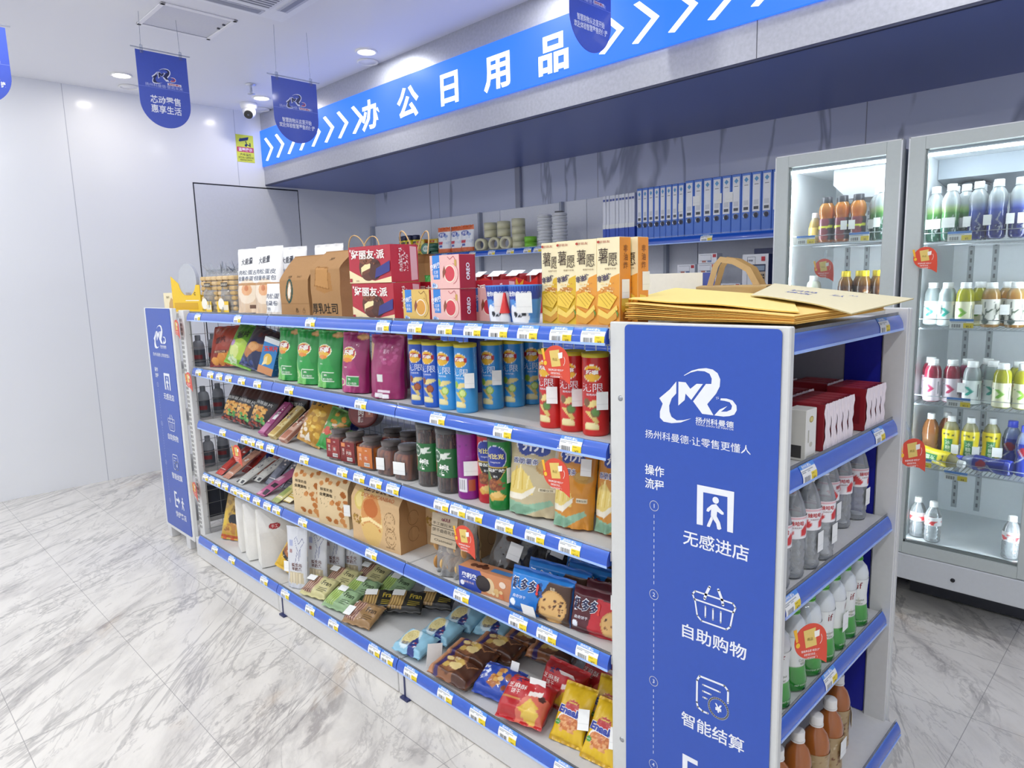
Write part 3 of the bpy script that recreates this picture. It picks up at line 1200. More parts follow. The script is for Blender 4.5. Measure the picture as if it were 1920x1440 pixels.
def price_strip(parent, x0, x1, y, z, back=.004):
    o = None
    mb = MB()
    t = np.linspace(0, 1, 9)
    yy, zz = lip_curve(t)
    P = np.array([[(x, a, b) for a, b in zip(yy, zz)] for x in (x0 + .002, x1 - .002)])
    C = np.repeat(np.array([H('#1f58c6') if 0 < i < 8 else H('#4a80e0') for i in range(9)])[None], 2, 0)
    mb.grid(P, C, 'gloss')
    Q = P.copy()
    Q[..., 1] = back + .002
    mb.grid(Q, '#2f5fc9', 'plastic')
    for e in (0, 1):
        mb.add(np.concatenate([P[e], Q[e][::-1]]), [list(range(18))], '#1d3f9c', 'plastic')
    # clear guard lip standing up behind the top edge, and the clear hem below
    mb.box(x0 + .002, x1 - .002, .001, .002, 0, .009, '#eef3fb', 'clear')
    yb, zb = lip_curve(1.0)
    mb.box(x0 + .002, x1 - .002, float(yb) - .002, float(yb), float(zb) - .003, float(zb) + .004, '#9fc0ff', 'gloss')
    o = mb.obj('price_strip', parent)
    o.location = (0, y, z)
    return o


_tags = {}


def price_tag(strip, x, price):
    k = price
    if k not in _tags:
        W, Hh = .082, .050
        rr = random.Random(price)
        mb = MB()
        lay = [('r', 0, .78, 1, 1, '#4f8fe0'), ('r', 0, 0, 1, .78, '#f4f4f0'), ('r', .6, 0, 1, .52, '#f0d52a'), ('r', .03, .70, .8, .735, '#8e949c'), ('r', .03, .6, .3, .635, '#777d86'), ('r', .4, .6, .58, .63, '#9aa0a8'), ('r', .64, .43, .8, .46, '#8a7a20')]
        u = .12
        while u < .5:
            w = rr.choice((.012, .02, .03))
            lay.append(('r', u, .06, u + w, .42, '#26282c'))
            u += w + rr.choice((.012, .018))
        V, U = np.meshgrid(np.linspace(0, 1, 28), np.linspace(0, 1, 74), indexing='ij')

        def fn(uu, vv, off=0.0):
            t = 1.07 - np.asarray(vv) / Hh * 1.1
            a, b = lip_curve(t, .0012 + np.asarray(off))
            return np.stack([np.asarray(uu) - W / 2 + 0 * a, a, b], -1)
        mb.grid(fn(U * W, V * Hh), paint(U, V, W, Hh, '#f4f4f0', lay), 'carton')
        text(mb, fn, '¥' + price, .8 * W, .17 * Hh, .0125, '#7a6410', .01, off=.0004)
        text(mb, fn, '扬州科曼德', .45 * W, .89 * Hh, .007, '#eaf1fb', .02, off=.0004, width=.05)
        _tags[k] = mb.mesh('price_tag')
    o = bpy.data.objects.new('price_tag', _tags[k])
    COL.objects.link(o)
    o.parent = strip
    o.location = (x, 0, 0)
    return o


# ---------------------------------------------------------------- main gondola
gon = empty('gondola_shelf', (0, 0, 0))
lab(gon, 'long white double-sided supermarket gondola with blue price strips and wire back', 'shelf')
WHITE, GREY = '#d2d2d0', '#c4c4c4'
XE = 2.985
for i, z in enumerate(SH):
    dep = .40
    for k in range(3):
        mb = MB()
        x0, x1 = k + .003, min(k + .997, XE)
        mb.box(x0, x1, .004, dep if i else .405, z - .03, z - .003, WHITE, 'metal', .002)
        for q in range(12 if i else 0):
            mb.box(x0 + .03 + q * .08, x0 + .06 + q * .08, .36, .395, z - .0032, z - .0028, '#b5b5b5', 'metal')
        mb.obj('shelf', gon)
        mb = MB()
        mb.box(x0, x1, .425, .81, z - .03, z - .003, WHITE, 'metal', .002)
        mb.obj('shelf', gon)
strips = {}
for i, z in enumerate(SH):
    for k in range(3):
        strips[i, k] = price_strip(gon, k + .0, min(k + 1.0, XE), 0, z)
for k in range(3):
    x0, x1 = k + .003, min(k + .997, XE)
    mb = MB()
    mb.box(x0, x1, -.054, .40, .115, .1375, '#d2d2d0', 'metal', .002)
    mb.obj('base_deck', gon)
    strips[4, k] = price_strip(gon, k, min(k + 1.0, XE), -.058, .1413)
    mb = MB()
    mb.box(x0, x1, -.066, -.05, .004, .115, '#d6d5d3', 'metal', .003)
    mb.obj('kick_plate', gon)
    if k:
        mb = MB()
        mb.box(k + .04, k + .048, -.069, -.06, 0, .1, '#28305e', 'metal')
        mb.box(k + .03, k + .075, -.082, -.06, 0, .008, '#28305e', 'metal')
        mb.obj('joint_foot', gon)
for x in (.03, 1., 2., 2.94):
    mb = MB()
    mb.box(x - .03, x + .03, .385, .43, .0, 1.44, '#1c2f8c', 'metal', .004)
    mb.obj('upright_post', gon)
# wire back and wire side
mb = MB()
for i in range(60):
    x = .025 + i * .05
    if x < XE:
        mb.box(x - .0014, x + .0014, .4, .4028, .14, 1.43, '#b9bcc0', 'steel')
for i in range(26):
    z = .16 + i * .05
    mb.box(.0, XE, .4028, .4054, z - .0014, z + .0014, '#b9bcc0', 'steel')
mb.obj('wire_back_panel', gon)
mb = MB()
for i in range(10):
    y = .01 + i * .08
    mb.box(-.0214, -.0186, y - .0014, y + .0014, .14, 1.43, '#b9bcc0', 'steel')
for i in range(17):
    z = .16 + i * .078
    mb.box(-.0186, -.016, .0, .8, z - .0014, z + .0014, '#b9bcc0', 'steel')
mb.obj('wire_side_panel', gon)
# slotted end upright
mb = MB()
mb.box(-.1, -.028, -.02, .02, .10, 1.47, '#dcdcda', 'metal', .003)
for i in range(48):
    z = .16 + i * .0265
    for x in (-.083, -.064):
        mb.box(x - .0035, x + .0035, -.0206, -.019, z, z + .016, '#2b2b2d', 'metal')
mb.obj('slotted_upright', gon)
mb = MB()
mb.box(-.07, .0, -.06, .0, .0, .115, '#d4d4d2', 'metal', .004)
mb.obj('foot', gon)

# tag places along the strips, in metres from the left end of the run
TAGX = {
    0: [(0.16, '6'), (0.68, '6'), (1.41, '9.5'), (1.95, '12'), (2.145, '3.5'), (2.31, '8.5'), (2.45, '8.5'), (2.57, '5.5'), (2.695, '8'), (2.825, '8'), (2.96, '8')],
    1: [(0.095, '5'), (0.265, '5'), (0.385, '5'), (0.505, '5'), (0.665, '5'), (0.845, '5'), (1.17, '6'), (1.765, '6'), (2.25, '7'), (2.575, '7'), (2.855, '7')],
    2: [(0.36, '6'), (0.635, '5'), (0.72, '5'), (0.815, '5'), (0.93, '6'), (1.265, '5'), (1.59, '12'), (1.72, '12'), (1.84, '12'), (1.96, '9'), (2.25, '8'), (2.34, '6'), (2.425, '6'), (2.57, '10'), (2.705, '10'), (2.845, '10')],
    3: [(0.045, '5'), (0.135, '5'), (0.225, '5'), (0.325, '5'), (0.44, '5'), (0.52, '5'), (0.6, '5'), (0.72, '5'), (0.84, '5'), (0.94, '5'), (1.205, '9'), (1.775, '9'), (2.34, '12'), (2.62, '8.5'), (2.745, '7.5'), (2.905, '7')],
    4: [(0.24, '6'), (0.47, '8'), (0.86, '7'), (1.085, '6'), (1.325, '5'), (1.53, '5'), (1.845, '5'), (1.935, '5'), (2.09, '3.5'), (2.295, '3.5'), (2.47, '5'), (2.615, '5'), (2.86, '5')],
}
for i, row in TAGX.items():
    for x, p in row:
        k = min(2, max(0, int(x)))
        x = min(max(x, k + .045), min(k + 1, XE) - .045)
        price_tag(strips[i, k], x, p)


# ---------------------------------------------------------------- end units
def end_strip(parent, y0, y1, x, z):
    """price strip that runs along y and faces +x"""
    s = price_strip(parent, y0, y1, 0, 0)
    s.location = (x, 0, z)
    s.rotation_euler = (0, 0, R(90))
    return s


end = empty('end_cap_shelf', (3.0, 0, 0))
lab(end, 'white end shelf unit with a blue instruction board on its near side panel', 'shelf')
X0, X1, YD = .0, .476, .80
mb = MB()
mb.box(-.012, X1, .0, .022, .0, 1.4735, '#d2d3d0', 'metal', .003)
for z in (.27, .98 + .29):
    mb.lathe([(.008, -.003), (.008, .0), (.004, .0015)], '#a9acb0', 'steel', 14)
    P = mb.V
    for arr in P[-3:]:
        arr[:] = np.stack([arr[:, 0] + .0225, -arr[:, 2], arr[:, 1] + z], -1)
mb.obj('side_panel', end)
board(end, .249, -.001, 1.468)
mb = MB()
mb.box(.0, X1 + .01, YD + .012, YD + .034, .0, 1.475, '#d2d3d0', 'metal', .003)
mb.box(.42, X1 + .008, YD - .005, YD + .012, .12, 1.475, '#d6d6d4', 'metal', .002)
mb.obj('side_panel', end)
mb = MB()
mb.box(.307, .414, YD + .002, YD + .0118, .14, 1.44, '#181f9a', 'metal', .002)
mb.obj('blue_post', end)
mb = MB()
mb.box(.005, .02, .022, YD + .012, .0, 1.44, '#a5a5ad', 'metal')
mb.box(.02, .307, YD + .004, YD + .0118, .14, 1.44, '#9a9aa4', 'metal')
mb.obj('back_panel', end)
ES = [1.455, 1.137, .8295, .513]
estr = []
for z in ES:
    mb = MB()
    mb.box(.02, .456, .023, YD - .006, z - .03, z - .003, '#dcdcda', 'metal', .002)
    mb.obj('shelf', end)
    estr.append(end_strip(end, .024, YD - .002, .460, z))
mb = MB()
mb.box(.02, .512, .023, YD + .01, .11, .1385, '#e0e0de', 'metal', .003)
mb.box(.44, .51, .023, YD + .01, .0, .11, '#d0d0ce', 'metal')
mb.obj('base_deck', end)
estr.append(end_strip(end, .024, YD + .02, .514, .1413))
for s, y, p in ((0, .59, '12'), (1, .10, '3'), (1, .60, '25'), (3, .30, '8'), (2, .03, '2')):
    price_tag(estr[s], y + .04, p)

lend = empty('end_cap_shelf', (-.3365, 0, 0))
lab(lend, 'white end shelf unit at the far end with a blue instruction board seen edgewise', 'shelf')
mb = MB()
mb.box(-.245, .235, -.057, -.03, .07, 1.482, '#dedfdd', 'metal', .003)
mb.obj('side_panel', lend)
board(lend, 0, -.0575, 1.48)
mb = MB()
mb.box(-.245, .235, YD, YD + .025, .0, 1.48, '#dedfdd', 'metal', .003)
mb.obj('side_panel', lend)
for x in (.09, -.23):
    mb = MB()
    mb.box(x, x + .06, -.056, .0, 0, .075, '#d6d6d6', 'metal', .003)
    mb.obj('leg', lend)
for z in (1.455, 1.13, .82, .51, .2):
    mb = MB()
    mb.box(-.235, .225, -.03, YD, z - .03, z - .003, '#d6d6d4', 'metal')
    mb.obj('shelf', lend)


# ---------------------------------------------------------------- red hang tags on clear arms
def hang_tag(x, y, z, yaw, label, arm=(0, .022, .09), tilt=0, k=1.0):
    t = empty('hang_tag', (x, y, z))
    t.rotation_euler = (R(tilt), 0, R(yaw))
    if 'ht' not in _cache:
        mb = MB()
        fn = plane((0, 0, 0), (1, 0, 0), (0, 0, 1), (0, -1, 0))
        r = .045
        pts = ell(0, 0, r, r * 1.0, 30, 10, 275)
        pts = [(r, -.0)] + pts[1:] + [(.026, -.050), (.047, -.064), (.047, -.03)]
        mb.prism(pts, fn, .0012, '#d9482f', 'sign')
        f2 = plane((0, -.0012, 0), (1, 0, 0), (0, 0, 1), (0, -1, 0))
        f3 = plane((0, .0002, 0), (-1, 0, 0), (0, 0, 1), (0, 1, 0))
        bar = [(-.05, .034), (-.041, .036), (-.0355, .004), (-.041, .002)]
        mb.prism(bar, plane((0, -.0013, 0), (1, 0, 0), (0, 0, 1), (0, -1, 0)), .0008, '#f0b52a', 'sign')
        mb.prism(ell(-.036, -.006, .0055, .0065, 14), plane((0, -.0013, 0), (1, 0, 0), (0, 0, 1), (0, -1, 0)), .0008, '#f0c02f', 'sign')
        poly(mb, f2, [(-.022, .029), (.012, .034), (.012, .018), (.017, -.012), (-.014, -.016), (-.018, .006)], '#e2c46a', .0006)
        poly(mb, f2, [(.008, .024), (.023, .027), (.023, .011), (.01, .008)], '#f3efe6', .001)
        stroke(mb, f2, [(.028, .014), (.031, .006), (.03, -.003), (.026, -.01)], .0012, '#f3efe6', .0006)
        text(mb, f2, '商品', -.003, .006, .008, '#8f7a30', off=.001, mat='sign')
        for i, s in enumerate(('智能商品里“绑定CP”', '拆散我们的话…', '小心无法买单哦!')):
            text(mb, f2, s, .0, -.024 - i * .0095, .0062, '#f6e9e4', .01, off=.0006, mat='sign', width=(.052, .036, .04)[i])
        _cache['ht'] = mb.mesh('card')
    o = bpy.data.objects.new('card', _cache['ht'])
    COL.objects.link(o)
    o.parent = t
    o.scale = (k, k, k)
    mb = MB()
    pts = [(0, .0015, .036), (arm[0] * .3, arm[1] * .4, arm[2] * .75), (arm[0] * .7, arm[1] * .8, arm[2]), arm]
    P = np.array([[(p[0] - .006, p[1], p[2]), (p[0] + .006, p[1], p[2])] for p in pts])
    mb.grid(P, '#eaf0f6', 'clear', True)
    mb.obj('clear_arm', t)
    lab(t, label, 'hang tag', 'red anti-theft reminder hang tags')
    return t


hang_tag(2.836, -.045, 1.362, 6, 'red hang tag in front of the red crisp cans on the second level', (0, .022, .078))
hang_tag(2.828, -.045, 1.037, 6, 'red hang tag in front of the orange chip pouches on the third level', (0, .022, .078))
hang_tag(2.41, -.045, .735, 6, 'red hang tag in front of the clear cookie bag on the fourth level', (0, .022, .078))
hang_tag(-.075, -.045, 1.372, -4, 'red hang tag on the white end frame beside the far board logo', (0, .022, .066))
hang_tag(.03, -.045, 1.075, 0, 'red hang tag at the left end of the second price strip', (0, .022, .066))
hang_tag(.61, -.045, .738, 4, 'red hang tag above the flat packets on the fourth level', (0, .022, .072))
hang_tag(-.045, -.045, .412, -6, 'red hang tag at the left end of the fourth price strip', (0, .022, .072))
hang_tag(3.505, .10, .715, 60, 'red hang tag in front of the coconut water bottles', (0, .022, .078))
hang_tag(3.505, .845, 1.03, 55, 'red hang tag sticking out at the far side of the end shelf', (0, .05, .09))

# ---------------------------------------------------------------- display fridges


def fridge(x0, label, topshelf, shelves, evaporator):
    w, y0, y1, zb, zt = .556, 1.88, 2.60, .185, 2.14
    t = empty('display_fridge', (x0, y0, 0))
    lab(t, label, 'fridge')
    fw, ft = .064, .055
    IN = '#e6ebee'
    mb = MB()                                    # carcass with open front
    D = y1 - y0
    mb.box(.0, .035, .05, D, zb + .005, 2.105, '#aab0bb', 'metal')
    mb.box(w - .035, w, .05, D, zb + .005, 2.105, '#aab0bb', 'metal')
    mb.box(.035, w - .035, D - .04, D, zb, 2.1, '#aab0bb', 'metal')
    mb.box(.035, w - .035, .05, D - .04, 2.075, 2.105, '#aab0bb', 'metal')
    mb.box(.035, w - .035, .05, D - .04, zb + .005, .335, '#cfd4d8', 'metal')
    for a in ((.035, .0375, .055, D - .04, .335, 2.075), (w - .0375, w - .035, .055, D - .04, .335, 2.075), (.035, w - .035, D - .0425, D - .04, .335, 2.075), (.035, w - .035, .055, D - .04, 2.0725, 2.075), (.035, w - .035, .055, D - .04, .335, .3375)):
        mb.box(*a, IN, 'plastic')
    mb.obj('cabinet', t)
    mb = MB()
    mb.box(.0, w, .0, .05, zb, .305, '#ccd0d3', 'metal', .004)
    mb.lathe([(.009, -.0), (.009, .003), (.002, .004)], '#1a1b1f', 'plastic', 14)
    for arr in mb.V[-3:]:
        arr[:] = np.stack([arr[:, 0] + .27, -arr[:, 2], arr[:, 1] + .235], -1)
    mb.obj('plinth', t)
    mb = MB()
    mb.box(.03, w - .03, .30, D - .03, .012, zb + .004, '#3a3c44', 'metal')  # dark block added to stand in for the shadow under the fridge
    mb.obj('compressor_base', t)
    for x in (.06, w - .06):
        for y in (.34, D - .1):
            MB().lathe([(.02, 0), (.02, .01), (.012, .012), (.012, .013)], '#3b3d42', 'plastic', 12, o=(x, y, 0)).obj('foot', t)
    mb = MB()                                    # door frame
    z0, z1 = .308, zt
    C = '#bcc4c2'
    for a in ((0, fw, z0, z1), (w - fw, w, z0, z1)):
        mb.box(a[0], a[1], .0, .045, a[2], a[3], C, 'metal', .003)
    mb.box(fw - .001, w - fw + .001, .0005, .0445, z0, z0 + .05, C, 'metal')
    mb.box(fw - .001, w - fw + .001, .0005, .0445, z1 - ft, z1, C, 'metal')
    for a in ((-.0012, .0045, z0, z1), (w - .0045, w + .0012, z0, z1)):
        mb.box(a[0], a[1], -.001, .046, a[2], a[3], '#d8dcde', 'metal')
    mb.box(0, w, -.001, .046, z1 - .004, z1 + .001, '#d8dcde', 'metal')
    mb.box(fw, w - fw, .012, .03, z0 + .05, z0 + .062, '#77807f', 'plastic')
    mb.box(fw, fw + .006, .012, .03, z0 + .05, z1 - ft, '#8f9998', 'plastic')
    door = mb.obj('door', t)
    mb = MB()
    mb.box(fw + .001, w - fw - .001, .016, .022, z0 + .05, z1 - ft, '#f6fafa', 'glass')
    mb.obj('glass_pane', door)
    for x in (.045, w - .053):                    # light strips
        mb = MB()
        mb.box(x, x + .008, .075, .09, .36, 2.03, '#f4f8ff', 'led')
        mb.obj('light_strip', t)
    mb = MB()
    mb.box(.06, w - .06, .07, .095, 2.064, 2.072, '#f4f8ff', 'led')
    mb.obj('light_strip', t)
    for x in (.10, .20, w - .12):
        mb = MB()
        mb.box(x, x + .025, D - .047, D - .0425, .36, 1.95, '#a3aaad', 'metal')
        for q in range(40):
            mb.box(x + .008, x + .017, D - .0475, D - .047, .38 + q * .0385, .40 + q * .0385, '#565b5f', 'metal')
        mb.obj('shelf_rail', t)
    for z in shelves:
        mb = MB()
        ya, yb_ = .085, D - .06
        for q in range(28):
            x = .045 + q * (w - .09) / 27
            mb.box(x - .0015, x + .0015, ya, yb_, z - .006, z - .003, '#c9cfd3', 'steel')
        for y in (ya, (ya + yb_) / 2, yb_):
            mb.box(.04, w - .04, y - .003, y + .003, z - .012, z - .006, '#c9cfd3', 'steel')
        mb.tube([(.045, ya, z - .005), (.046, ya - .004, z + .028), (.056, ya - .004, z + .033), (w - .056, ya - .004, z + .033), (w - .046, ya - .004, z + .028), (w - .045, ya, z - .005)], .0026, '#c9cfd3', 'steel')
        mb.obj('wire_shelf', t)
    if evaporator:
        mb = MB()
        mb.prism([(.14, 2.03), (.14, 2.072), (.5, 2.072), (.5, 1.93), (.3, 1.93)][::-1] if False else [(.20, 2.0), (.20, 2.072), (.515, 2.072), (.515, 1.93), (.27, 1.93)], plane((.0, .20, 0), (1, 0, 0), (0, 0, 1), (0, 1, 0)), .40, '#a8abb0', 'metal')
    else:
        mb = MB()
        mb.prism([(.3, 2.072), (.3, 1.985), (.66, 1.93), (.66, 2.072)], plane((.04, 0, 0), (0, 1, 0), (0, 0, 1), (1, 0, 0)), w - .08, '#9aa3ab', 'metal')
    ev = mb.obj('evaporator_cover', t)
    if not evaporator:
        mb = MB()
        th = np.linspace(0, 2 * math.pi, 33)
        s = -.055 / .36

        def fp(px, py):
            return (px, .42 + py, 1.985 + s * (.12 + py) - .006)
        mb.add([fp(.16 + .062 * math.cos(a), .062 * math.sin(a)) for a in th[:-1]], [list(range(32))], '#2a2e36', 'plastic')
        for r in (.012, .022, .032, .042, .052, .062):
            mb.tube([np.array(fp(.16 + r * math.cos(a), r * math.sin(a))) - (0, 0, .004) for a in th], .0016, '#8b9097', 'steel', 5)
        for a in (35, 125, 215, 305):
            mb.tube([np.array(fp(.16, 0)) - (0, 0, .006), np.array(fp(.16 + .085 * math.cos(R(a)), .085 * math.sin(R(a)))) - (0, 0, .004)], .002, '#cfd4d8', 'steel', 5)
        mb.obj('fan_guard', t)
    return t


fr1 = fridge(2.572, 'left glass-door drinks fridge, next to the blue binders', 1.727, (1.727, 1.385, 1.03, .70), True)
fr2 = fridge(3.154, 'right glass-door drinks fridge with five levels of coloured drinks', 1.705, (1.705, 1.335, .995, .705), False)


def shelf_card(x, y, z, price, label):
    W, Hh = .088, .04
    mb = MB()
    mb.box(-W / 2, W / 2, 0, .0012, 0, Hh, '#f4f4f0', 'carton')
    fn = plane((-W / 2, 0, 0), (1, 0, 0), (0, 0, 1), (0, -1, 0))
    lay = [('r', 0, .74, 1, 1, '#4f86d0'), ('r', .58, .04, 1, .56, '#f0d52a'), ('r', .05, .62, .7, .67, '#8e949c')]
    lay += [('r', .1 + i * .035, .08, .1 + i * .035 + (.012 if i % 3 else .022), .44, '#26282c') for i in range(11)]
    decal(mb, fn, W, Hh, lay)
    text(mb, fn, '¥' + price, .8 * W, .2 * Hh, .011, '#7a6410', .01, off=.002)
    return lab(place(mb.obj('price_card'), x, y, z), label, 'price card', 'price cards on the fridge shelves')


YC = 1.951
shelf_card(2.70, YC, 1.722, '6.5', 'price card at the left of the left fridge top shelf')
shelf_card(2.945, YC, 1.722, '5', 'price card at the right of the left fridge top shelf')
shelf_card(3.345, YC, 1.70, '5', 'price card on the top shelf of the right fridge, below the blue bottles')
shelf_card(3.374, YC, 1.332, '5.5', 'price card on the second shelf of the right fridge, below the yellow bottle')
shelf_card(3.383, YC, .992, '5.5', 'price card on the third shelf of the right fridge, below the clear bottle')
shelf_card(3.253, YC, .702, '4', 'price card on the fourth shelf of the right fridge, below the lying yellow bottle')
shelf_card(3.392, YC, .664, '4', 'price card hanging lowest in the right fridge, under the lying blue bottle')
hang_tag(2.789, 1.958, 1.604, 0, 'red hang tag under the top shelf of the left fridge', (.0, .03, .085))
hang_tag(3.245, 1.86, 1.635, 0, 'red hang tag on the glass door of the right fridge', (.0, .018, .05))

# ---------------------------------------------------------------- shelf unit on the back wall
wal = empty('wall_shelf', (0, 2.5, 0))
lab(wal, 'grey wall shelf unit with blue price strips behind the gondola', 'shelf')
mb = MB()
for k in range(5):
    x0 = -2.34 + k * .98
    mb.box(x0 + .002, x0 + .977, .37, .39, .1, 2.2, '#eceef4', 'metal', .002)
mb.obj('back_panel', wal)
wz = (1.836, 1.47, 1.1, .75, .4)
WB = [(-2.34, -1.60), (-1.60, -.62), (-.62, .36), (.36, 1.34), (1.34, 2.52)]
for q, z in enumerate(wz):
    for a, b in WB:
        mb = MB()
        mb.box(a + .002, b - .002, .003, .37, z - .028, z - .003, '#c9cdd6', 'metal', .002)
        mb.obj('shelf', wal)
        s = price_strip(wal, a, b, 0, z)
        if q == 0:
            for x in {-1.60: (-1.09, -.72), -.62: (-.34, -.1, .12, .33), .36: (.42,), 1.34: (1.86,)}.get(a, ()):
                price_tag(s, max(a + .05, min(x, b - .05)), '10')
        if q == 1 and a > 1:
            for x in (1.75, 1.95, 2.2):
                price_tag(s, x, '15')
for a in (-2.34, -.62, .36, 1.34, 2.52):
    mb = MB()
    mb.box(a - .012, a + .012, .33, .37, .0, 2.2, '#aab0bd', 'metal')
    mb.obj('upright', wal)
mb = MB()
mb.box(-2.34, 2.52, .0, .39, .0, .37, '#c9cdd6', 'metal')
mb.obj('base', wal)


# ================================================================ goods on top of the gondola
Z0, Z1, Z2, Z3, Z4 = (TOP[i] for i in range(5))
BROWN, KRAFT = '#5a3a20', '#b08a5c'

o = carton('snack_carton', .16, .115, .06, '#efe3bd', ([('p', [(.3, 0), (.75, 0), (.7, .5), (.5, .75), (.35, .45)], '#c9a46a')], [('饼干', .3, .75, .14, '#5c4a2a')]))
lab(place(o, -.545, .10, 1.4525, 14), 'small cream carton on the far end unit, left of the yellow display box', 'carton')
t = empty('display_box')
mb = MB()
W_ = .31
pts = [(-W_ / 2, 0), (W_ / 2, 0), (W_ / 2, .16)] + ell(.02, .19, .098, .098, 14, 342, 192) + [(-W_ / 2, .215)]
mb.prism(pts, plane((0, 0, 0), (1, 0, 0), (0, 0, 1), (0, 1, 0)), .004, '#f0c61c', 'carton')
mb.box(-W_ / 2, W_ / 2, .004, .12, 0, .1, '#e9bd14', 'carton')
f = plane((-W_ / 2, -.0004, 0), (1, 0, 0), (0, 0, 1), (0, -1, 0))
decal(mb, f, W_, .215, [('r', .06, .06, .9, .25, '#d8a80c'), ('r', .48, .30, .95, .325, '#fbf3d8')])
words(mb, f, W_, .215, [('菠萝蜜', .6, .50, .08, '#8a6a10'), ('C', .82, .50, .11, '#5c4a16', {'bold': .04})])
mb.obj('tray', t)
mb = MB()
mb.prism(ell(.02, .19, .098, .098, 36), plane((0, .006, 0), (1, 0, 0), (0, 0, 1), (0, 1, 0)), .02, '#b9bcc2', 'carton')
mb.obj('round_header', t)
lab(place(t, -.29, .10, 1.4525, 10), 'yellow display box with a grey round header at the far end of the top shelf', 'box')
# clear bags of crispbread cubes
for i, (x, y) in enumerate(((.04, .16), (.25, .17))):
    t = empty('crispbread_bag')
    mb = MB()
    for r in range(7):
        for q in range(3):
            mb.box(-.078 + q * .052, -.03 + q * .052, -.055, .055, .012 + r * .028, .036 + r * .028, random.Random(r * 3 + q + i).choice(('#d3b584', '#c8a873', '#dcc094')), 'paper', .006)
    mb.obj('crispbread', t)
    o = bag('wrapper', .19, .245, .135, '#e9ecee', (), (), stand=True, mat='wrap', parent=t, wr=2.4, seed=11 + i)
    mb = MB()
    rr = random.Random(i)
    for k in range(16):
        a = rr.uniform(-.08, .08)
        mb.add([(a, rr.uniform(-.03, .03), .215), (a + rr.uniform(.01, .03), rr.uniform(-.03, .03), .225), (a + rr.uniform(-.03, .04), rr.uniform(-.05, .05), rr.uniform(.255, .295))], [(0, 1, 2)], '#eef2f6', 'wrap')
    mb.obj('gathered_top', t)
    mb = MB()
    decal(mb, plane((-.085, -.0705, .0), (1, 0, 0), (0, 0, 1), (0, -1, 0)), .17, .2, [('r', .4, .72, .75, .84, '#3b2f28'), ('r', .1, .02, .72, .32, '#f0c838'), ('e', .34, .25, .16, .19, '#f4f0e2'), ('r', .44, .08, .7, .22, '#e8e0c8')])
    words(mb, plane((-.085, -.0715, .0), (1, 0, 0), (0, 0, 1), (0, -1, 0)), .17, .2, [('谷物脆片', .575, .78, .07, '#f3ead2'), ('粗粮饼', .3, .08, .05, '#5c4418')])
    mb.obj('label', t)
    lab(place(t, x, y, Z0, 12), ('clear bag of toasted bread squares beside the yellow display box', 'clear bag of toasted bread squares beside the first white pouch')[i], 'bread bag', 'clear bags of crispbread')
# white roll pouches
POUCH = [('r', 0, 0, 1, .42, '#d9bfa0'), ('e', .5, .33, .36, .30, '#e9d8c0'), ('e', .5, .36, .2, .15, '#e0a878'), ('e', .5, .38, .09, .07, '#c87a48'), ('r', 0, .42, 1, .46, '#b88a58'), ('r', .62, .06, .9, .12, '#6b4a34'), ('p', [(0, 0), (.12, 0), (.2, .2), (0, .36)], '#cdb294')]
PTX = [('大能量', .42, .80, .1, '#2c3040', {'bold': .015, 'rot': 6, 'width': .42}), ('肉松蛋皮', .5, .625, .075, '#2c3a5c', {'width': .72}), ('能量卷蛋包', .5, .53, .07, '#2c3a5c', {'width': .76})]
for i, (x, y, yaw, l) in enumerate(((.545, .135, 16, 'white standing roll pouch beside the clear crispbread bags'), (.775, .12, 12, 'tallest white standing roll pouch, in front of its row'),
                                    (.755, .255, 14, 'white standing roll pouch behind the tallest one'), (1.02, .31, 10, 'white standing roll pouch behind the first brown bread bag'))):
    if i == 0:
        pouch = bag('roll_pouch', .215, .335, .085, '#eeeeec', POUCH, PTX, stand=True, mat='film', seed=4)
    o = again(pouch)
    lab(place(o, x, y, Z0, yaw, 4), l, 'pouch', 'white roll pouches')
o = bag('roll_pouch', .12, .15, .06, '#f0f0ee', [('r', 0, 0, 1, .1, '#e0d8cc')], [('肉松蛋', .5, .6, .17, '#2c3a5c', {'width': .8}), ('能量卷', .5, .38, .15, '#2c3a5c', {'width': .8}), ('蛋包', .4, .2, .1, '#55586a')], stand=True, seed=9)
lab(place(o, .955, .06, Z0, 12, 3), 'small white roll pouch between the tall pouch and the first brown bread bag', 'pouch')
# brown toast bags
o = gable('toast_bag', .235, .275, .15, '#a98258', [('e', .36, .42, .13, .24, '#31504a'), ('r', .26, .32, .46, .52, '#31504a'), ('e', .36, .42, .075, .19, '#a98258'), ('e', .36, .42, .05, .155, '#e6dccb'), ('r', .0, .205, 1, .212, '#94704a')],
          [('7ÄM', .35, .655, .055, '#4a3a28', {'rot': 3}), ('TOAST', .68, .65, .04, '#6f5538'), ('♨', .6, .1, .07, '#6f5538'), ('☕', .82, .1, .08, '#6f5538')], h1=.6, fold=.008, lean_top=.02)
lab(place(o, 1.135, .14, Z0, 4), 'brown kraft bread bag with a dark green oval print', 'bread bag')
o = gable('toast_bag', .225, .285, .15, '#a98258', [('p', [(.2, .42), (.5, .36), (.78, .40), (.72, .66), (.3, .7)], '#a87a48'), ('p', [(.15, .48), (.66, .42), (.62, .74), (.2, .76)], '#b98a55'), ('s', [(.15, .48), (.66, .42), (.62, .74), (.2, .76), (.15, .48)], .02, '#8f6436')],
          [('7ÄM', .5, .88, .05, '#4a3a28', {'rot': 3}), ('厚乳吐司', .45, .13, .16, '#2e2a24', {'width': .86, 'bold': .01})], h1=.72, fold=.008, lean_top=.02)
lab(place(o, 1.40, .15, Z0, 3), 'brown kraft bread bag with large dark characters, partly behind the red pie boxes', 'bread bag')
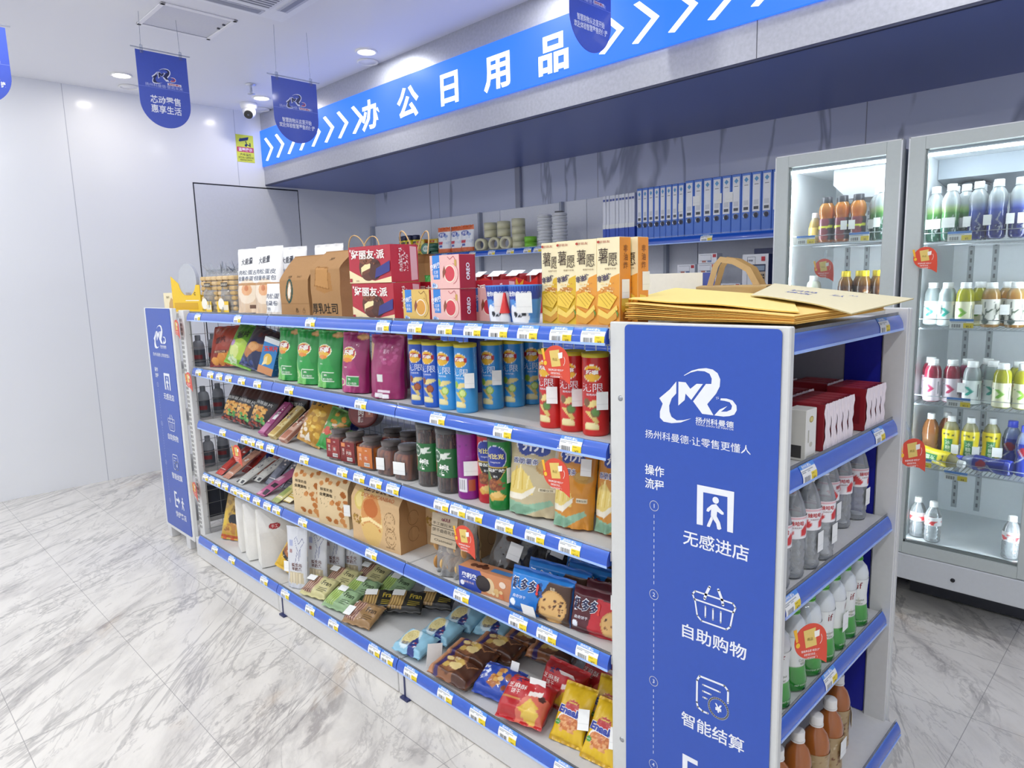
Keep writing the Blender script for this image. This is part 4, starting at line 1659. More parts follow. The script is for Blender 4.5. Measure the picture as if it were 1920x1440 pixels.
# kraft carrier bags with rope handles behind
for i, (x, y) in enumerate(((.98, .56), (1.36, .60))):
    t = empty('carrier_bag')
    gable('bag_body', .25, .27, .11, '#9c7448', (), (), h1=.98, parent=t)
    for s in (-1, 1):
        th = np.linspace(0, math.pi, 13)
        MB().tube([(-.06 * math.cos(a) + .012 * s, s * (.03 + .03 * math.sin(a)), .255 + .13 * math.sin(a) ** .8) for a in th], .0035, '#d8b482', 'paper', 6).obj('rope_handle', t)
    lab(place(t, x, y, Z0, 18 - 30 * i), ('brown carrier bag with twisted paper handles behind the oval-print bread bag', 'brown carrier bag with twisted paper handles behind the red pie boxes')[i], 'carrier bag', 'brown carrier bags')
# red pie boxes
PIE = [('p', [(0, 0), (1, 0), (1, .16), (.62, .05), (.3, .16), (0, .36)], '#eddcae'), ('e', .47, .42, .22, .19, '#5b2c1a'), ('e', .62, .36, .16, .15, '#4a2214'), ('p', [(.3, .2), (.5, .3), (.53, .5), (.48, .58), (.3, .42)], '#f0dfa8'), ('p', [(.3, .2), (.5, .3), (.52, .4), (.32, .3)], '#6b351d'), ('e', .42, .62, .15, .06, '#7d4426'), ('d', .35, .5, .75, .62, 14, .008, .016, ['#8a5030', '#3d1b10'], 3),
       ('p', [(.63, .12), (.98, .30), (.99, .58), (.67, .38)], '#30327e'), ('r', .015, .03, .07, .13, '#a3242f'), ('e', .06, .9, .018, .02, '#f3d9d4')]
PTXT = [('好丽友·派', .47, .77, .235, '#f5eee6', {'width': .80, 'bold': .025, 'rot': -1}), ('大', .70, .30, .14, '#e8c848', {'bold': .03, 'rot': 16}), ('8.8', .82, .37, .15, '#e8c848', {'bold': .04, 'rot': 16}), ('%', .945, .44, .08, '#e8c848', {'rot': 16}), ('好丽友', .13, .905, .05, '#f3d9d4'), ('净含量', .2, .06, .045, '#7a5a3a')]
for i, (x, y, z, l) in enumerate(((1.83, .03, Z0, 'lower red pie box of the front stack, on the shelf'), (1.825, .028, Z0 + .1415, 'upper red pie box, topmost of the front stack'), (1.95, .21, Z0, 'red pie box behind the front stack, beside the yellow biscuit box'))):
    if i == 0:
        pie = carton('pie_box', .27, .1395, .13, '#b01f33', (PIE, PTXT), side=('#b3223a', [('p', [(.72, .04), (.96, .06), (.94, .94), (.7, .96)], '#d6a7b0'), ('d', .25, .3, .6, .9, 60, .012, .03, ['#e8c9cf', '#f2dfe2'], 5)], [('好丽友派', .35, .5, .1, '#f1e4e4', {'vert': True})]), top=('#a81c30', [], []))
    o = again(pie)
    lab(place(o, x, y, z, 2), l, 'biscuit box', 'red pie boxes')
for k in range(2):
    lab(place(again(pie), 1.73 + .29 * k, .36, Z0, 1), ('red pie box in the second row behind the front stack', 'red pie box in the second row behind the yellow biscuit box')[k], 'biscuit box', 'red pie boxes')
# biscuit boxes, yellow and pink


def cookie_box(main, fruit, dark, flav):
    art = [('p', [(.09, 0.1), (.34, 0.1), (.34, 1), (.09, 1)] if False else [(.09, .42), (.34, .42), (.34, 1), (.09, 1)], '#2f7fd0'), ('r', .12, .28, .34, .66, '#2f7fd0'), ('e', .68, .44, .19, .19, '#f0e2cc'), ('e', .68, .44, .165, .165, fruit), ('s', ell(.76, .44, .2, .3, 10, -80, 80), .012, dark), ('p', [(.45, .3), (.56, .5), (.5, .68), (.44, .5)], '#8a4a34'),
           ('s', [(.62, .94), (.7, .86), (.82, .95), (.88, .84)], .012, dark), ('r', .85, .66, .92, .84, '#c9a052'), ('e', .12, .1, .06, .06, '#9fc3e8'), ('e', .2, .08, .06, .05, '#d8e6f4')]
    tx = [('奥利奥', .2, .68, .15, '#f7f7fb', {'rot': 12, 'bold': .03, 'width': .36}), (flav[:2], .225, .50, .10, '#f0f4fb'), (flav[2:], .225, .38, .10, '#f0f4fb'), ('5+3', .15, .1, .09, '#2a5fb0', {'bold': .03})]
    return carton('cookie_box', .155, .113, .072, main, (art, tx), side=('#a31d36', [('r', .0, 0, .04, 1, '#c23a50'), ('r', .93, 0, .97, 1, '#8c1529')], [('OREO', .5, .5, .17, '#eef0f8', {'rot': 90, 'bold': .03})]), top=(main, [], []))


yb_ = cookie_box('#dcb760', '#d89a3c', '#8a5a28', '状元美味')
lab(place(yb_, 2.105, .03, Z0, 0), 'yellow biscuit box with a blue tab beside the red pie boxes', 'biscuit box')
pk = cookie_box('#e9b9b2', '#cf3d4a', '#b84a50', '红颜丹香')
lab(place(again(pk), 2.268, .032, Z0, 0), 'lower pink biscuit box with a red round fruit, on the shelf', 'biscuit box', 'pink biscuit boxes')
lab(place(again(pk), 2.272, .03, Z0 + .1145, 0), 'upper pink biscuit box stacked on the lower one', 'biscuit box', 'pink biscuit boxes')
lab(place(again(pk), 2.37, .12, Z0, 0), 'biscuit box showing only its dark red end behind the lower pink one', 'biscuit box', 'pink biscuit boxes')
# mini cups in blue tubs
for i, (x, y, l) in enumerate(((2.475, .105, 'blue tapering biscuit tub with a white paper tag, left of the pair'), (2.605, .10, 'blue tapering biscuit tub with a white paper tag, right of the pair'))):
    if i == 0:
        tub = empty('biscuit_tub')
        mb = MB()
        hh = .122
        mb.lathe([(.04, 0), (.042, .003), (.055, hh - .004), (.056, hh), (.05, hh), (.002, hh - .002)], '#3f7fd0', 'carton', 36)
        rf = lambda z: .0425 + (np.asarray(z) / hh) * .0132
        band(mb, .05, .003, hh - .004, '#4c90da', [('g', 0, .4, '#4c90da'), ('r', 0, .72, 1, 1, '#22409c'), ('p', [(0, .72), (.5, .62), (1, .72)], '#22409c'), ('r', 0, 0, 1, .12, '#5f9fe2'), ('e', .42, .22, .07, .1, '#eef3fa'), ('e', .52, .16, .09, .09, '#f2f4f8'), ('e', .45, .25, .025, .03, '#20242c'), ('e', .55, .28, .03, .03, '#20242c'), ('e', .5, .2, .02, .02, '#30343c')],
             [('迷你奥利奥', .5, .8, .13, '#f4f6fb', {'bold': .02, 'width': .26}), ('香草味', .5, .52, .07, '#dfeaf8', {'width': .1})], 'carton', 80, rf=rf)
        mb.obj('tub', tub)
        paper_tag(tub, .022, -.057, .067, 14, -8, w=.05, h=.062)
    lab(place(again(tub), x, y, Z0, 22 - 4 * i), l, 'biscuit tub', 'blue biscuit tubs')
mb = MB()
mb.lathe([(.018, 0), (.018, .02), (.012, .035), (.007, .07), (.003, .095)], '#d8d8da', 'plastic', 16)
mb.lathe([(.0175, .035), (.009, .07), (.004, .098), (.001, .099)], '#d22a26', 'plastic', 16)
lab(place(mb.obj('glue_tube'), 2.545, .05, Z0), 'small white tube with a red pointed cap between the blue tubs', 'tube')
# tall crisp cartons


def tall_box(main, warm, side_c):
    art = [('p', [(0, 0), (1, 0), (1, .60), (.62, .56), (.5, .46), (0, .40)], main), ('e', .48, .43, .33, .085, warm), ('d', .22, .36, .75, .5, 26, .02, .05, ['#e9c07a', '#c98440', '#f2d99a'], 2), ('p', [(.05, .24), (.6, .2), (.92, .34), (.55, .40), (.1, .37)], '#efc94a'), ('s', [(.12, .35), (.5, .23)], .03, '#caa02c'), ('s', [(.24, .365), (.62, .25)], .03, '#caa02c'), ('s', [(.38, .38), (.72, .28)], .03, '#caa02c'), ('s', [(.52, .385), (.82, .31)], .03, '#caa02c'),
           ('p', [(.06, .14), (.5, .08), (.95, .2), (.9, .25), (.5, .15), (.1, .21)], '#f0cf62'), ('p', [(.1, .05), (.5, .02), (.9, .1), (.92, .18), (.5, .09), (.12, .13)], '#d79a3a'), ('p', [(.85, .2), (.98, .16), (.95, .11)], '#5f8f3a'), ('r', .06, .945, .12, .965, '#b03a2a'), ('e', .12, .955, .05, .05, '#b03a2a')]
    tx = [('好丽友', .36, .955, .028, '#a33a28', {'width': .5}), ('薯', .3, .80, .17, '#3a2718', {'sq': .8, 'bold': .0}), ('愿', .72, .755, .15, '#3a2718', {'sq': .85}), ('蜂蜜牛奶味', .62, .655, .02, '#7a5a34', {'width': .5}), ('非油炸', .34, .555, .07, '#2e2250', {'width': .62, 'bold': .03, 'rot': 12})]
    return carton('crisps_carton', .078, .246, .052, '#efe2b8', (art, tx), side=(side_c, [('e', .5, .22, .36, .3, '#f0c040'), ('e', .5, .12, .26, .26, '#b8742c'), ('p', [(.15, .25), (.8, .2), (.75, .34), (.2, .36)], '#f3d35c')], [('非油炸', .5, .78, .08, '#6b3a12', {'vert': True})]), top=('#efe2b8', [], []))


tb1 = tall_box('#dcb52c', '#c88a42', '#dba02a')
tb2 = tall_box('#e39a34', '#d99648', '#e8973a')
for i, (x, y, src, l, tg) in enumerate(((2.668, .098, tb1, 'tall cream and yellow crisps carton, leftmost of its row', 0), (2.754, .092, tb1, 'tall cream and yellow crisps carton, second in its row', 0),
                                        (2.843, .083, tb2, 'tall cream and orange crisps carton with no paper tag, third in its row', 0), (2.930, .075, tb2, 'tall cream and orange crisps carton at the right end of its row', 1), (2.975, .155, tb2, 'tall cream and orange crisps carton standing behind the row end', 1))):
    o = again(src)
    place(o, x, y, Z0, 0)
    if tg:
        paper_tag(o, .0405, .026 + .012 * (i == 4), .105 + .02 * (i == 4), 90)
    lab(o, l, 'crisps carton', 'tall crisps cartons')
# goods for the back of the gondola, seen between the front ones
t = empty('display_tray')
mb = MB()
mb.box(-.21, .21, 0, .003, 0, .1, '#c22420', 'carton')
mb.box(-.21, .21, .217, .22, 0, .1, '#c22420', 'carton')
mb.box(-.21, -.207, .003, .217, 0, .1, '#c22420', 'carton')
mb.box(.207, .21, .003, .217, 0, .1, '#c22420', 'carton')
mb.box(-.207, .207, .003, .217, 0, .003, '#c22420', 'carton')
mb.prism([(-.21, .1), (.21, .1), (.21, .15), (.17, .125), (.09, .15), (.0, .125), (-.09, .15), (-.17, .125), (-.21, .15)], plane((0, 0, 0), (1, 0, 0), (0, 0, 1), (0, -1, 0)), .003, '#c8281f', 'carton')
for x in (-.12, .1):
    poly(mb, plane((0, -.0035, 0), (1, 0, 0), (0, 0, 1), (0, -1, 0)), [(x - .03, .1), (x + .03, .1), (x + .04, .14), (x + .012, .118), (x, .145), (x - .012, .118), (x - .04, .14)], '#d9a030', .001, 'carton')
mb.obj('tray', t)
lab(place(t, 1.97, .58, Z0, 3), 'red display tray with gold crowns behind the pink biscuit boxes', 'display tray')
for k in range(7):
    mb = MB()
    mb.box(-.026, .026, 0, .05, 0, .16, '#b3242c', 'carton', .002)
    decal(mb, plane((-.026, 0, 0), (1, 0, 0), (0, 0, 1), (0, -1, 0)), .052, .16, [('r', .1, .2, .9, .5, '#e9dfd8')])
    o = mb.obj('sweet_box')
    paper_tag(o, .0, -.004, .162, 5 * (k % 3) - 4, 62, w=.06, h=.05)
    lab(place(o, 1.80 + .056 * k, .625 + .06 * (k % 2), Z0 + .004, 2), 'slim red box with a white paper tag in the red tray, %s from the left' % ORD[k], 'sweet box', 'slim red boxes in the tray')
for k in range(3):
    mb = MB()
    mb.box(-.045, .045, 0, .09, 0, .155, '#ebebea', 'carton', .003)
    o = mb.obj('white_box')
    lab(place(o, 2.30 + .11 * k, .6, Z0, 6), 'plain white carton behind the blue tubs, %s from the left' % ORD[k], 'box', 'plain white cartons')
o = bag('green_packet', .11, .17, .05, '#2f8f3c', [('e', .5, .5, .3, .25, '#57b54f')], [], stand=True, seed=5)
lab(place(o, 1.54, .56, Z0, 4), 'small green packet showing above the second row of pie boxes', 'packet')
mb = MB()
mb.box(-.05, .05, 0, .07, 0, .17, '#e9e9e6', 'carton', .003)
lab(place(mb.obj('white_box'), 1.655, .60, Z0, 4), 'small white carton beside the green packet behind the pie boxes', 'box')
t = empty('tea_carton')
carton('carton_body', .29, .145, .10, '#e9e4d4', ([('r', 0, 0, 1, .04, '#cfc6b0')], [('时光诚', .76, .45, .1, '#4a4030', {'vert': True}), ('西北韵', .66, .45, .1, '#4a4030', {'vert': True}), ('LIFTING', .45, .22, .05, '#8a8068')]), side=('#3a50b8', [], []), top=('#f0eee6', [], []), parent=t)
lab(place(t, 2.735, .70, Z0, 4), 'cream carton with upright characters behind the tall crisps cartons', 'carton')

# ================================================================ second level: crisps
CH = ['#e0a040', '#d98f30', '#e8b45c']
o = bag('crisps_bag', .235, .24, .085, '#7a1f1c', [('g', 0, .5, '#a03a22'), ('d', .12, .06, .8, .26, 16, .07, .13, ['#d98a30', '#c8742a', '#e29c44'], 4), ('r', .22, .30, .72, .37, '#5a1414')], [('番茄口味', .47, .335, .05, '#e8c4a0', {'width': .42}), ('薯片', .45, .62, .16, '#571210', {'rot': 14, 'bold': .03})], seed=21)
lab(place(o, .16, .11, Z1, 20, 18, -3), 'dark red crisps bag at the far left end of the second level', 'crisps bag')
o = bag('crisps_bag', .21, .245, .09, '#7cb82a', [('g', .3, .9, '#3c7a20'), ('e', .5, .38, .36, .28, '#b9d84a'), ('e', .35, .3, .2, .18, '#d9e48a'), ('d', .1, .03, .5, .2, 10, .04, .07, ['#d8ecc0', '#a8cf7a'], 6), ('e', .2, .48, .09, .09, '#b48ac0')], [('薯片', .45, .72, .17, '#1d2a16', {'rot': 20, 'bold': .04}), ('酸奶', .3, .12, .09, '#f2f6e4')], seed=22)
lab(place(o, .36, .10, Z1, 16, 24, 12), 'lime green crisps bag tilted to the right beside the dark red one', 'crisps bag')
o = bag('crisps_bag', .20, .235, .09, '#1f2a52', [('g', .45, 1, '#3d1a18'), ('p', [(.05, .3), (.3, .58), (.8, .6), (.95, .45), (.6, .42), (.3, .2)], '#b8702c'), ('e', .45, .5, .2, .12, '#c98a44'), ('d', .05, .02, .6, .16, 14, .04, .07, ['#2c3c74', '#3a4c8a'], 8), ('d', .3, .4, .8, .55, 8, .04, .08, ['#d99a50'], 9)], [('鱼片', .55, .8, .12, '#7a2a20', {'rot': 10})], seed=23)
lab(place(o, .575, .085, Z1, 14, 24, 14), 'navy and brown crisps bag between the lime bag and the blue carton', 'crisps bag')
o = carton('corn_carton', .095, .185, .045, '#2f7fc0', ([('r', 0, .86, 1, 1, '#eceef0'), ('e', .5, .42, .28, .3, '#e8c050'), ('p', [(.2, .2), (.5, .3), (.45, .5), (.3, .45)], '#f0dca0'), ('r', 0, 0, 1, .2, '#c98a5c')], [('玉米片', .55, .72, .14, '#d8372c', {'rot': 14, 'bold': .03, 'width': .9})]), side=('#2a6fb0', [('d', .1, .1, .9, .7, 16, .05, .12, ['#4a97d8', '#7ab8e8'], 3)], []), top=('#eceef0', [], []))
lab(place(o, .775, .06, Z1, 22, 8, 16), 'blue corn snack carton leaning to the right before the green bags', 'carton')


def cri_bag(c1, c2, c3, seed):
    art = [('g', .0, .9, c2), ('p', [(.3, .95), (.6, .6), (.95, .2), (1, .1), (1, 1), (.3, 1)], c1), ('p', [(0, .55), (.25, .3), (.6, .1), (.6, 0), (0, 0)], c3), ('e', .4, .64, .30, .17, '#f0f0e0'), ('e', .4, .64, .275, .155, '#e8b82c'), ('p', [(.13, .62), (.4, .66), (.66, .6), (.66, .7), (.4, .735), (.14, .7)], '#b8252a'), ('e', .4, .54, .2, .05, '#e88c2a'), ('e', .82, .93, .2, .07, '#c08a54'), ('e', .8, .93, .15, .05, '#d9aa70'), ('r', .42, .12, .84, .27, '#2f8f44'), ('s', [(.42, .12), (.84, .12), (.84, .27), (.42, .27), (.42, .12)], .012, '#e8f0e0'), ('e', .2, .16, .14, .09, '#cfe0a8'), ('e', .2, .16, .10, .065, c3)]
    tx = [('乐事', .4, .665, .085, '#f6f2ea', {'bold': .05, 'rot': 4, 'width': .42}), ('50%', .56, .225, .04, '#f2f6ea', {'bold': .03}), ('减少脂肪', .63, .155, .04, '#f2f6ea', {'width': .32}), ('黄瓜味', .4, .42, .025, '#f2f6ea')]
    return bag('crisps_bag', .175, .25, .095, c1, art, tx, stand=True, seed=seed, seal=.045)


g1 = cri_bag('#1f8f3c', '#2fa348', '#7cc86a', 31)
GR = [('green standing crisps bag with a yellow oval, leftmost of the three', .975, .105, 6), ('green standing crisps bag with a yellow oval, middle of the three', 1.19, .095, 12), ('green standing crisps bag with a yellow oval, right beside the magenta bags', 1.375, .095, 8)]
for l, x, y, yaw in GR:
    lab(place(again(g1), x, y, Z1, yaw, 3), l, 'crisps bag', 'green crisps bags')
for k, x in enumerate((.78, 1.0, 1.2)):
    lab(place(again(g1), x + .02, .27, Z1, 5, 3), 'green crisps bag in the dim second row, %s from the left' % ORD[k], 'crisps bag', 'green crisps bags')
m1 = cri_bag('#8f1f5c', '#a82a6c', '#b84a80', 33)
lab(place(again(m1), 1.585, .09, Z1, 6, 3), 'magenta standing crisps bag with a yellow oval beside the green ones', 'crisps bag', 'magenta crisps bags')
o = bag('crisps_bag', .19, .25, .10, '#96225f', [('r', .42, .1, .78, .14, '#e8d8e0'), ('p', [(.3, .02), (.75, 0), (.75, .07), (.32, .09)], '#ece9ea'), ('r', .42, .26, .6, .38, '#d9dcd6'), ('p', [(.0, .5), (.14, .6), (.14, .85), (0, .9)], '#c9a870'), ('d', .4, .5, .9, .9, 20, .03, .06, ['#a8336f', '#b24c80'], 3)], [('薯片', .6, .74, .07, '#e3b8cc'), ('配料', .6, .62, .035, '#e3b8cc')], stand=True, seed=35)
lab(place(o, 1.82, .09, Z1, 8, 2), 'magenta crisps bag turned to its back print beside the blue cans', 'crisps bag')
lab(place(again(m1), 1.62, .26, Z1, 4, 3), 'magenta crisps bag in the dim second row', 'crisps bag', 'magenta crisps bags')
lab(place(again(m1), 1.83, .27, Z1, 4, 3), 'magenta crisps bag in the dim second row, closest to the blue cans', 'crisps bag', 'magenta crisps bags')


def crisps_can(base, dark, dip, fl):
    W = 1.0
    art = [('g', .2, .9, dark)]
    for c in (.5,):
        art += [('e', c, .80, .115, .1, '#f2f0e4'), ('e', c, .80, .108, .094, '#e8b42c'), ('p', [(c - .115, .77), (c, .80), (c + .115, .77), (c + .115, .835), (c, .865), (c - .115, .835)], '#b3202c'),
                ('p', [(c - .12, .38), (c - .02, .35), (c + .14, .42), (c + .12, .45), (c - .1, .44)], '#e3cf86'), ('p', [(c - .1, .30), (c, .2), (c + .06, .16), (c + .02, .3)], '#e3cf86'), ('r', c - .1, .06, c + .08, .12, '#e6d692'), ('e', c - .01, .12, .09, .04, '#efe2a8'), ('p', [(c - .09, .29), (c - .02, .24), (c + .04, .14), (c + .09, .16), (c + .0, .32)], '#d6bd6a'),
                ('e', c + .04, .29, .06, .06, dip[0]), ('e', c + .04, .29, .045, .045, dip[1]), ('e', c - .07, .42, .045, .05, dip[0])]
    tx = [('乐事', .5, .815, .052, '#f7f4ee', {'bold': .05, 'width': .16}), ('Lay’s', .44, .815, .04, '#f7f4ee', {'bold': .03}) if False else ('无限', .5, .615, .115, '#f4f6fa', {'width': .27, 'bold': -.005}), (fl, .5, .525, .03, '#eef2f8', {'width': .14})]
    return canister('crisps_can', .0385, .241, base, art, tx, '#c3b42c')


c_lime = crisps_can('#3f9bd8', '#2f86cc', ('#8fb83a', '#cfe08a'), '青柠味')
c_meat = crisps_can('#2a5fc0', '#2450b0', ('#7a3a24', '#a85a34'), '红烧肉味')
c_red = crisps_can('#c92a26', '#b82020', ('#7a5a3c', '#5f8a44'), '碳烤肉味')
BL = [(2.040, .085, 18, c_meat, 'dark blue crisps can at the left end of the front row of cans', 0), (2.118, .083, 14, c_meat, 'dark blue crisps can, second in the front row of cans', 0), (2.205, .085, 12, c_lime, 'light blue crisps can, third in the front row of cans', 0), (2.30, .085, 12, c_lime, 'light blue crisps can at the right end of the front row, with a paper tag', 1),
      (2.325, .19, 16, c_lime, 'light blue crisps can with a paper tag, first behind the front row', 1), (2.355, .265, 20, c_lime, 'light blue crisps can, second behind the front row', 0), (2.37, .345, 40, c_lime, 'light blue crisps can with a paper tag at the very back', 1)]
for x, y, yaw, src, l, tg in BL:
    o = again(src)
    place(o, x, y, Z1, yaw)
    if tg:
        paper_tag(o, .036, -.03, .115, 38)
    lab(o, l, 'crisps can', 'blue crisps cans')
for i, (x, y, yaw, tg, l) in enumerate(((2.703, .087, 2, 1, 'red crisps can at the left of the three, behind the hang tag'), (2.782, .088, 18, 1, 'red crisps can in the middle of the three'), (2.868, .085, 22, 0, 'red crisps can at the right of the three, nearest the end unit'))):
    o = again(c_red)
    place(o, x, y, Z1, yaw)
    if tg:
        paper_tag(o, .030, -.036, .105, 30)
    lab(o, l, 'crisps can', 'red crisps cans')
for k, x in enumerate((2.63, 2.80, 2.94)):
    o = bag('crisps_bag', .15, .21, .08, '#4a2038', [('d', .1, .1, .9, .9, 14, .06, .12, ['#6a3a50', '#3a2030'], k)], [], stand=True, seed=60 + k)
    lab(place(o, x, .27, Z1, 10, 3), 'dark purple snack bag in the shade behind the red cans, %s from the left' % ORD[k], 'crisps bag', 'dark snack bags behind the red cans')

# ================================================================ third level
o_ = None
for i, (x, y, yaw, roll) in enumerate(((.25, .085, 18, 10), (.425, .075, 16, 12), (.60, .09, 16, 14))):
    if i == 0:
        o_ = bag('chilli_crisps_bag', .17, .22, .075, '#211a1a', [('g', .35, 1.0, '#4a1d16'), ('d', .12, .18, .7, .5, 34, .05, .10, ['#d89a3c', '#c8842c', '#e2b05c'], 2), ('d', .3, .14, .75, .27, 9, .05, .08, ['#4f9a4a', '#7cc070'], 5), ('d', .05, .0, .95, .13, 20, .04, .08, ['#8a2a1c', '#a8402a', '#6b1f18'], 7), ('p', [(.05, .5), (.95, .55), (.95, .72), (.05, .66)], '#191516')], [('麻辣薯片', .48, .61, .09, '#dcdcd8', {'width': .74, 'rot': 3})], seed=41)
    lab(place(again(o_), x, y, Z2, yaw, 24, roll), ('black chilli crisps bag at the far left of the third level', 'black chilli crisps bag in the middle of the three', 'black chilli crisps bag beside the purple box')[i], 'crisps bag', 'black chilli crisps bags')
for k, x in enumerate((.22, .43, .66)):
    lab(place(again(o_), x + .07, .25, Z2, 12, 6, 4), 'black chilli crisps bag in the shade of the second row, %s from the left' % ORD[k], 'crisps bag', 'black chilli crisps bags')


def flatbox(c, c2, seed, label, x, y, z, yaw, pitch=24, w=.062, l=.215, h=.026, top_art=(), txt=''):
    art = list(top_art) + [('r', .1, .05, .9, .3, c2), ('r', .15, .4, .5, .9, c2), ('d', .2, .35, .8, .9, 10, .06, .14, [c2, '#f3ece0'], seed)]
    o = carton('biscuit_stick_box', w, h, l, c, ([('r', .08, .2, .92, .8, c2)], []), top=(c, art, [(txt, .5, .65, .1, '#4a2038', {'vert': True})] if txt else []), side=(c, [('r', .05, .2, .95, .8, c2)], []))
    place(o, x, y, z, yaw, -pitch)
    lab(o, label, 'biscuit box')
    return o


o = flatbox('#a84a80', '#c784a8', 1, 'purple biscuit stick box lying tilted beside the black bags', .70, .06, Z2, 2, 40, txt='蓝莓')
paper_tag(o, .01, .12, .0275, 0, -90, w=.03, h=.05)
flatbox('#e6d49a', '#c9a860', 2, 'cream biscuit stick box lying tilted, between purple and pink ones', .82, .06, Z2, 0, 36, txt='香草')
flatbox('#e0b8a4', '#b87860', 3, 'pink biscuit stick box lying tilted beside the gold bag', .945, .055, Z2, 0, 34, txt='草莓')
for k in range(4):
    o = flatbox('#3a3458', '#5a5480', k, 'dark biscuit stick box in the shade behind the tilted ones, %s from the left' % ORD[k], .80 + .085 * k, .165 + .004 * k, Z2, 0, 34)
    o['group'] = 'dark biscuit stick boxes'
o = bag('shrimp_snack_bag', .165, .275, .075, '#b8861c', [('g', .55, .9, '#8a621a'), ('d', .25, .18, .85, .6, 26, .06, .11, ['#e0b23c', '#cf9a2a', '#efcf6a'], 4), ('d', .0, .05, .35, .4, 10, .05, .09, ['#eee0c8', '#d9a890'], 6), ('p', [(.3, .04), (.6, .06), (.5, .2)], '#f0e8d8')], [('虾条', .42, .74, .14, '#20160c', {'rot': 6, 'bold': .05, 'width': .6}), ('油炸', .4, .3, .06, '#a8741a')], seed=45)
lab(place(o, 1.135, .08, Z2, 12, 26, 14), 'golden snack bag tilted to the right before the jars', 'snack bag')
o = bag('vegetable_snack_bag', .145, .20, .065, '#3c9a44', [('g', .2, 1, '#5f8a3c'), ('d', .05, .28, .9, .62, 18, .06, .12, ['#f0ead8', '#e0c8b0', '#d98a50'], 3), ('d', .2, .6, .95, .85, 12, .06, .10, ['#d9a03c', '#e28a3a'], 5), ('r', 0, 0, 1, .14, '#2f9a3c'), ('e', .35, .42, .18, .14, '#c84a34')], [('鲜虾', .5, .9, .09, '#26301a'), ('蔬菜', .6, .5, .1, '#1f7a34', {'bold': .03})], seed=46)
lab(place(o, 1.325, .075, Z2, 14, 26, 12), 'green and white snack bag tilted beside the first dried meat jar', 'snack bag')
# square jars of dried meat


def meat_jar(lc, lt):
    t = empty('meat_jar')
    mb = MB()
    w, h = .048, .128
    P = []
    for z, s in ((0, .93), (.006, 1), (.085, 1), (.10, .95), (.112, .74), (.118, .72)):
        P.append([(s * w * x, s * w * y, z) for x, y in ell(0, 0, 1, 1, 8, 22.5, 382.5)])
    P = np.array(P)
    # squarish section
    th = np.linspace(0, 2 * math.pi, 32, endpoint=False)
    sq = (np.abs(np.cos(th)) ** 5 + np.abs(np.sin(th)) ** 5) ** -.2
    G = np.array([[(s * w * k * math.sin(a), -s * w * k * math.cos(a), z) for a, k in zip(th, sq if s > .8 else sq * 0 + 1.08)] for z, s in ((0, .93), (.006, 1), (.088, 1), (.103, .94), (.113, .74), (.12, .72))])
    mb.grid(G, '#efe6e2', 'clear', True, wrap=True)
    mb.obj('jar', t)
    m = MB()
    G2 = G[:4] * (.92, .92, .97) + (0, 0, .004)
    m.grid(G2, np.array([[H(random.Random(i * 40 + j).choice(('#8a3f22', '#a8552c', '#6a2814', '#b86a3a'))) for j in range(32)] for i in range(4)]), 'paper', True, wrap=True)
    m.add(G2[-1], [list(range(32))], '#5c2a1a', 'paper')
    rr = random.Random(2)
    for k in range(26):
        a = rr.choice((0, 1, 2, 3)) * math.pi / 2
        uu, zz = rr.uniform(-.038, .038), rr.uniform(.008, .09)
        p = np.array((uu, -.0445, zz))
        q = np.array([p + (rr.uniform(-.012, .012), rr.uniform(-.002, .001), rr.uniform(-.012, .012)) for _ in range(4)])
        rot = np.array([[math.cos(a), -math.sin(a), 0], [math.sin(a), math.cos(a), 0], [0, 0, 1]])
        m.add(q @ rot.T, [(0, 1, 2), (0, 2, 3)], rr.choice(('#8a4c2c', '#4a1d12', '#a05a34')), 'paper')
    m.obj('dried_meat', t)
    m = MB()
    m.lathe([(.040, .117), (.041, .119), (.041, .134), (.038, .136), (.002, .136)], '#d9d5d4', 'clear', 32)
    m.lathe([(.0372, .119), (.0372, .132), (.001, .132)], '#6a5a56', 'plastic', 24)
    m.obj('lid', t)
    if lc:
        m = MB()
        for ang in (0, 90):
            rot = np.array([[math.cos(R(ang)), -math.sin(R(ang)), 0], [math.sin(R(ang)), math.cos(R(ang)), 0], [0, 0, 1]])
            base = plane((-.044, -.0495, .012), (1, 0, 0), (0, 0, 1), (0, -1, 0))
            fn = lambda u, v, off=0.0, rot=rot: base(u, v, off) @ rot.T
            W, Hh = .088, .086
            m.add(fn(np.array([0, W, W, 0]), np.array([0, 0, Hh, Hh])), [(0, 1, 2, 3)], lc, 'film')
            decal(m, fn, W, Hh, [('r', .08, .76, .34, .95, '#d98a50'), ('r', .45, .06, .82, .24, '#f0ede8')] + [('r', .48 + .05 * i, .09, .50 + .05 * i, .21, '#2a2426') for i in range(7)] + [('s', [(.45, .32), (.75, .32), (.75, .62), (.45, .62), (.45, .32)], .02, '#d86a5a')], 'film')
            words(m, fn, W, Hh, [('500', .62, .84, .10, '#f2e6dc'), (lt[0], .22, .5, .16, '#f2e6dc', {'vert': True}), (lt[1], .60, .47, .18, '#f2e6dc')], 'film')
        m.obj('label', t)
    return t


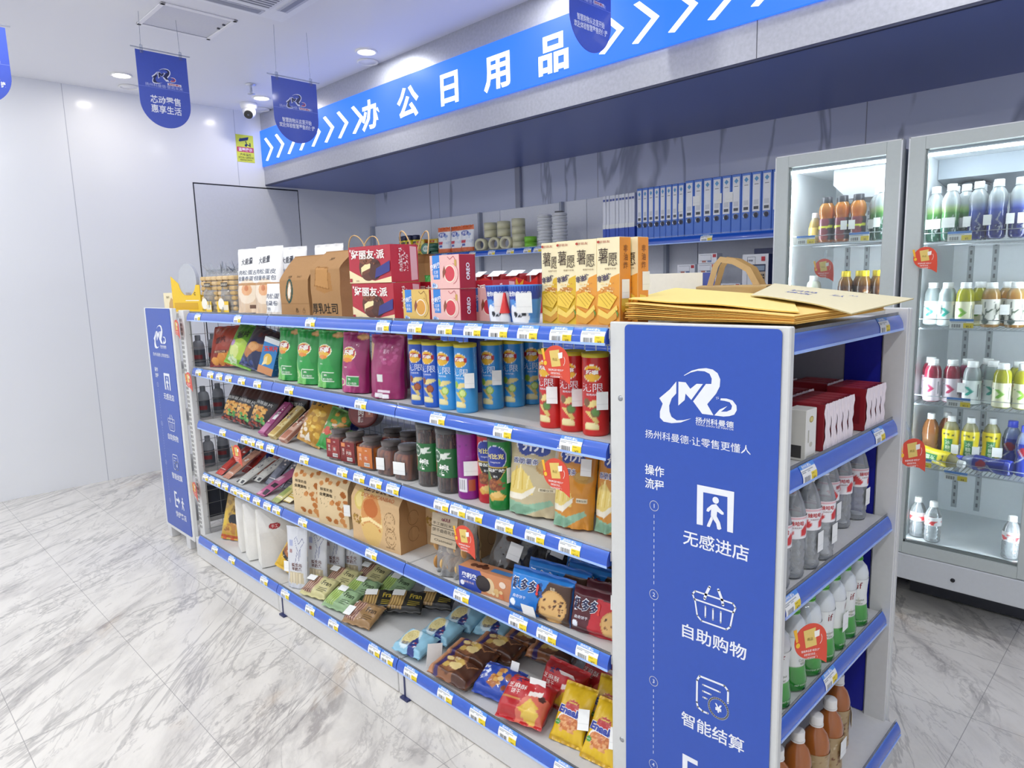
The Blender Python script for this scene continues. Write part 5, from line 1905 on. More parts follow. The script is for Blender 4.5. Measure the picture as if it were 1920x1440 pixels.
jr, jd, jo, jp = meat_jar('#8a1f24', ('猪肉', '脯')), meat_jar('#7a1618', ('蜜汁', '肉脯')), meat_jar('#c8702c', ('素肉', '粒')), meat_jar(None, None)
JY = [(1.432, .087, jr, 'square meat jar with a dark red label and barcode, leftmost of the jars', 0), (1.555, .085, jd, 'square meat jar with a red label and big characters, second of the jars', 0), (1.69, .083, jo, 'square meat jar with an orange label, third of the jars', 0), (1.82, .085, jp, 'square meat jar with a white paper tag and no label, fourth of the jars', 1), (1.93, .09, jp, 'square meat jar with a wide white paper tag beside the green-label jars', 2)]
for x, y, src, l, tg in JY:
    o = again(src)
    place(o, x, y, Z2, 10)
    if tg:
        paper_tag(o, -.012 if tg == 1 else .006, -.054, .05, 8, w=.04, h=.05)
    lab(o, l, 'jar', 'square jars of dried meat')
for k in range(4):
    lab(place(again(jd), 1.62 + .12 * k, .235, Z2, 6), 'square meat jar in the dark back row, %s from the left' % ORD[k], 'jar', 'square jars of dried meat')
# round tub lying with its lid to the front
t = empty('meat_tub')
mb = MB()
mb.lathe([(.055, 0), (.062, .004), (.064, .10)], '#5c2420', 'film', 40)
o = mb.obj('tub', t)
mb = MB()
mb.lathe([(.066, .098), (.067, .104), (.067, .113), (.062, .116), (.002, .116)], '#6a2a28', 'plastic', 40)
fn = plane((0, 0, .1165), (1, 0, 0), (0, 1, 0), (0, 0, 1))
poly(mb, fn, ell(.0, 0, .056, .056, 36), '#7d2f2c', .0003, 'film')
poly(mb, fn, [(.012, -.02), (.046, -.02), (.046, .02), (.012, .02)], '#b86a50', .0006, 'film')
text(mb, fn, '素肉脯', -.008, .0, .026, '#ece4dc', .02, vert=True, off=.001, mat='film')
text(mb, fn, '500', .03, .0, .012, '#f0e8e0', .02, rot=-90, off=.001, mat='film')
mb.obj('lid', t)
t.location = (1.475, .225, Z2 + .187)
t.rotation_euler = (R(78), 0, R(38))
lab(t, 'round dark red tub lying above the jars with its lid facing out', 'tub')
# glass-clear jars of meat sticks
for i, (x, y, l) in enumerate(((2.06, .098, 'clear round jar of meat sticks with a green band, left of the two'), (2.185, .092, 'clear round jar of meat sticks with a green band, right of the two'))):
    if i == 0:
        sj = empty('meat_stick_jar')
        MB().lathe([(.048, 0), (.051, .005), (.051, .215), (.048, .222)], '#efe8e4', 'clear', 36).obj('jar', sj)
        mb = MB()
        rr = random.Random(5)
        for k in range(70):
            a, q = rr.uniform(0, 6.28), .043 * math.sqrt(rr.uniform(.3, 1))
            hh = rr.uniform(.16, .21)
            mb.tube([(q * math.cos(a), q * math.sin(a), .006), (q * math.cos(a + .1) * .98, q * math.sin(a + .1) * .98, hh)], .0042, rr.choice(('#4a1810', '#5f2416', '#38110c', '#7a3420', '#9a6a48')), 'paper', 5)
        mb.obj('meat_sticks', sj)
        m = MB()
        m.lathe([(.0525, .22), (.0535, .223), (.0535, .240), (.05, .243), (.002, .243)], '#c9cbcc', 'clear', 36)
        m.lathe([(.049, .222), (.049, .238), (.001, .238)], '#7a7470', 'plastic', 24)
        m.obj('lid', sj)
        m = MB()
        W = 2 * math.pi * .0518
        band(m, .0518, .060, .168, '#1f6b34', [('e', .42, .72, .07, .07, '#e8efe6'), ('e', .42, .72, .06, .06, '#2c5a3c'), ('p', [(.47, .82), (.62, .88), (.56, .74), (.63, .68), (.5, .64)], '#e6ece2'), ('e', .36, .34, .05, .09, '#8a3a20'), ('d', .1, .1, .3, .9, 30, .008, .02, ['#2f7a44'], 3)], [('棒', .52, .27, .36, '#f2f4ee', {'bold': .04}), ('大辣', .42, .72, .1, '#e8efe6')], 'film', 90)
        m.obj('label', sj)
    lab(place(again(sj), x, y, Z2, 14), l, 'jar', 'round jars of meat sticks')


def cup_can(base, band_c, t1, back=False):
    if back:
        art = [('r', .44, .1, .58, .32, '#e8e6ea'), ('r', .6, .12, .7, .3, '#b85a3a'), ('d', .2, .4, .8, .9, 40, .01, .025, ['#6f1f74', '#8a3a90'], 3)] + [('r', .455 + .014 * i, .13, .46 + .014 * i, .29, '#2a2030') for i in range(8)]
        tx = []
    else:
        art = [('e', .5, .77, .16, .16, '#dfe4f2'), ('e', .5, .77, .15, .15, '#21379a'), ('p', [(.34, .62), (.66, .62), (.5, .36)], '#17191c'), ('s', [(.34, .62), (.66, .62), (.5, .36), (.34, .62)], .01, '#c8a83c'), ('e', .47, .36, .12, .08, '#7a3a20'), ('d', .38, .3, .62, .42, 14, .02, .035, ['#8f4a28', '#a8632f', '#4f7a30'], 5), ('p', [(.36, .18), (.5, .26), (.64, .2), (.6, .14), (.42, .12)], '#d9a84a'), ('p', [(.4, .22), (.55, .28), (.6, .2), (.5, .16)], '#e8c070'), ('r', 0, 0, 1, .11, band_c)]
        tx = [('可比克', .5, .79, .075, '#f0e08a', {'width': .24, 'bold': .03}), ('copico', .5, .70, .035, '#f4f4fa', {'width': .14}), (t1, .5, .58, .05, '#f2f2ee', {'width': .26, 'bold': .02}), ('薯片', .5, .49, .035, '#f2f2ee')]
    return canister('crisps_can', .0405, .248, base, art, tx, '#d6d8da', True)


o = cup_can('#8a1f86', '#8a1f86', '', True)
paper_tag(o, .035, -.030, .115, 40, w=.05)
lab(place(o, 2.305, .088, Z2, 8), 'purple crisps can with a clear lid showing its barcode side', 'crisps can')
lab(place(cup_can('#c8202c', '#b81c28', '番茄味'), 2.385, .10, Z2, 30), 'red crisps can with a clear lid between the purple and green ones', 'crisps can')
o = cup_can('#1f8238', '#177a30', '烧烤味')
paper_tag(o, .042, -.012, .12, 70)
lab(place(o, 2.462, .082, Z2, 22), 'green crisps can with a clear lid beside the beige pouch', 'crisps can')
FR = [('e', .42, .82, .30, .12, '#f0f0f2'), ('e', .42, .82, .275, .105, '#22409c'), ('e', .3, .78, .14, .1, '#22409c'), ('e', .58, .79, .16, .1, '#22409c'), ('e', .4, .9, .2, .09, '#22409c'), ('e', .74, .58, .22, .12, '#b8904c'), ('e', .7, .60, .16, .08, '#caa660'), ('p', [(0, .22), (.5, .24), (.52, .34), (.42, .46), (.24, .56), (.06, .48), (0, .4)], '#e8cf74'),
      ('p', [(0, .18), (.3, .17), (.52, .28), (.56, .36), (.5, .33), (.28, .24), (0, .25)], '#efe8d4'), ('p', [(0, .0), (.4, .0), (.88, .16), (.82, .21), (.4, .12), (0, .16)], '#8fb89a'), ('p', [(0, .02), (.3, .0), (.62, .08), (.2, .12)], '#7aa588'), ('s', [(.1, .3), (.16, .55)], .03, '#d9b84c'), ('s', [(.2, .3), (.24, .58)], .03, '#f2e09a'), ('s', [(.3, .3), (.3, .52)], .03, '#d9b84c'), ('s', [(.38, .32), (.42, .46)], .03, '#f2e09a'), ('r', .62, .30, .88, .345, '#efe6c8')]
FT = [('升升', .45, .82, .12, '#f4f4f8', {'width': .44, 'bold': .05}), ('香脆薯条', .32, .635, .07, '#f4f4f6', {'width': .5, 'bold': .06, 'off': .0008}), ('香脆薯条', .32, .635, .066, '#2c3f8a', {'width': .49, 'bold': .0, 'off': .0016}), ('图案仅供', .75, .322, .028, '#5a4a28', {'width': .22})]
pA = bag('chips_pouch', .215, .272, .06, '#c3b48e', FR, FT, stand=True, seed=52, seal=.03)
lab(place(again(pA), 2.61, .085, Z2, 14, 9), 'beige potato stick pouch with a blue badge, left of the hang tag', 'pouch')
pB = bag('chips_pouch', .145, .268, .06, '#cf8a2a', FR, FT, stand=True, seed=53, seal=.03)
paper_tag(pB, .045, -.03, .19, 8)
lab(place(again(pB), 2.79, .085, Z2, 14, 9), 'orange potato stick pouch with a paper tag, right of the hang tag', 'pouch')
o = again(pB)
lab(place(o, 2.908, .115, Z2, 10, 9), 'orange potato stick pouch at the right end, cut off by the end unit', 'pouch')
lab(place(again(pA), 2.68, .24, Z2, 8, 6), 'beige potato stick pouch in the second row', 'pouch')

# ================================================================ fourth level: packets and bread bags


def packet(col, c2, seed, x, y, z, yaw, label, pitch=66, w=.085, l=.235, d=.028, mat='film', grp=None, art=(), tx=(), roll=0):
    lay = list(art) or [('r', .0, .0, 1, .12, c2), ('r', .2, .2, .8, .45, c2), ('d', .15, .5, .85, .9, 8, .06, .14, [c2, '#f0e8e0'], seed), ('r', .1, .16, .9, .175, '#f0ece6')]
    o = bag('snack_packet', w, l, d, col, lay, tx, seed=seed, mat=mat, seal=.03, wr=.6)
    place(o, x, y, z, yaw, pitch, roll)
    return lab(o, label, 'snack packet', grp)


packet('#a82a22', '#c84034', 1, .11, .04, Z3, 2, 'red snack packet lying at the far left of the fourth level', 58)
packet('#b8322a', '#8a1f1c', 2, .20, .16, Z3, 2, 'red snack packet behind the leftmost one', 52)
packet('#cf9a80', '#b87a60', 3, .225, .035, Z3, 2, 'peach snack packet lying beside the red ones', 60)
packet('#b86a5a', '#8f4438', 4, .33, .19, Z3, 2, 'dull red snack packet behind the peach one', 54)
for k in range(3):
    o = packet('#d3d3cc', '#8f9090', 5 + k, .40 + .07 * k, .035 + .07 * k, Z3 + .012 * k, 2, 'grey-white snack packet in a fan, %s from the left' % ORD[k], 64, grp='grey-white snack packets', art=[('d', .2, .3, .8, .95, 20, .03, .08, ['#8f9298', '#b0b2b4', '#6f7278'], k), ('r', .05, .02, .3, .1, '#35373c'), ('r', .6, .04, .9, .12, '#35373c'), ('r', .1, .16, .9, .18, '#b9b9b4')])
for k in range(4):
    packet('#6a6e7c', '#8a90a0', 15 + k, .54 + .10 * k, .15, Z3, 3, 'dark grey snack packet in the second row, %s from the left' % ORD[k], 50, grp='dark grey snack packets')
packet('#c86a94', '#d994b0', 9, .70, .03, Z3, 2, 'pink snack packet lying in front of the purple one', 68, w=.09, art=[('r', .55, .05, .95, .2, '#2c2630'), ('r', .55, .3, .95, .42, '#35303a'), ('r', .1, .5, .7, .68, '#e4b8c8'), ('r', 0, .02, .4, .1, '#e0a0bc')])
packet('#8f3a60', '#b05a80', 10, .80, .14, Z3 + .01, 2, 'purple-pink snack packet behind the pink one', 62)
for k in range(3):
    packet(('#cfc884', '#d8b83c', '#b8bfa0')[k], ('#9aa860', '#efe6c4', '#8a9a70')[k], 11 + k, .885 + .045 * k, .02 + .035 * k, Z3 + .008 * k, 2, ('pale green snack packet beside the pink ones', 'yellow snack packet touching the cream bread bag', 'grey-green snack packet in the shade by the cream bread bag')[k], 66, w=.07)
BRD = [('d', .1, .72, .75, .8, 5, .055, .075, ['#b8743c', '#c98a50'], 1), ('d', .75, .45, .95, .85, 6, .05, .08, ['#b8743c', '#c98a50', '#a8642f'], 2), ('d', .45, .28, .95, .45, 6, .06, .08, ['#b8743c', '#c98a50'], 3), ('d', .25, .05, .9, .24, 8, .06, .085, ['#b8743c', '#c98a50', '#a8642f'], 4), ('e', .18, .9, .05, .04, '#6f5a30'), ('s', [(.1, .46), (.16, .36)], .012, '#5a4a34'), ('s', ell(.3, .42, .07, .09, 12), .008, '#8a7a5a'), ('r', .08, .48, .5, .485, '#6a5a3c')]
BT = [('蜂蜜奶香', .32, .63, .055, '#33291c', {'width': .44}), ('全麦面包', .30, .54, .055, '#33291c', {'width': .46, 'bold': .02}), ('了', .62, .53, .045, '#33291c')]
cb = gable('bread_bag', .195, .262, .125, '#dcc49a', BRD, BT, h1=.66, fold=.006, side=[('e', .5, .72, .3, .26, '#c98a50'), ('e', .5, .72, .2, .17, '#b06a38'), ('e', .42, .3, .3, .2, '#d6b888'), ('e', .7, .4, .2, .14, '#c0814a')])
lab(place(again(cb), 1.185, .098, Z3, 12), 'cream paper bread bag with printed loaves, left of the pair', 'bread bag', 'cream printed bread bags')
o = again(cb)
paper_tag(o, .095, -.068, .09, 10)
lab(place(o, 1.395, .098, Z3, 12), 'cream paper bread bag with printed loaves and a paper tag, right of the pair', 'bread bag', 'cream printed bread bags')
lab(place(again(cb), 1.33, .24, Z3, 6), 'cream paper bread bag in the shade of the second row', 'bread bag', 'cream printed bread bags')
TAN = [('e', .17, .68, .10, .14, '#d3bc6a'), ('e', .17, .68, .07, .10, '#e0cc86'), ('e', .44, .40, .235, .38, '#dcb978'), ('e', .44, .52, .22, .24, '#cf945a'), ('e', .43, .60, .16, .13, '#bf6f3c'), ('p', [(.21, .40), (.4, .46), (.66, .38), (.66, .33), (.4, .40), (.22, .33)], '#efd9a0'), ('p', [(.24, .30), (.42, .36), (.62, .30), (.62, .26), (.4, .31)], '#c4702f'), ('e', .43, .2, .19, .16, '#dcb872'), ('s', ell(.82, .46, .1, .15, 16), .008, '#7a5a34'), ('s', ell(.82, .46, .07, .105, 14), .005, '#7a5a34'), ('s', ell(.82, .22, .1, .15, 16), .008, '#7a5a34'), ('s', ell(.82, .22, .07, .105, 14), .005, '#7a5a34'), ('d', .05, .3, .22, .45, 16, .015, .03, ['#8a6a3a', '#a8843f'], 3)]
TT = [('豆乳餐包', .52, .89, .135, '#3a2216', {'width': .62}), ('DOURUCANBAO', .54, .775, .062, '#c2622f', {'width': .66}), ('11%', .82, .46, .035, '#6a4a28'), ('75%', .82, .22, .035, '#6a4a28'), ('净含量: 360克', .8, .06, .028, '#6a4a28')]
TS = [('s', ell(.5, .72, .2, .16, 16), .012, '#7a5a3a'), ('s', ell(.5, .36, .2, .16, 16), .012, '#7a5a3a')]
tn = gable('bread_bag', .30, .272, .145, '#d3b184', TAN, TT, h1=.7, side=TS, side_col='#b98f62', fold=0)
lab(place(again(tn), 1.80, .108, Z3, 6), 'large tan bread bag printed with a filled bun', 'bread bag', 'tan bread bags')
lab(place(again(tn), 1.99, .25, Z3, 8), 'tan bread bag standing behind the large one', 'bread bag', 'tan bread bags')
# clear bag of cookies
t = empty('cookie_bag')
mb = MB()
rr = random.Random(4)
for q in range(5):
    for r in range(2):
        for k in range(4):
            x, z = -.07 + q * .035, .02 + r * .07
            mb.lathe([(.004, -.005), (.026, -.004), (.028, 0), (.026, .004), (.004, .005)], rr.choice(('#d0a066', '#c08c50', '#dfb87c', '#a87a48')), 'paper', 14, o=(0, 0, 0))
            for arr in mb.V[-3:]:
                a = arr.copy()
                arr[:] = np.stack([a[:, 2] + x + rr.uniform(-.003, .003), a[:, 0] * 1.0 - .03 + k * .018, a[:, 1] + z + .015], -1)
mb.obj('cookies', t)
bag('wrapper', .205, .25, .12, '#f6f8f8', (), (), stand=True, mat='wrap', parent=t, wr=2, seed=61)
mb = MB()
fn = plane((-.08, -.064, .115), (1, 0, 0), (0, .12, .99), (0, -1, .1))
decal(mb, fn, .13, .115, [('r', 0, 0, 1, 1, '#b9a88c'), ('r', .0, .56, 1, .58, '#3f382c'), ('r', 0, .26, 1, .28, '#3f382c')])
words(mb, fn, .13, .115, [('caUUI', .55, .84, .14, '#7a2438', {'bold': .03}), ('手工提拉米苏', .5, .67, .1, '#3f382c', {'width': .9}), ('饼干曲奇礼包', .5, .46, .12, '#3f382c', {'width': .9}), ('Oatmeal', .5, .14, .1, '#3f382c', {'width': .7})])
mb.obj('label', t)
lab(place(t, 2.25, .085, Z3, 6, 2), 'clear bag of oat cookies with a beige label behind the hang tag', 'cookie bag')
for k, (x, y, rl) in enumerate(((2.41, .12, 12), (2.50, .265, 14))):
    t = empty('dark_cookie_bag')
    mb = MB()
    for q in range(6):
        mb.lathe([(.004, 0), (.045, .004), (.048, .012), (.042, .02), (.004, .022)], ('#3a2a1c', '#4a3524', '#241a12')[q % 3], 'paper', 16, o=(0.01 * (q % 2), 0, .01 + q * .03))
    mb.obj('cookies', t)
    bag('wrapper', .18, .24, .10, '#b8b4b0', (), (), stand=True, mat='wrap', parent=t, wr=2.4, seed=70 + k)
    paper_tag(t, .03, -.058, .11, 4, 8, w=.05, h=.06)
    lab(place(t, x, y, Z3, 14, 14, rl), ('dark clear cookie bag with a grey paper tag, left of the two', 'dark clear cookie bag with a grey paper tag, right of the two')[k], 'cookie bag', 'dark cookie bags')
# long biscuit carton
t = empty('long_biscuit_box')
carton('carton_body', .235, .082, .062, '#d08a5c', ([('p', [(0, 0), (.42, 0), (.5, .5), (.42, 1), (0, 1)], '#2f4aa8'), ('e', .46, .48, .13, .125, '#20191a'), ('e', .585, .46, .10, .12, '#e3c79a'), ('e', .5, .48, .11, .11, '#2a2022'), ('e', .72, .3, .05, .05, '#e0b878'), ('d', .62, .1, .85, .35, 8, .02, .035, ['#e8c48c', '#d97a50', '#f0d8a8'], 4), ('e', .84, .68, .06, .05, '#eed8c4'), ('e', .07, .28, .04, .04, '#e8ecf6')],
                                                     [('奥利奥', .21, .66, .24, '#f4f6fb', {'bold': .04, 'width': .30}), ('蜜桃乌龙', .2, .36, .1, '#f2d8c8', {'width': .2})]), side=('#2f4aa8', [('r', 0, 0, 1, .08, '#24398a')], []), top=('#d99468', [('e', .2, .5, .06, .055, '#6b3a24'), ('e', .31, .5, .06, .055, '#5a2c1c'), ('e', .42, .5, .06, .055, '#6b3a24'), ('r', .55, .3, .92, .7, '#4f8fd0'), ('e', .37, .75, .04, .04, '#5a2c1c')], []), left=('#e9e6e0', [], []), parent=t)
lab(place(t, 2.468, .026, Z3, 8), 'long orange and blue biscuit carton lying on the fourth level', 'biscuit box')
CK = [('g', .1, .9, '#2b86d8'), ('p', [(.5, 0), (1, 0), (1, .86), (.66, .86), (.56, .6), (.5, .3)], '#4a3020'), ('e', .74, .34, .21, .21, '#c99a58'), ('e', .74, .34, .19, .19, '#d6ab6a'), ('d', .6, .2, .9, .5, 22, .012, .026, ['#3a2014', '#4a2a1a', '#8a5a30'], 3), ('e', .1, .2, .05, .05, '#e8eef8'), ('e', .5, .6, .05, .09, '#2a2030'), ('d', .42, .5, .56, .8, 6, .02, .03, ['#1f4a90'], 5), ('r', .0, .92, 1, 1, '#1a5fb0')]
CT = [('趣多多', .265, .64, .27, '#f4f6fb', {'bold': .05, 'width': .43, 'off': .0012}), ('趣多多', .265, .64, .25, '#1c2450', {'bold': .025, 'width': .41, 'off': .0022}), ('!', .485, .62, .28, '#d8372c', {'bold': .05, 'off': .002}), ('曲奇饼干', .2, .36, .07, '#eef2fa', {'width': .22}), ('香脆', .72, .72, .07, '#e8d8b8')]
bk = bag('cookie_pack', .245, .145, .045, '#1d6ec0', CK, CT, seed=81, seal=.06, wr=.8, brick=True)
paper_tag(bk, -.02, -.034, .02, 0, -35, w=.05, h=.045)
for k in range(5):
    o = again(bk) if k == 0 else again(bk)
    place(o, 2.69 + .03 * k, .055 + .062 * k, Z3 + .003 * k, 8, 16)
    lab(o, ('blue cookie pack at the front of its row, with a paper tag' if k == 0 else 'blue cookie pack, %s behind the front one' % ORD[k - 1]), 'cookie pack', 'blue cookie packs')
CR = [('p', [(.32, 0), (1, 0), (1, 1), (.5, .84), (.36, .5)], '#a81c2c')] + [l if l[0] != 'g' else ('g', 0, .9, '#5a1822') for l in CK[2:8]]
rk = bag('cookie_pack', .21, .14, .05, '#4f1620', [('p', [(.3, 0), (1, 0), (1, .8), (.45, .84), (.36, .5)], '#b8202c')] + CR[1:5], CT[:4], seed=82, seal=.06, wr=.8, brick=True)
paper_tag(rk, .06, -.03, .12, 0, -12, w=.05, h=.045)
lab(place(again(rk), 2.885, .055, Z3, 10, 14), 'dark red cookie pack at the front, beside the blue packs', 'cookie pack', 'dark red cookie packs')
lab(place(again(rk), 2.90, .125, Z3, 10, 14), 'dark red cookie pack behind the front one', 'cookie pack', 'dark red cookie packs')

# ================================================================ base level
o = bag('noodle_snack_bag', .19, .285, .075, '#c9a23a', [('g', .55, 1, '#8a6f44'), ('d', .1, .5, .9, .95, 30, .05, .1, ['#a88a4c', '#c2a35c', '#8a6c34'], 2), ('p', [(.05, .25), (.25, .3), (.25, .6), (.05, .55)], '#d9b62c'), ('e', .6, .42, .26, .17, '#23262c'), ('d', .2, .12, .9, .32, 24, .05, .1, ['#b8803c', '#a06a2c', '#d09a54'], 4), ('r', 0, 0, 1, .1, '#c2541f')], [('干脆面', .55, .60, .07, '#3a2a14')], seed=90)
lab(place(o, .24, .04, Z4, 24, 18, 2), 'yellow noodle snack bag at the far left of the bottom level', 'snack bag')
wb = gable('paper_bread_bag', .20, .30, .115, '#f0eee8', [('e', .40, .70, .15, .075, '#a83038'), ('e', .40, .70, .12, .055, '#c2474c')], [('手工', .40, .70, .055, '#f2e6e2'), ('BREAD', .75, .3, .02, '#b8b2a4')], h1=.6, fold=0, side_col='#e8e6de')
for i, (x, y) in enumerate(((.43, .065), (.58, .07), (.73, .08))):
    lab(place(again(wb), x, y + .04, Z4, 74, 2), ('white paper bread bag with a red oval, far left of the three', 'white paper bread bag with a red oval, middle of the three', 'white paper bread bag with a red oval, nearest of the three')[i], 'bread bag', 'white paper bread bags')
for k in range(2):
    lab(place(again(wb), .58 + .17 * k, .29, Z4, 80, 2), 'white paper bread bag in the shade of the second row, %s from the left' % ORD[k], 'bread bag', 'white paper bread bags')
o = bag('noodle_snack_bag', .165, .25, .075, '#d9ae1e', [('g', .7, 1, '#c79a1a'), ('e', .5, .36, .38, .24, '#2c2826'), ('e', .5, .4, .34, .2, '#a8632c'), ('d', .2, .3, .8, .52, 30, .03, .08, ['#c4843c', '#b06a2a', '#8f4f1f'], 3), ('d', .12, .2, .88, .62, 40, .008, .018, ['#e8e0cc', '#f2ecd8'], 8), ('d', .15, .58, .9, .76, 16, .03, .06, ['#2a2622', '#403828'], 5)], [('黑芝麻', .55, .70, .1, '#211d18', {'rot': 12, 'bold': .03})], seed=91)
lab(place(o, .915, .02, Z4, 14, 34, 14), 'yellow sesame noodle bag leaning right beside the white paper bags', 'snack bag')
o = bag('blue_snack_bag', .13, .20, .05, '#1f4f86', [('d', .1, .5, .9, .95, 12, .06, .12, ['#3a7ab8', '#5c98cc'], 3)], [], seed=92)
lab(place(o, .93, .17, Z4, 12, 40, 10), 'blue snack bag half hidden behind the nearest white paper bag', 'snack bag')
MLK = [('s', [(.62, .72), (.5, .84), (.42, .80), (.5, .70), (.58, .62), (.52, .52), (.48, .42)], .02, '#6a7098'), ('s', [(.62, .72), (.78, .82), (.86, .76), (.74, .68), (.66, .6), (.66, .45)], .02, '#6a7098'), ('s', [(.56, .6), (.6, .5), (.58, .4)], .014, '#8a90b0'), ('s', [(.7, .66), (.72, .5)], .014, '#8a90b0'), ('r', .14, .68, .34, .78, '#a8b0d0'), ('p', [(.12, .08), (.9, .08), (.84, .26), (.16, .27)], '#cdbfa0'), ('r', .2, .06, .28, .24, '#e0d2b0'), ('r', .36, .07, .44, .26, '#e6dabc'), ('r', .52, .06, .60, .25, '#dccdaa'), ('r', .68, .08, .76, .24, '#e6dabc')]
MTX = [('益生元', .56, .385, .055, '#6a3a30', {'width': .5, 'bold': .02}), ('羊奶条', .56, .32, .055, '#6a3a30', {'width': .5, 'bold': .02}), ('酪', .24, .6, .06, '#a8504a')]
mk = bag('milk_stick_pouch', .125, .30, .035, '#d6d8dc', MLK, MTX, stand=True, seed=95, seal=.02, mat='film', wr=.5)
MP = [(1.10, -.005, 0), (1.155, .075, 0), (1.205, .155, 1), (1.25, .225, 0), (1.285, .285, 0)]
for k, (x, y, tg) in enumerate(MP):
    o = again(mk)
    place(o, x, y, Z4, 22, 4)
    lab(o, 'pale milk stick pouch with a line drawing, %s from the front' % ORD[k], 'pouch', 'pale milk stick pouches')
paper_tag(mk, -.06, -.012, .10, 0, w=.03)


def pillow_pack(name, col, art, tx, w=.165, l=.125, d=.04, seed=1, tagpos=None, brick=True):
    o = bag(name, w, l, d, col, art, tx, seed=seed, seal=.06, wr=.8, brick=brick)
    if tagpos:
        paper_tag(o, *tagpos)
    return o


def choc(base, s1, s2, tc):
    art = [('p', [(.03, .12), (.44, .08), (.46, .92), (.05, .9)], s1)] + [('s', [(.1 + .08 * i, .12), (.12 + .08 * i, .9)], .035, s2) for i in range(5)] + [('e', .08, .85, .05, .06, '#e8e6e0'), ('e', .56, .62, .05, .05, '#2c2a24'), ('e', .56, .62, .035, .035, base), ('r', .6, .3, .92, .32, tc), ('r', .6, .22, .85, .24, tc), ('r', .6, .38, .9, .40, tc)]
    return art, [('Fran', .76, .62, .26, tc, {'bold': .01, 'width': .34})]


a, tx = choc('#d8d09a', '#6a4436', '#c8a48c', '#3a3a2a')
cr = pillow_pack('biscuit_pack', '#cfc890', a, tx, seed=101, tagpos=(-.06, -.026, .085, 0, 0, 0, .05, .03))
a, tx = choc('#a9c29a', '#7a9a50', '#b8d070', '#2f3f2a')
gn = pillow_pack('biscuit_pack', '#93b285', a, tx, seed=102, tagpos=(-.02, -.026, .10, 0, 0, 0, .05, .03))
a, tx = choc('#a8845c', '#6a4034', '#c09a84', '#3c2a1c')
tp = pillow_pack('biscuit_pack', '#9c7a50', a, tx, w=.16, seed=103, tagpos=(-.065, -.02, .05, 0, 0, 0, .04, .05))
a, tx = choc('#2a2723', '#8a6a3c', '#c9a868', '#c9b23c')
bl = pillow_pack('biscuit_pack', '#23211e', a, tx, seed=104, tagpos=(-.04, -.026, .09, 0, 0, 0, .055, .032))
ZB = Z4
PK = [(cr, 1.255, -.005, 14, 0, 'cream biscuit pack with chocolate fingers, nearest of the three'), (cr, 1.275, .10, 12, .02, 'cream biscuit pack with chocolate fingers, middle of the three'), (cr, 1.32, .20, 10, .03, 'cream biscuit pack with chocolate fingers, furthest of the three'),
      (gn, 1.455, -.01, 10, 0, 'pale green biscuit pack, nearest of the three'), (gn, 1.455, .10, 14, .012, 'pale green biscuit pack, middle of the three'), (gn, 1.52, .18, 14, .02, 'pale green biscuit pack, furthest of the three'),
      (tp, 1.645, -.02, 14, 0, 'tan biscuit pack between the green and black ones'),
      (bl, 1.67, .075, 40, .012, 'black biscuit pack with gold lettering, nearest of the three'), (bl, 1.73, .15, 34, .03, 'black biscuit pack with gold lettering, middle of the three'), (bl, 1.80, .22, 30, .04, 'black biscuit pack with gold lettering, furthest of the three')]
for src, x, y, yaw, dz, l in PK:
    lab(place(again(src), x, y, ZB + dz * .6, yaw, 68), l, 'biscuit pack', 'biscuit packs on the bottom level')
lb = pillow_pack('bread_roll_pack', '#8fc0d6', [('e', .36, .5, .27, .36, '#cfe2ea'), ('e', .33, .52, .22, .28, '#e2d49a'), ('s', ell(.33, .52, .17, .26, 12), .015, '#c8b468'), ('s', ell(.33, .52, .11, .17, 12), .015, '#d2c078'), ('s', ell(.33, .52, .05, .08, 8), .015, '#c8b468'), ('p', [(.55, .0), (.8, .0), (.72, .4), (.55, .62), (.5, .4)], '#27387e'), ('d', .6, .1, .75, .4, 7, .02, .035, ['#a83a44', '#d8dcec'], 3)], [('软面包', .42, .25, .12, '#3a4a80', {'rot': 10})], w=.15, l=.13, d=.05, seed=111, tagpos=None)
for k, (x, y, yaw, dz) in enumerate(((2.02, -.015, 8, 0), (2.035, .09, 8, .008), (2.07, .19, 10, .012), (2.15, .235, 14, .012))):
    lab(place(again(lb), x, y, ZB + dz, yaw, 78), 'light blue bread roll pack, %s from the front' % ORD[k], 'bread pack', 'light blue bread roll packs')
br = pillow_pack('bread_roll_pack', '#8a5a3a', [('p', [(0, .0), (.12, .0), (.16, 1), (.0, 1)], '#b88058'), ('p', [(.16, 0), (.26, 0), (.3, 1), (.2, 1)], '#37265e'), ('d', .3, .3, .62, .8, 10, .07, .11, ['#d8bb70', '#c9a858', '#e2cb8c'], 3), ('p', [(.62, 0), (1, 0), (1, 1), (.7, 1)], '#4a2a1c'), ('s', [(.3, .2), (.5, .14), (.66, .3), (.9, .2)], .04, '#5a3420'), ('s', [(.62, .8), (.8, .6), (.95, .8)], .02, '#9a6a44')], [('手撕', .44, .8, .12, '#e8d8c0', {'rot': -8})], w=.20, l=.112, d=.06, seed=112)
for k, (x, y, yaw, dz) in enumerate(((2.285, -.01, 4, 0), (2.285, .085, 6, .006), (2.325, .165, 8, .006), (2.375, .235, 10, .01), (2.44, .27, 14, .01))):
    lab(place(again(br), x, y, ZB + dz, yaw, 79), 'brown bread roll pack, %s from the front' % ORD[k], 'bread pack', 'brown bread roll packs')
mb = MB()
mb.box(-.03, .03, -.0005, .0005, 0, .085, '#f1f2ef', 'paper')
lab(place(mb.obj('paper_card'), 2.145, .0, Z4, 70, 8, 10), 'white blank card standing between the light blue and brown bread packs', 'card')
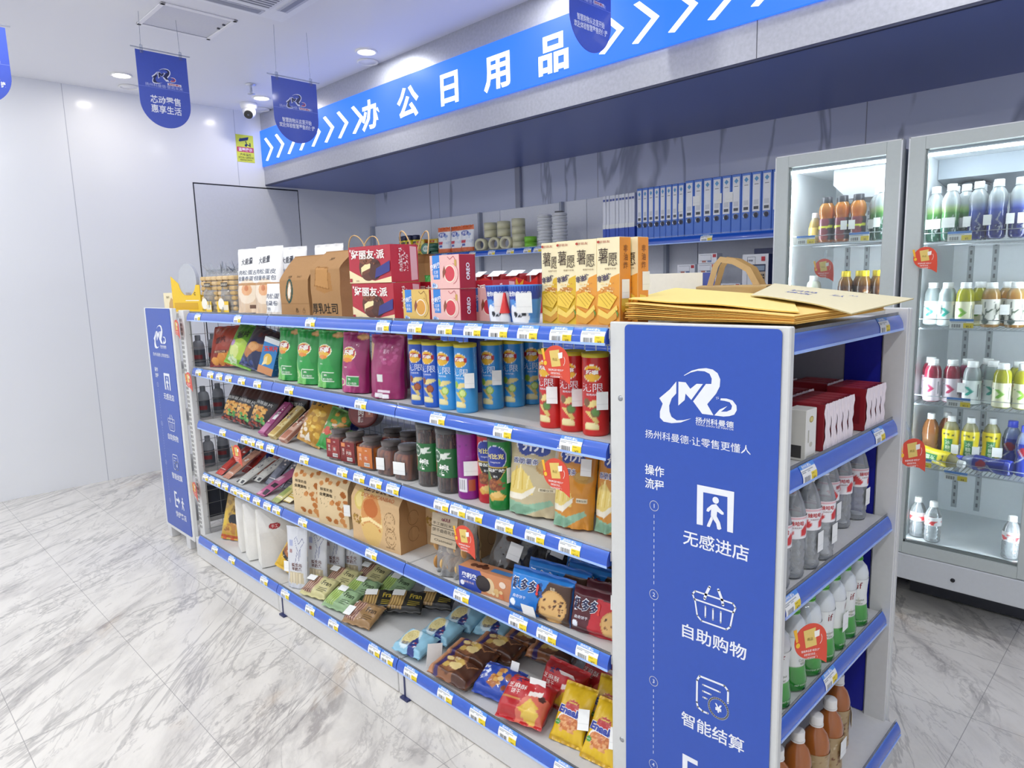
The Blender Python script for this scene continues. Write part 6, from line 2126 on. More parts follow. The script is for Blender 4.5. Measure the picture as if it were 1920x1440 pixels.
bp = pillow_pack('biscuit_pack', '#2748a8', [('p', [(.28, .3), (.5, .2), (.6, .4), (.52, .62), (.34, .6)], '#a8642c'), ('d', .34, .36, .6, .8, 12, .04, .07, ['#d9a858', '#e8c890', '#b8783c'], 4), ('e', .72, .62, .07, .08, '#9a5a2c'), ('e', .74, .3, .06, .07, '#8a4a28'), ('e', .88, .75, .06, .07, '#9a5a2c'), ('d', .05, .5, .24, .8, 10, .02, .04, ['#dfe6f6'], 3)], [('坚果', .16, .45, .12, '#eef2fa', {'rot': 30})], w=.17, l=.13, d=.05, seed=113, tagpos=(.03, -.01, .125, 0, -40, 0))
lab(place(bp, 2.455, -.005, ZB, 10, 64), 'royal blue nut biscuit pack in front of the brown packs', 'biscuit pack')
RB = [('p', [(.42, .0), (1, 0), (1, .55), (.7, .62), (.5, .4)], '#d8705a'), ('p', [(.48, .18), (.74, .1), (.9, .3), (.66, .46)], '#d9b23c'), ('p', [(.56, .1), (.8, .02), (.95, .2), (.74, .3)], '#e0be52'), ('e', .88, .52, .07, .06, '#4a2420'), ('p', [(.6, .5), (.86, .56), (.85, .66), (.6, .6)], '#f0e4dc'), ('r', .04, .36, .46, .4, '#c98a4a')]
RT = [('太平', .34, .80, .12, '#2c2a6a', {'bold': .04}), ('芝麻酥', .30, .64, .11, '#f4ece6', {'width': .42}), ('饼干', .30, .52, .11, '#f4ece6')]
rd = empty('sesame_biscuit_pack')
bag('wrapper', .175, .155, .085, '#b8252a', RB, RT, seed=121, seal=.08, wr=.9, parent=rd, brick=True)
mb = MB()
f = plane((-.075, 0, 0), (1, 0, 0), (0, 1, 0), (0, 0, -1))
rd2 = [(2.655, -.01, 14, 62, 0, 'red sesame biscuit pack at the front of the three'), (2.675, .10, 2, 26, .0, 'red sesame biscuit pack standing behind the front one'), (2.735, .19, -4, 40, .0, 'red sesame biscuit pack furthest back of the three')]
paper_tag(rd, .03, -.045, .125, 0, -50, 0, .06, .03)
for x, y, yaw, ln, dz, l in rd2:
    lab(place(again(rd), x, y, Z4, yaw, ln), l, 'biscuit pack', 'red sesame biscuit packs')
en = bag('noodle_snack_pack', .12, .185, .045, '#e0b81c', [('e', .46, .60, .23, .15, '#b8262a'), ('e', .46, .36, .36, .2, '#efe6d4'), ('e', .47, .33, .33, .19, '#c9763c'), ('d', .22, .2, .72, .42, 40, .03, .06, ['#d8935a', '#b8602c', '#e2a870'], 3), ('e', .14, .3, .1, .07, '#3c9a44'), ('p', [(0, 0), (1, 0), (1, .05), (0, .09)], '#c79c16'), ('r', 0, .93, 1, 1, '#d1a81a')], [('Gemez', .46, .655, .045, '#f3d860', {'bold': .02, 'width': .3}), ('Enaak', .46, .505, .155, '#f4f4fa', {'bold': .09, 'width': .82, 'rot': -4, 'off': .0008}), ('Enaak', .46, .505, .145, '#243a9a', {'bold': .05, 'width': .78, 'rot': -4, 'off': .0018}), ('HALAL', .14, .3, .03, '#eef6ea')], seed=131, seal=.05)
ET = [(2.795, .005, 10, 42, 'yellow noodle snack pack with a red badge, at the front left', .01), (2.922, .0, 6, 42, 'yellow noodle snack pack at the front right, cut off by the end unit', .01), (2.865, .11, 10, 38, 'yellow noodle snack pack, first behind the front left one', .02), (2.91, .175, 8, 34, 'yellow noodle snack pack, second behind the front left one', .025), (2.93, .24, 6, 30, 'yellow noodle snack pack furthest back against the wire', .03)]
paper_tag(en, .05, -.03, .085, 0, -6, -12, .038, .06)
for x, y, yaw, ln, l, dz in ET:
    lab(place(again(en), x, y, Z4, yaw, ln), l, 'snack pack', 'yellow noodle snack packs')

# ================================================================ end unit goods
# red gift cartons in film on the second shelf of the end unit
ZE = [z - .0028 for z in ES]
rb = None
RBX = [(.30, 0), (.34, 0), (.38, 0), (.42, 0), (.46, 0), (.60, 1), (.64, 1), (.68, 1), (.72, 1)]
t = empty('tea_gift_box')
rb = t
mb = MB()
mb.box(-.0185, .0185, -.055, .055, 0, .122, '#8f1a26', 'carton', .002)
mb.box(-.017, .017, -.04, .04, .1218, .1224, '#a8323c', 'carton')
mb.box(-.0187, -.0184, -.04, .04, .02, .1, '#7a1420', 'carton')
mb.box(-.012, .012, .0546, .0552, .01, .11, '#b7485a', 'carton')
mb.obj('carton_body', t)
mb = MB()
P = np.array([[(x, -.0575 - .0016 * math.sin(x * 420 + z * 60) - .0012 * math.sin(z * 150 + x * 200), z) for x in np.linspace(-.0192, .0192, 14)] for z in np.linspace(.0, .1235, 16)])
mb.grid(P, '#efe3e6', 'film')
mb.add([(-.0187, -.05, .1226), (.0187, -.05, .1226), (.016, -.058, .128), (-.016, -.058, .128)], [(0, 1, 2, 3)], '#e8dce0', 'wrap')
mb.obj('film', t)
for i, (y, row) in enumerate(RBX):
    o = again(rb)
    place(o, 3.393, y, ZE[1], 90)
    lab(o, 'slim red film-wrapped box, front row, %s from the near end' % ORD[i], 'gift box', 'red film-wrapped boxes')
for i in range(9):
    y = .28 + .042 * i + (.10 if i > 5 else 0)
    lab(place(again(rb), 3.272, y, ZE[1], 90), 'slim red film-wrapped box, middle row, %s from the near end' % ORD[i], 'gift box', 'red film-wrapped boxes')
for i in range(8):
    lab(place(again(rb), 3.152, .24 + .06 * i, ZE[1], 90), 'slim red film-wrapped box, back row, %s from the near end' % ORD[i], 'gift box', 'red film-wrapped boxes')
mb = MB()
for i, (x, y) in enumerate(((3.40, .40), (3.40, .68), (3.285, .35), (3.285, .66))):
    c = rb if i == 0 else None
o = carton('tea_carton', .062, .125, .05, '#e9e7de', ([('e', .5, .8, .2, .13, '#b09a3c'), ('e', .5, .8, .14, .09, '#d8c878'), ('r', .2, .35, .3, .6, '#b8b4a4'), ('e', .5, .3, .14, .10, '#c9c4b0'), ('r', .1, .05, .9, .09, '#c9c4b4')], []), side=('#dedbd0', [('r', .1, .1, .3, .4, '#3a3a3a')], []), left=('#d8d6cc', [('r', .2, .05, .8, .3, '#3c3a38')], []))
lab(place(o, 3.45, .195, ZE[1], 90), 'small white carton with a gold oval at the near end of the red boxes', 'carton')

# water bottles on the third shelf
WPROF = [(.024, 0), (.031, .004), (.033, .012), (.0325, .02), (.0305, .026), (.033, .032), (.033, .045), (.0308, .05), (.033, .056), (.033, .069), (.0308, .074), (.033, .08), (.033, .093), (.031, .098), (.0328, .104), (.0332, .108), (.0332, .165), (.032, .172), (.026, .197), (.016, .222), (.0125, .23), (.0125, .238)]
WPROF = [(r, z, '#f4f8fa') for r, z in WPROF]
WL = []
for c in (.25, .75):
    WL += [('p', [(c - .22, .60), (c - .12, .62), (c - .04, .34), (c - .05, .14), (c - .13, .1), (c - .16, .34)], '#d22f32'), ('p', [(c + .22, .60), (c + .12, .62), (c + .04, .34), (c + .05, .14), (c + .13, .1), (c + .16, .34)], '#d22f32')]
WLAB = (.108, .165, '#f0eff0', [l for l in WL] + [('r', .0, .88, 1, .95, '#e2a8ae'), ('r', 0, .96, 1, 1, '#f6f4f4')], [('娃哈哈', .25, .70, .2, '#c22a30', {'bold': .02}), ('娃哈哈', .75, .70, .2, '#c22a30', {'bold': .02}), ('饮用纯净水', .25, .5, .08, '#8a5a5c'), ('饮用纯净水', .75, .5, .08, '#8a5a5c')])


def water(name='water_bottle'):
    return bottle(name, WPROF, 'water', (.0145, .236, .256, '#e8ecf0'), WLAB)


wt = water()
WY = [(3.415, .10, 60, 0), (3.415, .185, 60, 0), (3.42, .268, 70, 1), (3.425, .350, 62, 1), (3.37, .53, 110, 2), (3.375, .62, 50, 0), (3.385, .725, 80, 1)]
for i, (x, y, yaw, tg) in enumerate(WY):
    o = again(wt) if i else wt
    if i == 0:
        _used.add(wt.name)
    place(o, x, y, ZE[2], yaw - 105)
    lab(o, 'clear water bottle with red wave label, front row, %s from near end' % ORD[i], 'bottle', 'water bottles on the end shelf')
    if tg:
        a = R(90 - yaw)
        a += R(105)
        paper_tag(o, .036 * math.sin(a), -.036 * math.cos(a), .075, 195 - yaw)
for i in range(4):
    lab(place(again(water_b) if False else dup(wt), 3.27, .16 + .085 * i + (.18 if i > 1 else 0), ZE[2], 40 + 60 * i), 'clear water bottle in the second row of the end shelf, %s from near' % ORD[i], 'bottle', 'water bottles on the end shelf')
# coconut water bottles on the fourth shelf
CPROF = [(.036, 0, '#2f8a34'), (.0405, .005, '#2f8f36'), (.0402, .03, '#3c9a3c'), (.036, .058, '#4aa545'), (.0345, .066, '#57ad50'), (.034, .068, '#e3e5da'), (.0325, .095, '#e4e6df'), (.034, .125, '#e6e9e6'), (.0365, .15, '#e6eaea'), (.0362, .165, '#e6ebec'), (.031, .184, '#e6ecee'), (.021, .196, '#e2eaea'), (.0165, .203, '#e2eaea'), (.0165, .212, '#e2eaea')]
CLAB = (.069, .150, '#e4e6e0', [('g', 0, .5, '#e6e9e6'), ('p', [(.22, .1), (.25, .32), (.28, .1)], '#d3d2c2'), ('p', [(.72, .1), (.75, .32), (.78, .1)], '#d3d2c2')], [('if', .25, .78, .34, '#8f2430'), ('if', .75, .78, .34, '#8f2430'), ('100% natural', .25, .55, .05, '#4a4a48'), ('Coconut', .25, .2, .11, '#6a7a58'), ('Water', .25, .07, .11, '#6a7a58'), ('Coconut', .75, .2, .11, '#6a7a58'), ('Water', .75, .07, .11, '#6a7a58')], 'film')
cw = bottle('coconut_water_bottle', CPROF, 'milky', (.0185, .210, .232, '#57b53a'), CLAB)
g = MB()
fnw = wrap_fn(.0412, .02)
for a in (.25, .75):
    text(g, fnw, 'NET CONTENT 350 mL', (a - .5) * 2 * math.pi * .0412, .0, .006, '#d8ecd0', off=.0006, mat='film')
g.obj('base_print', cw)
CY = [(3.413, .115, 62, 0), (3.412, .215, 95, 0), (3.413, .312, 55, 0), (3.414, .405, 74, 0), (3.414, .487, 110, 1), (3.413, .575, 74, 0), (3.413, .675, 50, 0)]
for i, (x, y, yaw, tg) in enumerate(CY):
    o = again(cw) if i else cw
    if i == 0:
        _used.add(cw.name)
    place(o, x, y, ZE[3], yaw - 100)
    lab(o, 'coconut water bottle with green base, front row, %s from near end' % ORD[i], 'bottle', 'coconut water bottles')
    if tg:
        a = R(190 - yaw)
        paper_tag(o, .039 * math.sin(a), -.039 * math.cos(a), .085, 190 - yaw, w=.04)
for i in range(4):
    lab(place(dup(cw), 3.28, .18 + .15 * i, ZE[3], 70), 'coconut water bottle with green base, second row, %s from near end' % ORD[i], 'bottle', 'coconut water bottles')
# brown milk tea bottles on the base
TP = [(.03, 0), (.036, .004), (.037, .02), (.036, .05), (.0355, .10), (.037, .135), (.0372, .15), (.035, .165), (.028, .185), (.018, .198), (.0155, .205), (.0155, .214)]
TPROF = [(r, z, '#b0652c' if z > .13 or z < .012 else '#a8784c') for r, z in TP]
TLAB = (.015, .135, '#b39a72', [('d', .0, .0, 1, 1, 60, .012, .03, ['#a88a60', '#bda680', '#94704a'], 3), ('d', .1, .1, .4, .9, 14, .01, .02, ['#6f3a20', '#d8c8a8'], 5), ('d', .6, .1, .9, .9, 14, .01, .02, ['#6f3a20', '#d8c8a8'], 6)], [('奶茶', .25, .5, .13, '#7a4526', {'vert': True}), ('阿萨姆', .75, .5, .10, '#7a4526', {'vert': True})])
mtb = bottle('milk_tea_bottle', TPROF, 'milky', (.0178, .212, .236, '#eceae6'), TLAB)
for i, (x, y, yaw, tg) in enumerate(((3.42, .13, 60, 0), (3.43, .235, 70, 1), (3.44, .335, 40, 0), (3.44, .435, 80, 1), (3.41, .575, 66, 1))):
    o = again(mtb) if i else mtb
    if i == 0:
        _used.add(mtb.name)
    place(o, x, y, Z4, yaw - 100)
    lab(o, 'brown milk tea bottle with a white cap, %s from the near end' % ORD[i], 'bottle', 'milk tea bottles')
    if tg:
        a = R(190 - yaw + 25 * (i == 4))
        paper_tag(o, .041 * math.sin(a), -.041 * math.cos(a), .10, 190 - yaw + 25 * (i == 4), w=.042)

# ================================================================ kraft shopping bags lying on the end unit
YEL = ['#f0cf7c', '#f2d588', '#ecc56c', '#f4da92']


def bent(P4, n=(24, 26), wave=0.0, ph=0.0, hump=0.0):
    """a sheet between four corners: near left, near right, far right, far left"""
    A, B, Cc, D = (np.array(q, float) for q in P4)

    def fn(u, v, off=0.0):
        u, v = np.asarray(u, float)[..., None], np.asarray(v, float)[..., None]
        P = A * (1 - u) * (1 - v) + B * u * (1 - v) + Cc * u * v + D * (1 - u) * v
        z = wave * np.sin(3.3 * u * math.pi + ph) * (1 - v) + wave * .7 * np.sin(2.2 * v * math.pi + ph) + hump * 4 * u * (1 - u) * (1 - v)
        return P + np.concatenate([0 * z, 0 * z, z + off], -1)
    return fn


def paper_bag(fn, th, c, c2, label, prints=()):
    mb = MB()
    V, U = np.meshgrid(np.linspace(0, 1, 22), np.linspace(0, 1, 26), indexing='ij')
    P, Q = fn(U, V, th), fn(U, V)
    mb.grid(P, c, 'paper')
    mb.grid(Q, c, 'paper')
    for a in (0, -1):
        mb.grid(np.stack([P[a], Q[a]]), c2, 'paper')
        mb.grid(np.stack([P[:, a], Q[:, a]]), c2, 'paper')
    for t_, u, v, h, w in prints:
        text(mb, lambda x, y, off: fn(x, y, th + .0006), t_, u, v, h, '#3f57b0', width=w, mat='paper')
    return lab(mb.obj('paper_shopping_bag'), label, 'shopping bag', 'flat paper shopping bags')


NB = 9
for i in range(NB):
    r = random.Random(i + 40)
    jx, jy = r.uniform(-.010, .010), r.uniform(-.008, .012)
    zl, zr = 1.4760 + .0054 * i, 1.4752 + .0022 * i
    fn = bent([(3.01 + jx, .045 + jy, zl), (3.462 + jx * .4, .05 + jy, zr), (3.46 + jx * .4, .66 + jy, zr), (3.015 + jx, .66 + jy, zl)], wave=.0006, ph=.4)
    paper_bag(fn, .0019, YEL[i % 4], ('#f0c468', '#e6ae54')[i % 2], 'flat yellow paper bag in the stack on the end unit, %s from the bottom' % ORD[i])
paper_bag(bent([(3.0, .07, 1.5272), (3.455, .09, 1.4975), (3.20, .64, 1.5135), (2.83, .58, 1.545)], wave=.0016, ph=2.0, hump=.002), .003, '#f2dc8a', '#e6c468', 'bright yellow paper bag with a raised left rear corner, topmost of the yellow stack')
paper_bag(bent([(3.161, .45, 1.5235), (3.53, .20, 1.490), (3.525, .69, 1.505), (3.095, .75, 1.552)], wave=.0006, ph=.3, hump=.008), .003, '#e0d6b0', '#cabb88', 'cream paper bag with blue print lying across the yellow stack',
          (('扫码', .34, .62, .10, .22), ('进店', .34, .46, .10, .22), ('无人', .62, .60, .10, .10), ('人人', .70, .72, .07, .06)))
# brown bag lying with its mouth open beside the stack
t = empty('carrier_bag')
mb = MB()
th = np.linspace(0, 1, 9)
ring_ = np.array([(-.06, .003), (-.02, .056), (.04, .066), (.06, .04), (.02, .003)])
for off, c in ((0, '#b49a74'), (-.002, '#6d573f')):
    k = 1 + off * 14
    cx_ = ring_.mean(0)
    G = np.array([[(cx_[0] + (x - cx_[0]) * k, y, cx_[1] + (z - cx_[1]) * k) for x, z in ring_] for y in (.0, .24)])
    mb.grid(G, c, 'paper', False, wrap=True)
mb.obj('bag_body', t)
mb = MB()
mb.box(-.05, .06, .004, .02, .028, .034, '#cdb48c', 'paper')
mb.obj('paper_handle', t)
lab(place(t, 2.90, .36, Z0, 14), 'brown paper bag lying with its dark mouth open beside the yellow stack', 'carrier bag')
# upright kraft carrier with flat paper handles behind the stack
t = empty('carrier_bag')
gable('bag_body', .24, .10, .11, '#b79a6a', (), (), h1=.98, parent=t)
for s, c in ((-1, '#bfa277'), (1, '#a88b5e')):
    pts = [(-.085, .085), (-.062, .165), (-.045, .186), (.0, .178), (.05, .15), (.095, .07)]
    mb = MB()
    P = np.array([[(x, s * .03 - .010, z) for x, z in pts], [(x, s * .03 + .010, z - .004) for x, z in pts]])
    a = np.array(pts)
    d = np.gradient(a, axis=0)
    n = np.stack([-d[:, 1], d[:, 0]], -1)
    n /= np.linalg.norm(n, axis=1)[:, None]
    q0, q1 = a + n * .010, a - n * .010
    mb.grid(np.array([[(x, s * .03, z) for x, z in q0], [(x, s * .03, z) for x, z in q1]]), c, 'paper', False)
    mb.grid(np.array([[(x, s * .03 + .0015, z) for x, z in q0], [(x, s * .03 + .0015, z) for x, z in q1]]), c, 'paper', False)
    mb.obj('paper_handle', t)
lab(place(t, 2.97, .70, Z0, 6), 'brown carrier bag with flat paper handles behind the yellow bag stack', 'carrier bag')

# ================================================================ drinks in the fridges
FLOORF = .3385


def drink(name, prof, mat, cap, label=None):
    return bottle(name, prof, mat, cap, label, None, 20)


def row(src, spots, z, text_, cat='bottle', grp=None, yaw0=0):
    """spots: (x, y, words that single the bottle out[, tag])"""
    for i, s in enumerate(spots):
        o = again(src)
        place(o, s[0], s[1], z + .0002, yaw0 + 7 * (i % 3) - 5)
        if len(s) > 3 and s[3]:
            paper_tag(o, s[3] if isinstance(s[3], float) else 0, -.037, .075, 5, w=.028, h=.042)
        lab(o, text_ + ' ' + s[2], cat, grp)


def sport(c, dark, light):
    pr = [(.026, 0, dark), (.032, .004, dark), (.033, .05, dark), (.0325, .09, dark), (.0315, .115, c), (.034, .135, light), (.036, .155, '#dfe6e8'), (.034, .175, '#dfe6e8'), (.026, .195, '#dfe6e8'), (.017, .207, '#dfe6e8'), (.0165, .216, '#dfe6e8')]
    lb = (.012, .118, dark, [('g', .4, 1.0, c), ('s', [(.2, .95), (.1, .2)], .012, '#d8e6de'), ('s', [(.32, .95), (.24, .1)], .012, '#d8e6de'), ('s', [(.44, .95), (.4, .2)], .012, '#d8e6de'), ('s', [(.58, .9), (.52, .6), (.60, .4), (.54, .1)], .02, '#e8eef2'), ('s', [(.5, .35), (.62, .3)], .016, '#e8eef2'), ('s', [(.72, .95), (.68, .3)], .012, '#d8e6de')], [], 'liquid')
    return drink('sports_drink_bottle', pr, 'liquid', (.0185, .214, .238, '#e6ebee'), lb)


gr_ = sport('#5faa4a', '#1f6a50', '#c8e0a0')
blu = sport('#5f78d8', '#2c3a9a', '#b8c4ee')
amb = drink('energy_drink_bottle', [(.028, 0, '#c86a1c'), (.034, .004, '#d87a1c'), (.034, .11, '#d87a20'), (.030, .118, '#e8902c'), (.034, .13, '#e88c28'), (.036, .15, '#e8922c'), (.033, .17, '#e89a34'), (.024, .185, '#e89a34'), (.021, .192, '#e89a34')], 'liquid', (.0235, .19, .215, '#23242c'),
             (.012, .112, '#221f2c', [('e', .5, .82, .12, .12, '#6a2030'), ('p', [(.3, .5), (.72, .56), (.70, .68), (.28, .62)], '#d8dc3a'), ('e', .5, .36, .1, .1, '#6a2030'), ('r', .0, .24, 1, .27, '#8a8a98'), ('e', .5, .12, .1, .1, '#7a2a2c'), ('p', [(.0, .5), (.16, .54), (.14, .66), (0, .62)], '#d8dc3a')], []))
yls = drink('tea_drink_bottle', [(.024, 0, '#d8b04a'), (.028, .004, '#d8b04a'), (.028, .08, '#dcb858'), (.024, .10, '#e0c070'), (.013, .125, '#e6dcc0'), (.013, .13, '#e6dcc0')], 'liquid', (.0145, .128, .146, '#e8ebee'), (.01, .075, '#d0b060', [('d', .1, .1, .9, .9, 12, .03, .06, ['#e8d8a0', '#a88a3c'], 2)], []))
row(yls, [(2.703, 2.05, 'at the left fridge, top left')], 1.727, 'small yellow tea bottle with a white cap')
row(amb, [(2.768, 2.03, 'nearest the small yellow bottle', 0), (2.842, 2.03, 'in the middle of the top shelf', .02), (2.915, 2.035, 'beside the green sports bottles', -.02), (2.80, 2.12, 'behind the other amber ones', 0)], 1.727, 'amber energy drink bottle with a black cap', grp='amber energy drink bottles')
row(gr_, [(2.972, 2.05, 'beside the amber ones in the left fridge', -.01), (3.015, 2.01, 'at the right edge of the left fridge', 0)], 1.727, 'green sports drink bottle', grp='green sports drink bottles')
row(gr_, [(3.2295, 2.03, 'at the left edge of the right fridge', .02), (3.284, 2.02, 'nearest the glass in the right fridge', .01), (3.33, 2.09, 'behind the nearest one in the right fridge', .02), (3.26, 2.12, 'in the second row of the right fridge', 0), (3.37, 2.17, 'behind the first blue bottle', 0)], 1.705, 'green sports drink bottle', grp='green sports drink bottles')
row(blu, [(3.393, 2.03, 'leftmost of the three', -.028), (3.458, 2.02, 'in the middle of the three', 0), (3.53, 2.02, 'at the right end of the shelf', .01), (3.44, 2.11, 'in the second row', .02), (3.52, 2.12, 'in the second row at the right', 0)], 1.705, 'blue sports drink bottle', grp='blue sports drink bottles')
# second level left fridge: white cap and yellow caps showing over the bag stack
wcp = drink('milk_drink_bottle', [(.028, 0, '#dfe2c8'), (.034, .005, '#e2e6cc'), (.034, .13, '#e2e6d0'), (.030, .148, '#e4e8d6'), (.018, .16, '#e4e8d6')], 'milky', (.021, .16, .183, '#eef0ee'))
row(wcp, [(2.708, 2.05, 'alone at the left, second shelf')], 1.385, 'pale milk drink bottle with a white cap')
ycp = drink('coffee_bottle', [(.028, 0, '#6a3a18'), (.034, .005, '#6a3a1a'), (.034, .13, '#8a5520'), (.032, .15, '#b07a34'), (.021, .172, '#c89a4c'), (.017, .18, '#c89a4c')], 'liquid', (.0205, .18, .202, '#e8cf2a'), (.03, .13, '#4a2c1a', [('d', .2, .2, .8, .8, 16, .03, .06, ['#d8c8a0', '#8a5a30', '#e8d8b8'], 3)], []))
row(ycp, [(2.864, 2.04, 'leftmost of the group', 0), (2.908, 2.10, 'behind the leftmost one', 0), (2.948, 2.04, 'in the middle with a paper tag', .01), (2.985, 2.10, 'behind the middle one', 0), (3.02, 2.04, 'at the right edge of the left fridge', 0)], 1.385, 'brown coffee bottle with a yellow cap', grp='coffee bottles with yellow caps')


def vit(c, c2, lc, mark, tick='#2f9a8a', mat='liquid'):
    pr = [(.028, 0, c2), (.034, .004, c2), (.034, .105, c2), (.034, .115, c), (.033, .14, c), (.027, .158, c), (.0185, .168, '#e6eaec'), (.018, .172, '#e6eaec')]
    lay = [('p', [(.42, .72), (.50, .72), (.58, .55), (.50, .36), (.42, .36), (.50, .55)], tick), ('r', .26, .84, .34, .93, mark), ('r', .26, .1, .33, .4, '#5a6468'), ('r', .36, .74, .40, .76, '#7a8488'), ('r', .64, .3, .66, .85, '#4a5054'), ('r', .69, .2, .72, .7, '#8a9498'), ('p', [(.9, .72), (.98, .72), (1.0, .6), (1.0, .5), (.98, .36), (.9, .36), (.97, .55)], tick)]
    return drink('vitamin_drink_bottle', pr, mat, (.0205, .17, .19, '#eef0f0'), (.006, .108, lc, lay, []))


vc = vit('#d8e4e4', '#cfdede', '#dfe6e4', '#b8383c', '#2f9a8a')
vy = vit('#e0dc3a', '#e2e07a', '#e8e6c4', '#c86a2c', '#7ab03a')
vr = vit('#b02848', '#c87a94', '#e3d6de', '#c8383c', '#b03058')
vm = vit('#d03080', '#d070a0', '#d8a8c0', '#b83860', '#a03068')
vb = drink('flower_tea_bottle', [(.03, 0, '#d8a04a'), (.035, .004, '#d8a04a'), (.035, .12, '#dca852'), (.033, .142, '#e0b468'), (.026, .156, '#e6c890'), (.019, .165, '#e8e2d4'), (.018, .17, '#e8e2d4')], 'liquid', (.0205, .168, .188, '#eef0f0'),
           (.012, .118, '#e4e2d8', [('s', [(.4, .1), (.47, .45), (.44, .9)], .02, '#4a544c'), ('s', [(.47, .45), (.56, .6)], .03, '#55604f'), ('s', [(.45, .3), (.36, .5)], .03, '#4a544c'), ('s', [(.6, .15), (.64, .5), (.6, .9)], .02, '#4a544c'), ('s', [(.64, .5), (.72, .66)], .03, '#55604f'), ('e', .46, .12, .06, .06, '#3f4a44'), ('r', .85, .3, .95, .8, '#8fc03a')], []))
row(vc, [(3.2295, 2.08, 'at the left edge of the second shelf', 0), (3.301, 2.035, 'with a green arrow, beside the yellow one', -.03)], 1.335, 'clear vitamin drink bottle', grp='clear vitamin drink bottles')
row(vy, [(3.364, 2.02, 'nearest the price card on the second shelf', 0), (3.405, 2.10, 'in the second row of the second shelf', 0)], 1.335, 'yellow vitamin drink bottle', grp='yellow vitamin drink bottles')
row(vb, [(3.459, 2.035, 'with a leafy label beside the yellow one', -.035), (3.545, 2.04, 'with a leafy label at the right end', -.03), (3.50, 2.13, 'in the second row between two others', 0)], 1.335, 'amber flower tea bottle', grp='flower tea bottles')
row(vr, [(3.27, 2.03, 'front left on the third shelf', 0), (3.328, 2.05, 'second from the left on the third shelf', 0), (3.232, 2.11, 'at the left edge of the third shelf', 0)], .995, 'red vitamin drink bottle', grp='red vitamin drink bottles')
row(vm, [(3.372, 2.10, 'behind the red ones')], .995, 'magenta vitamin drink bottle')
row(vc, [(3.412, 2.03, 'with a paper tag on the third shelf', -.03), (3.475, 2.09, 'behind the tagged one on the third shelf', 0), (3.44, 2.17, 'in the third row of the third shelf', 0)], .995, 'clear vitamin drink bottle', grp='clear vitamin drink bottles')
row(vy, [(3.524, 2.02, 'with a green arrow on the third shelf', 0), (3.594, 2.03, 'at the right end of the third shelf', 0), (3.56, 2.12, 'behind two others on the third shelf', 0)], .995, 'yellow vitamin drink bottle', grp='yellow vitamin drink bottles')
JP = [(.028, 0), (.034, .004), (.0335, .05), (.031, .09), (.034, .13), (.034, .15), (.026, .178), (.015, .195), (.0135, .203)]
org = drink('juice_bottle', [(r, z, '#d08a4c') for r, z in JP], 'liquid', (.0155, .2, .22, '#eef0f0'), (.02, .13, '#cc9468', [('d', .2, .1, .8, .9, 14, .02, .05, ['#e0b080', '#b06a38'], 3)], [], 'liquid'))
ylw = drink('juice_bottle', [(r, z, '#e0cc3a' if z < .16 else '#e4e0b0') for r, z in JP], 'liquid', (.0155, .2, .22, '#eef0f0'), (.006, .158, '#e2cf1c', [('r', .42, .08, .58, .74, '#2f7a3c'), ('r', .0, .08, .1, .7, '#2f7a3c'), ('d', .4, .82, .6, .9, 5, .02, .03, ['#4a4a20'], 3)], [('冰糖雪梨', .5, .40, .13, '#e8efdc', {'vert': True})]))
row(org, [(3.262, 2.085, 'at the left of the fourth shelf', 0), (3.30, 2.165, 'behind the yellow pair', 0)], .705, 'orange juice bottle', grp='orange juice bottles')
row(ylw, [(3.334, 2.09, 'with a green label, left of the pair', .03), (3.412, 2.088, 'with a green label, right of the pair', 0), (3.485, 2.13, 'in the second row of the fourth shelf', .02)], .705, 'yellow pear drink bottle', grp='yellow pear drink bottles')
o = again(ylw)
o.rotation_euler = (R(0), R(96), R(-14))
o.location = (3.228, 2.006, .757)
lab(o, 'yellow pear drink bottle lying down at the left of the fourth shelf', 'bottle', 'yellow pear drink bottles')
bsp = drink('sports_water_bottle', [(.028, 0, '#3a4cc0'), (.034, .004, '#3448c0'), (.034, .05, '#3448c0'), (.029, .08, '#3a50c8'), (.034, .11, '#4a60cc'), (.034, .14, '#8a9ad8'), (.028, .17, '#c0cce8'), (.017, .188, '#c0cce8'), (.016, .196, '#c0cce8')], 'liquid', (.0185, .194, .216, '#3448d0'),
            (.02, .14, '#3246b8', [('e', .5, .72, .1, .1, '#c83040'), ('s', [(.2, .1), (.5, .5), (.4, .8)], .03, '#d8e0f0'), ('s', [(.7, .2), (.6, .6)], .03, '#d8e0f0'), ('r', .8, .1, .95, .7, '#5a6cd0')], [], 'liquid'))
row(bsp, [(3.55, 2.14, 'standing behind the lying one', 0), (3.60, 2.05, 'standing at the right end of the fourth shelf', 0)], .705, 'blue sports water bottle', grp='blue sports water bottles')
o = again(bsp)
o.rotation_euler = (0, R(-90), R(-12))
o.location = (3.555, 2.003, .7415)
lab(o, 'blue sports water bottle lying down along the fourth shelf front', 'bottle', 'blue sports water bottles')
sw = bottle('water_bottle', [(r, z * .74, c) for r, z, c in WPROF], 'water', (.0165, .172, .19, '#eef0f0'), (.082, .122) + WLAB[2:])
_n = [(3.2295, 2.06, 'at the left edge of the fridge floor'), (3.299, 2.03, 'with its barcode side out on the fridge floor'), (3.597, 2.03, 'standing alone at the right of the fridge floor')]
for i, s in enumerate(_n):
    o = again(sw)
    lab(place(o, s[0], s[1], FLOORF, (0, 60, 90)[i]), 'small clear water bottle ' + s[2], 'bottle', 'small water bottles on the fridge floor')

# ================================================================ goods on the back wall shelf
ZW, YW = 1.8335, 2.6


def wlab(o, x, y, l, cat, grp=None, yaw=0, z=ZW):
    return lab(place(o, x, y, z, yaw), l, cat, grp)


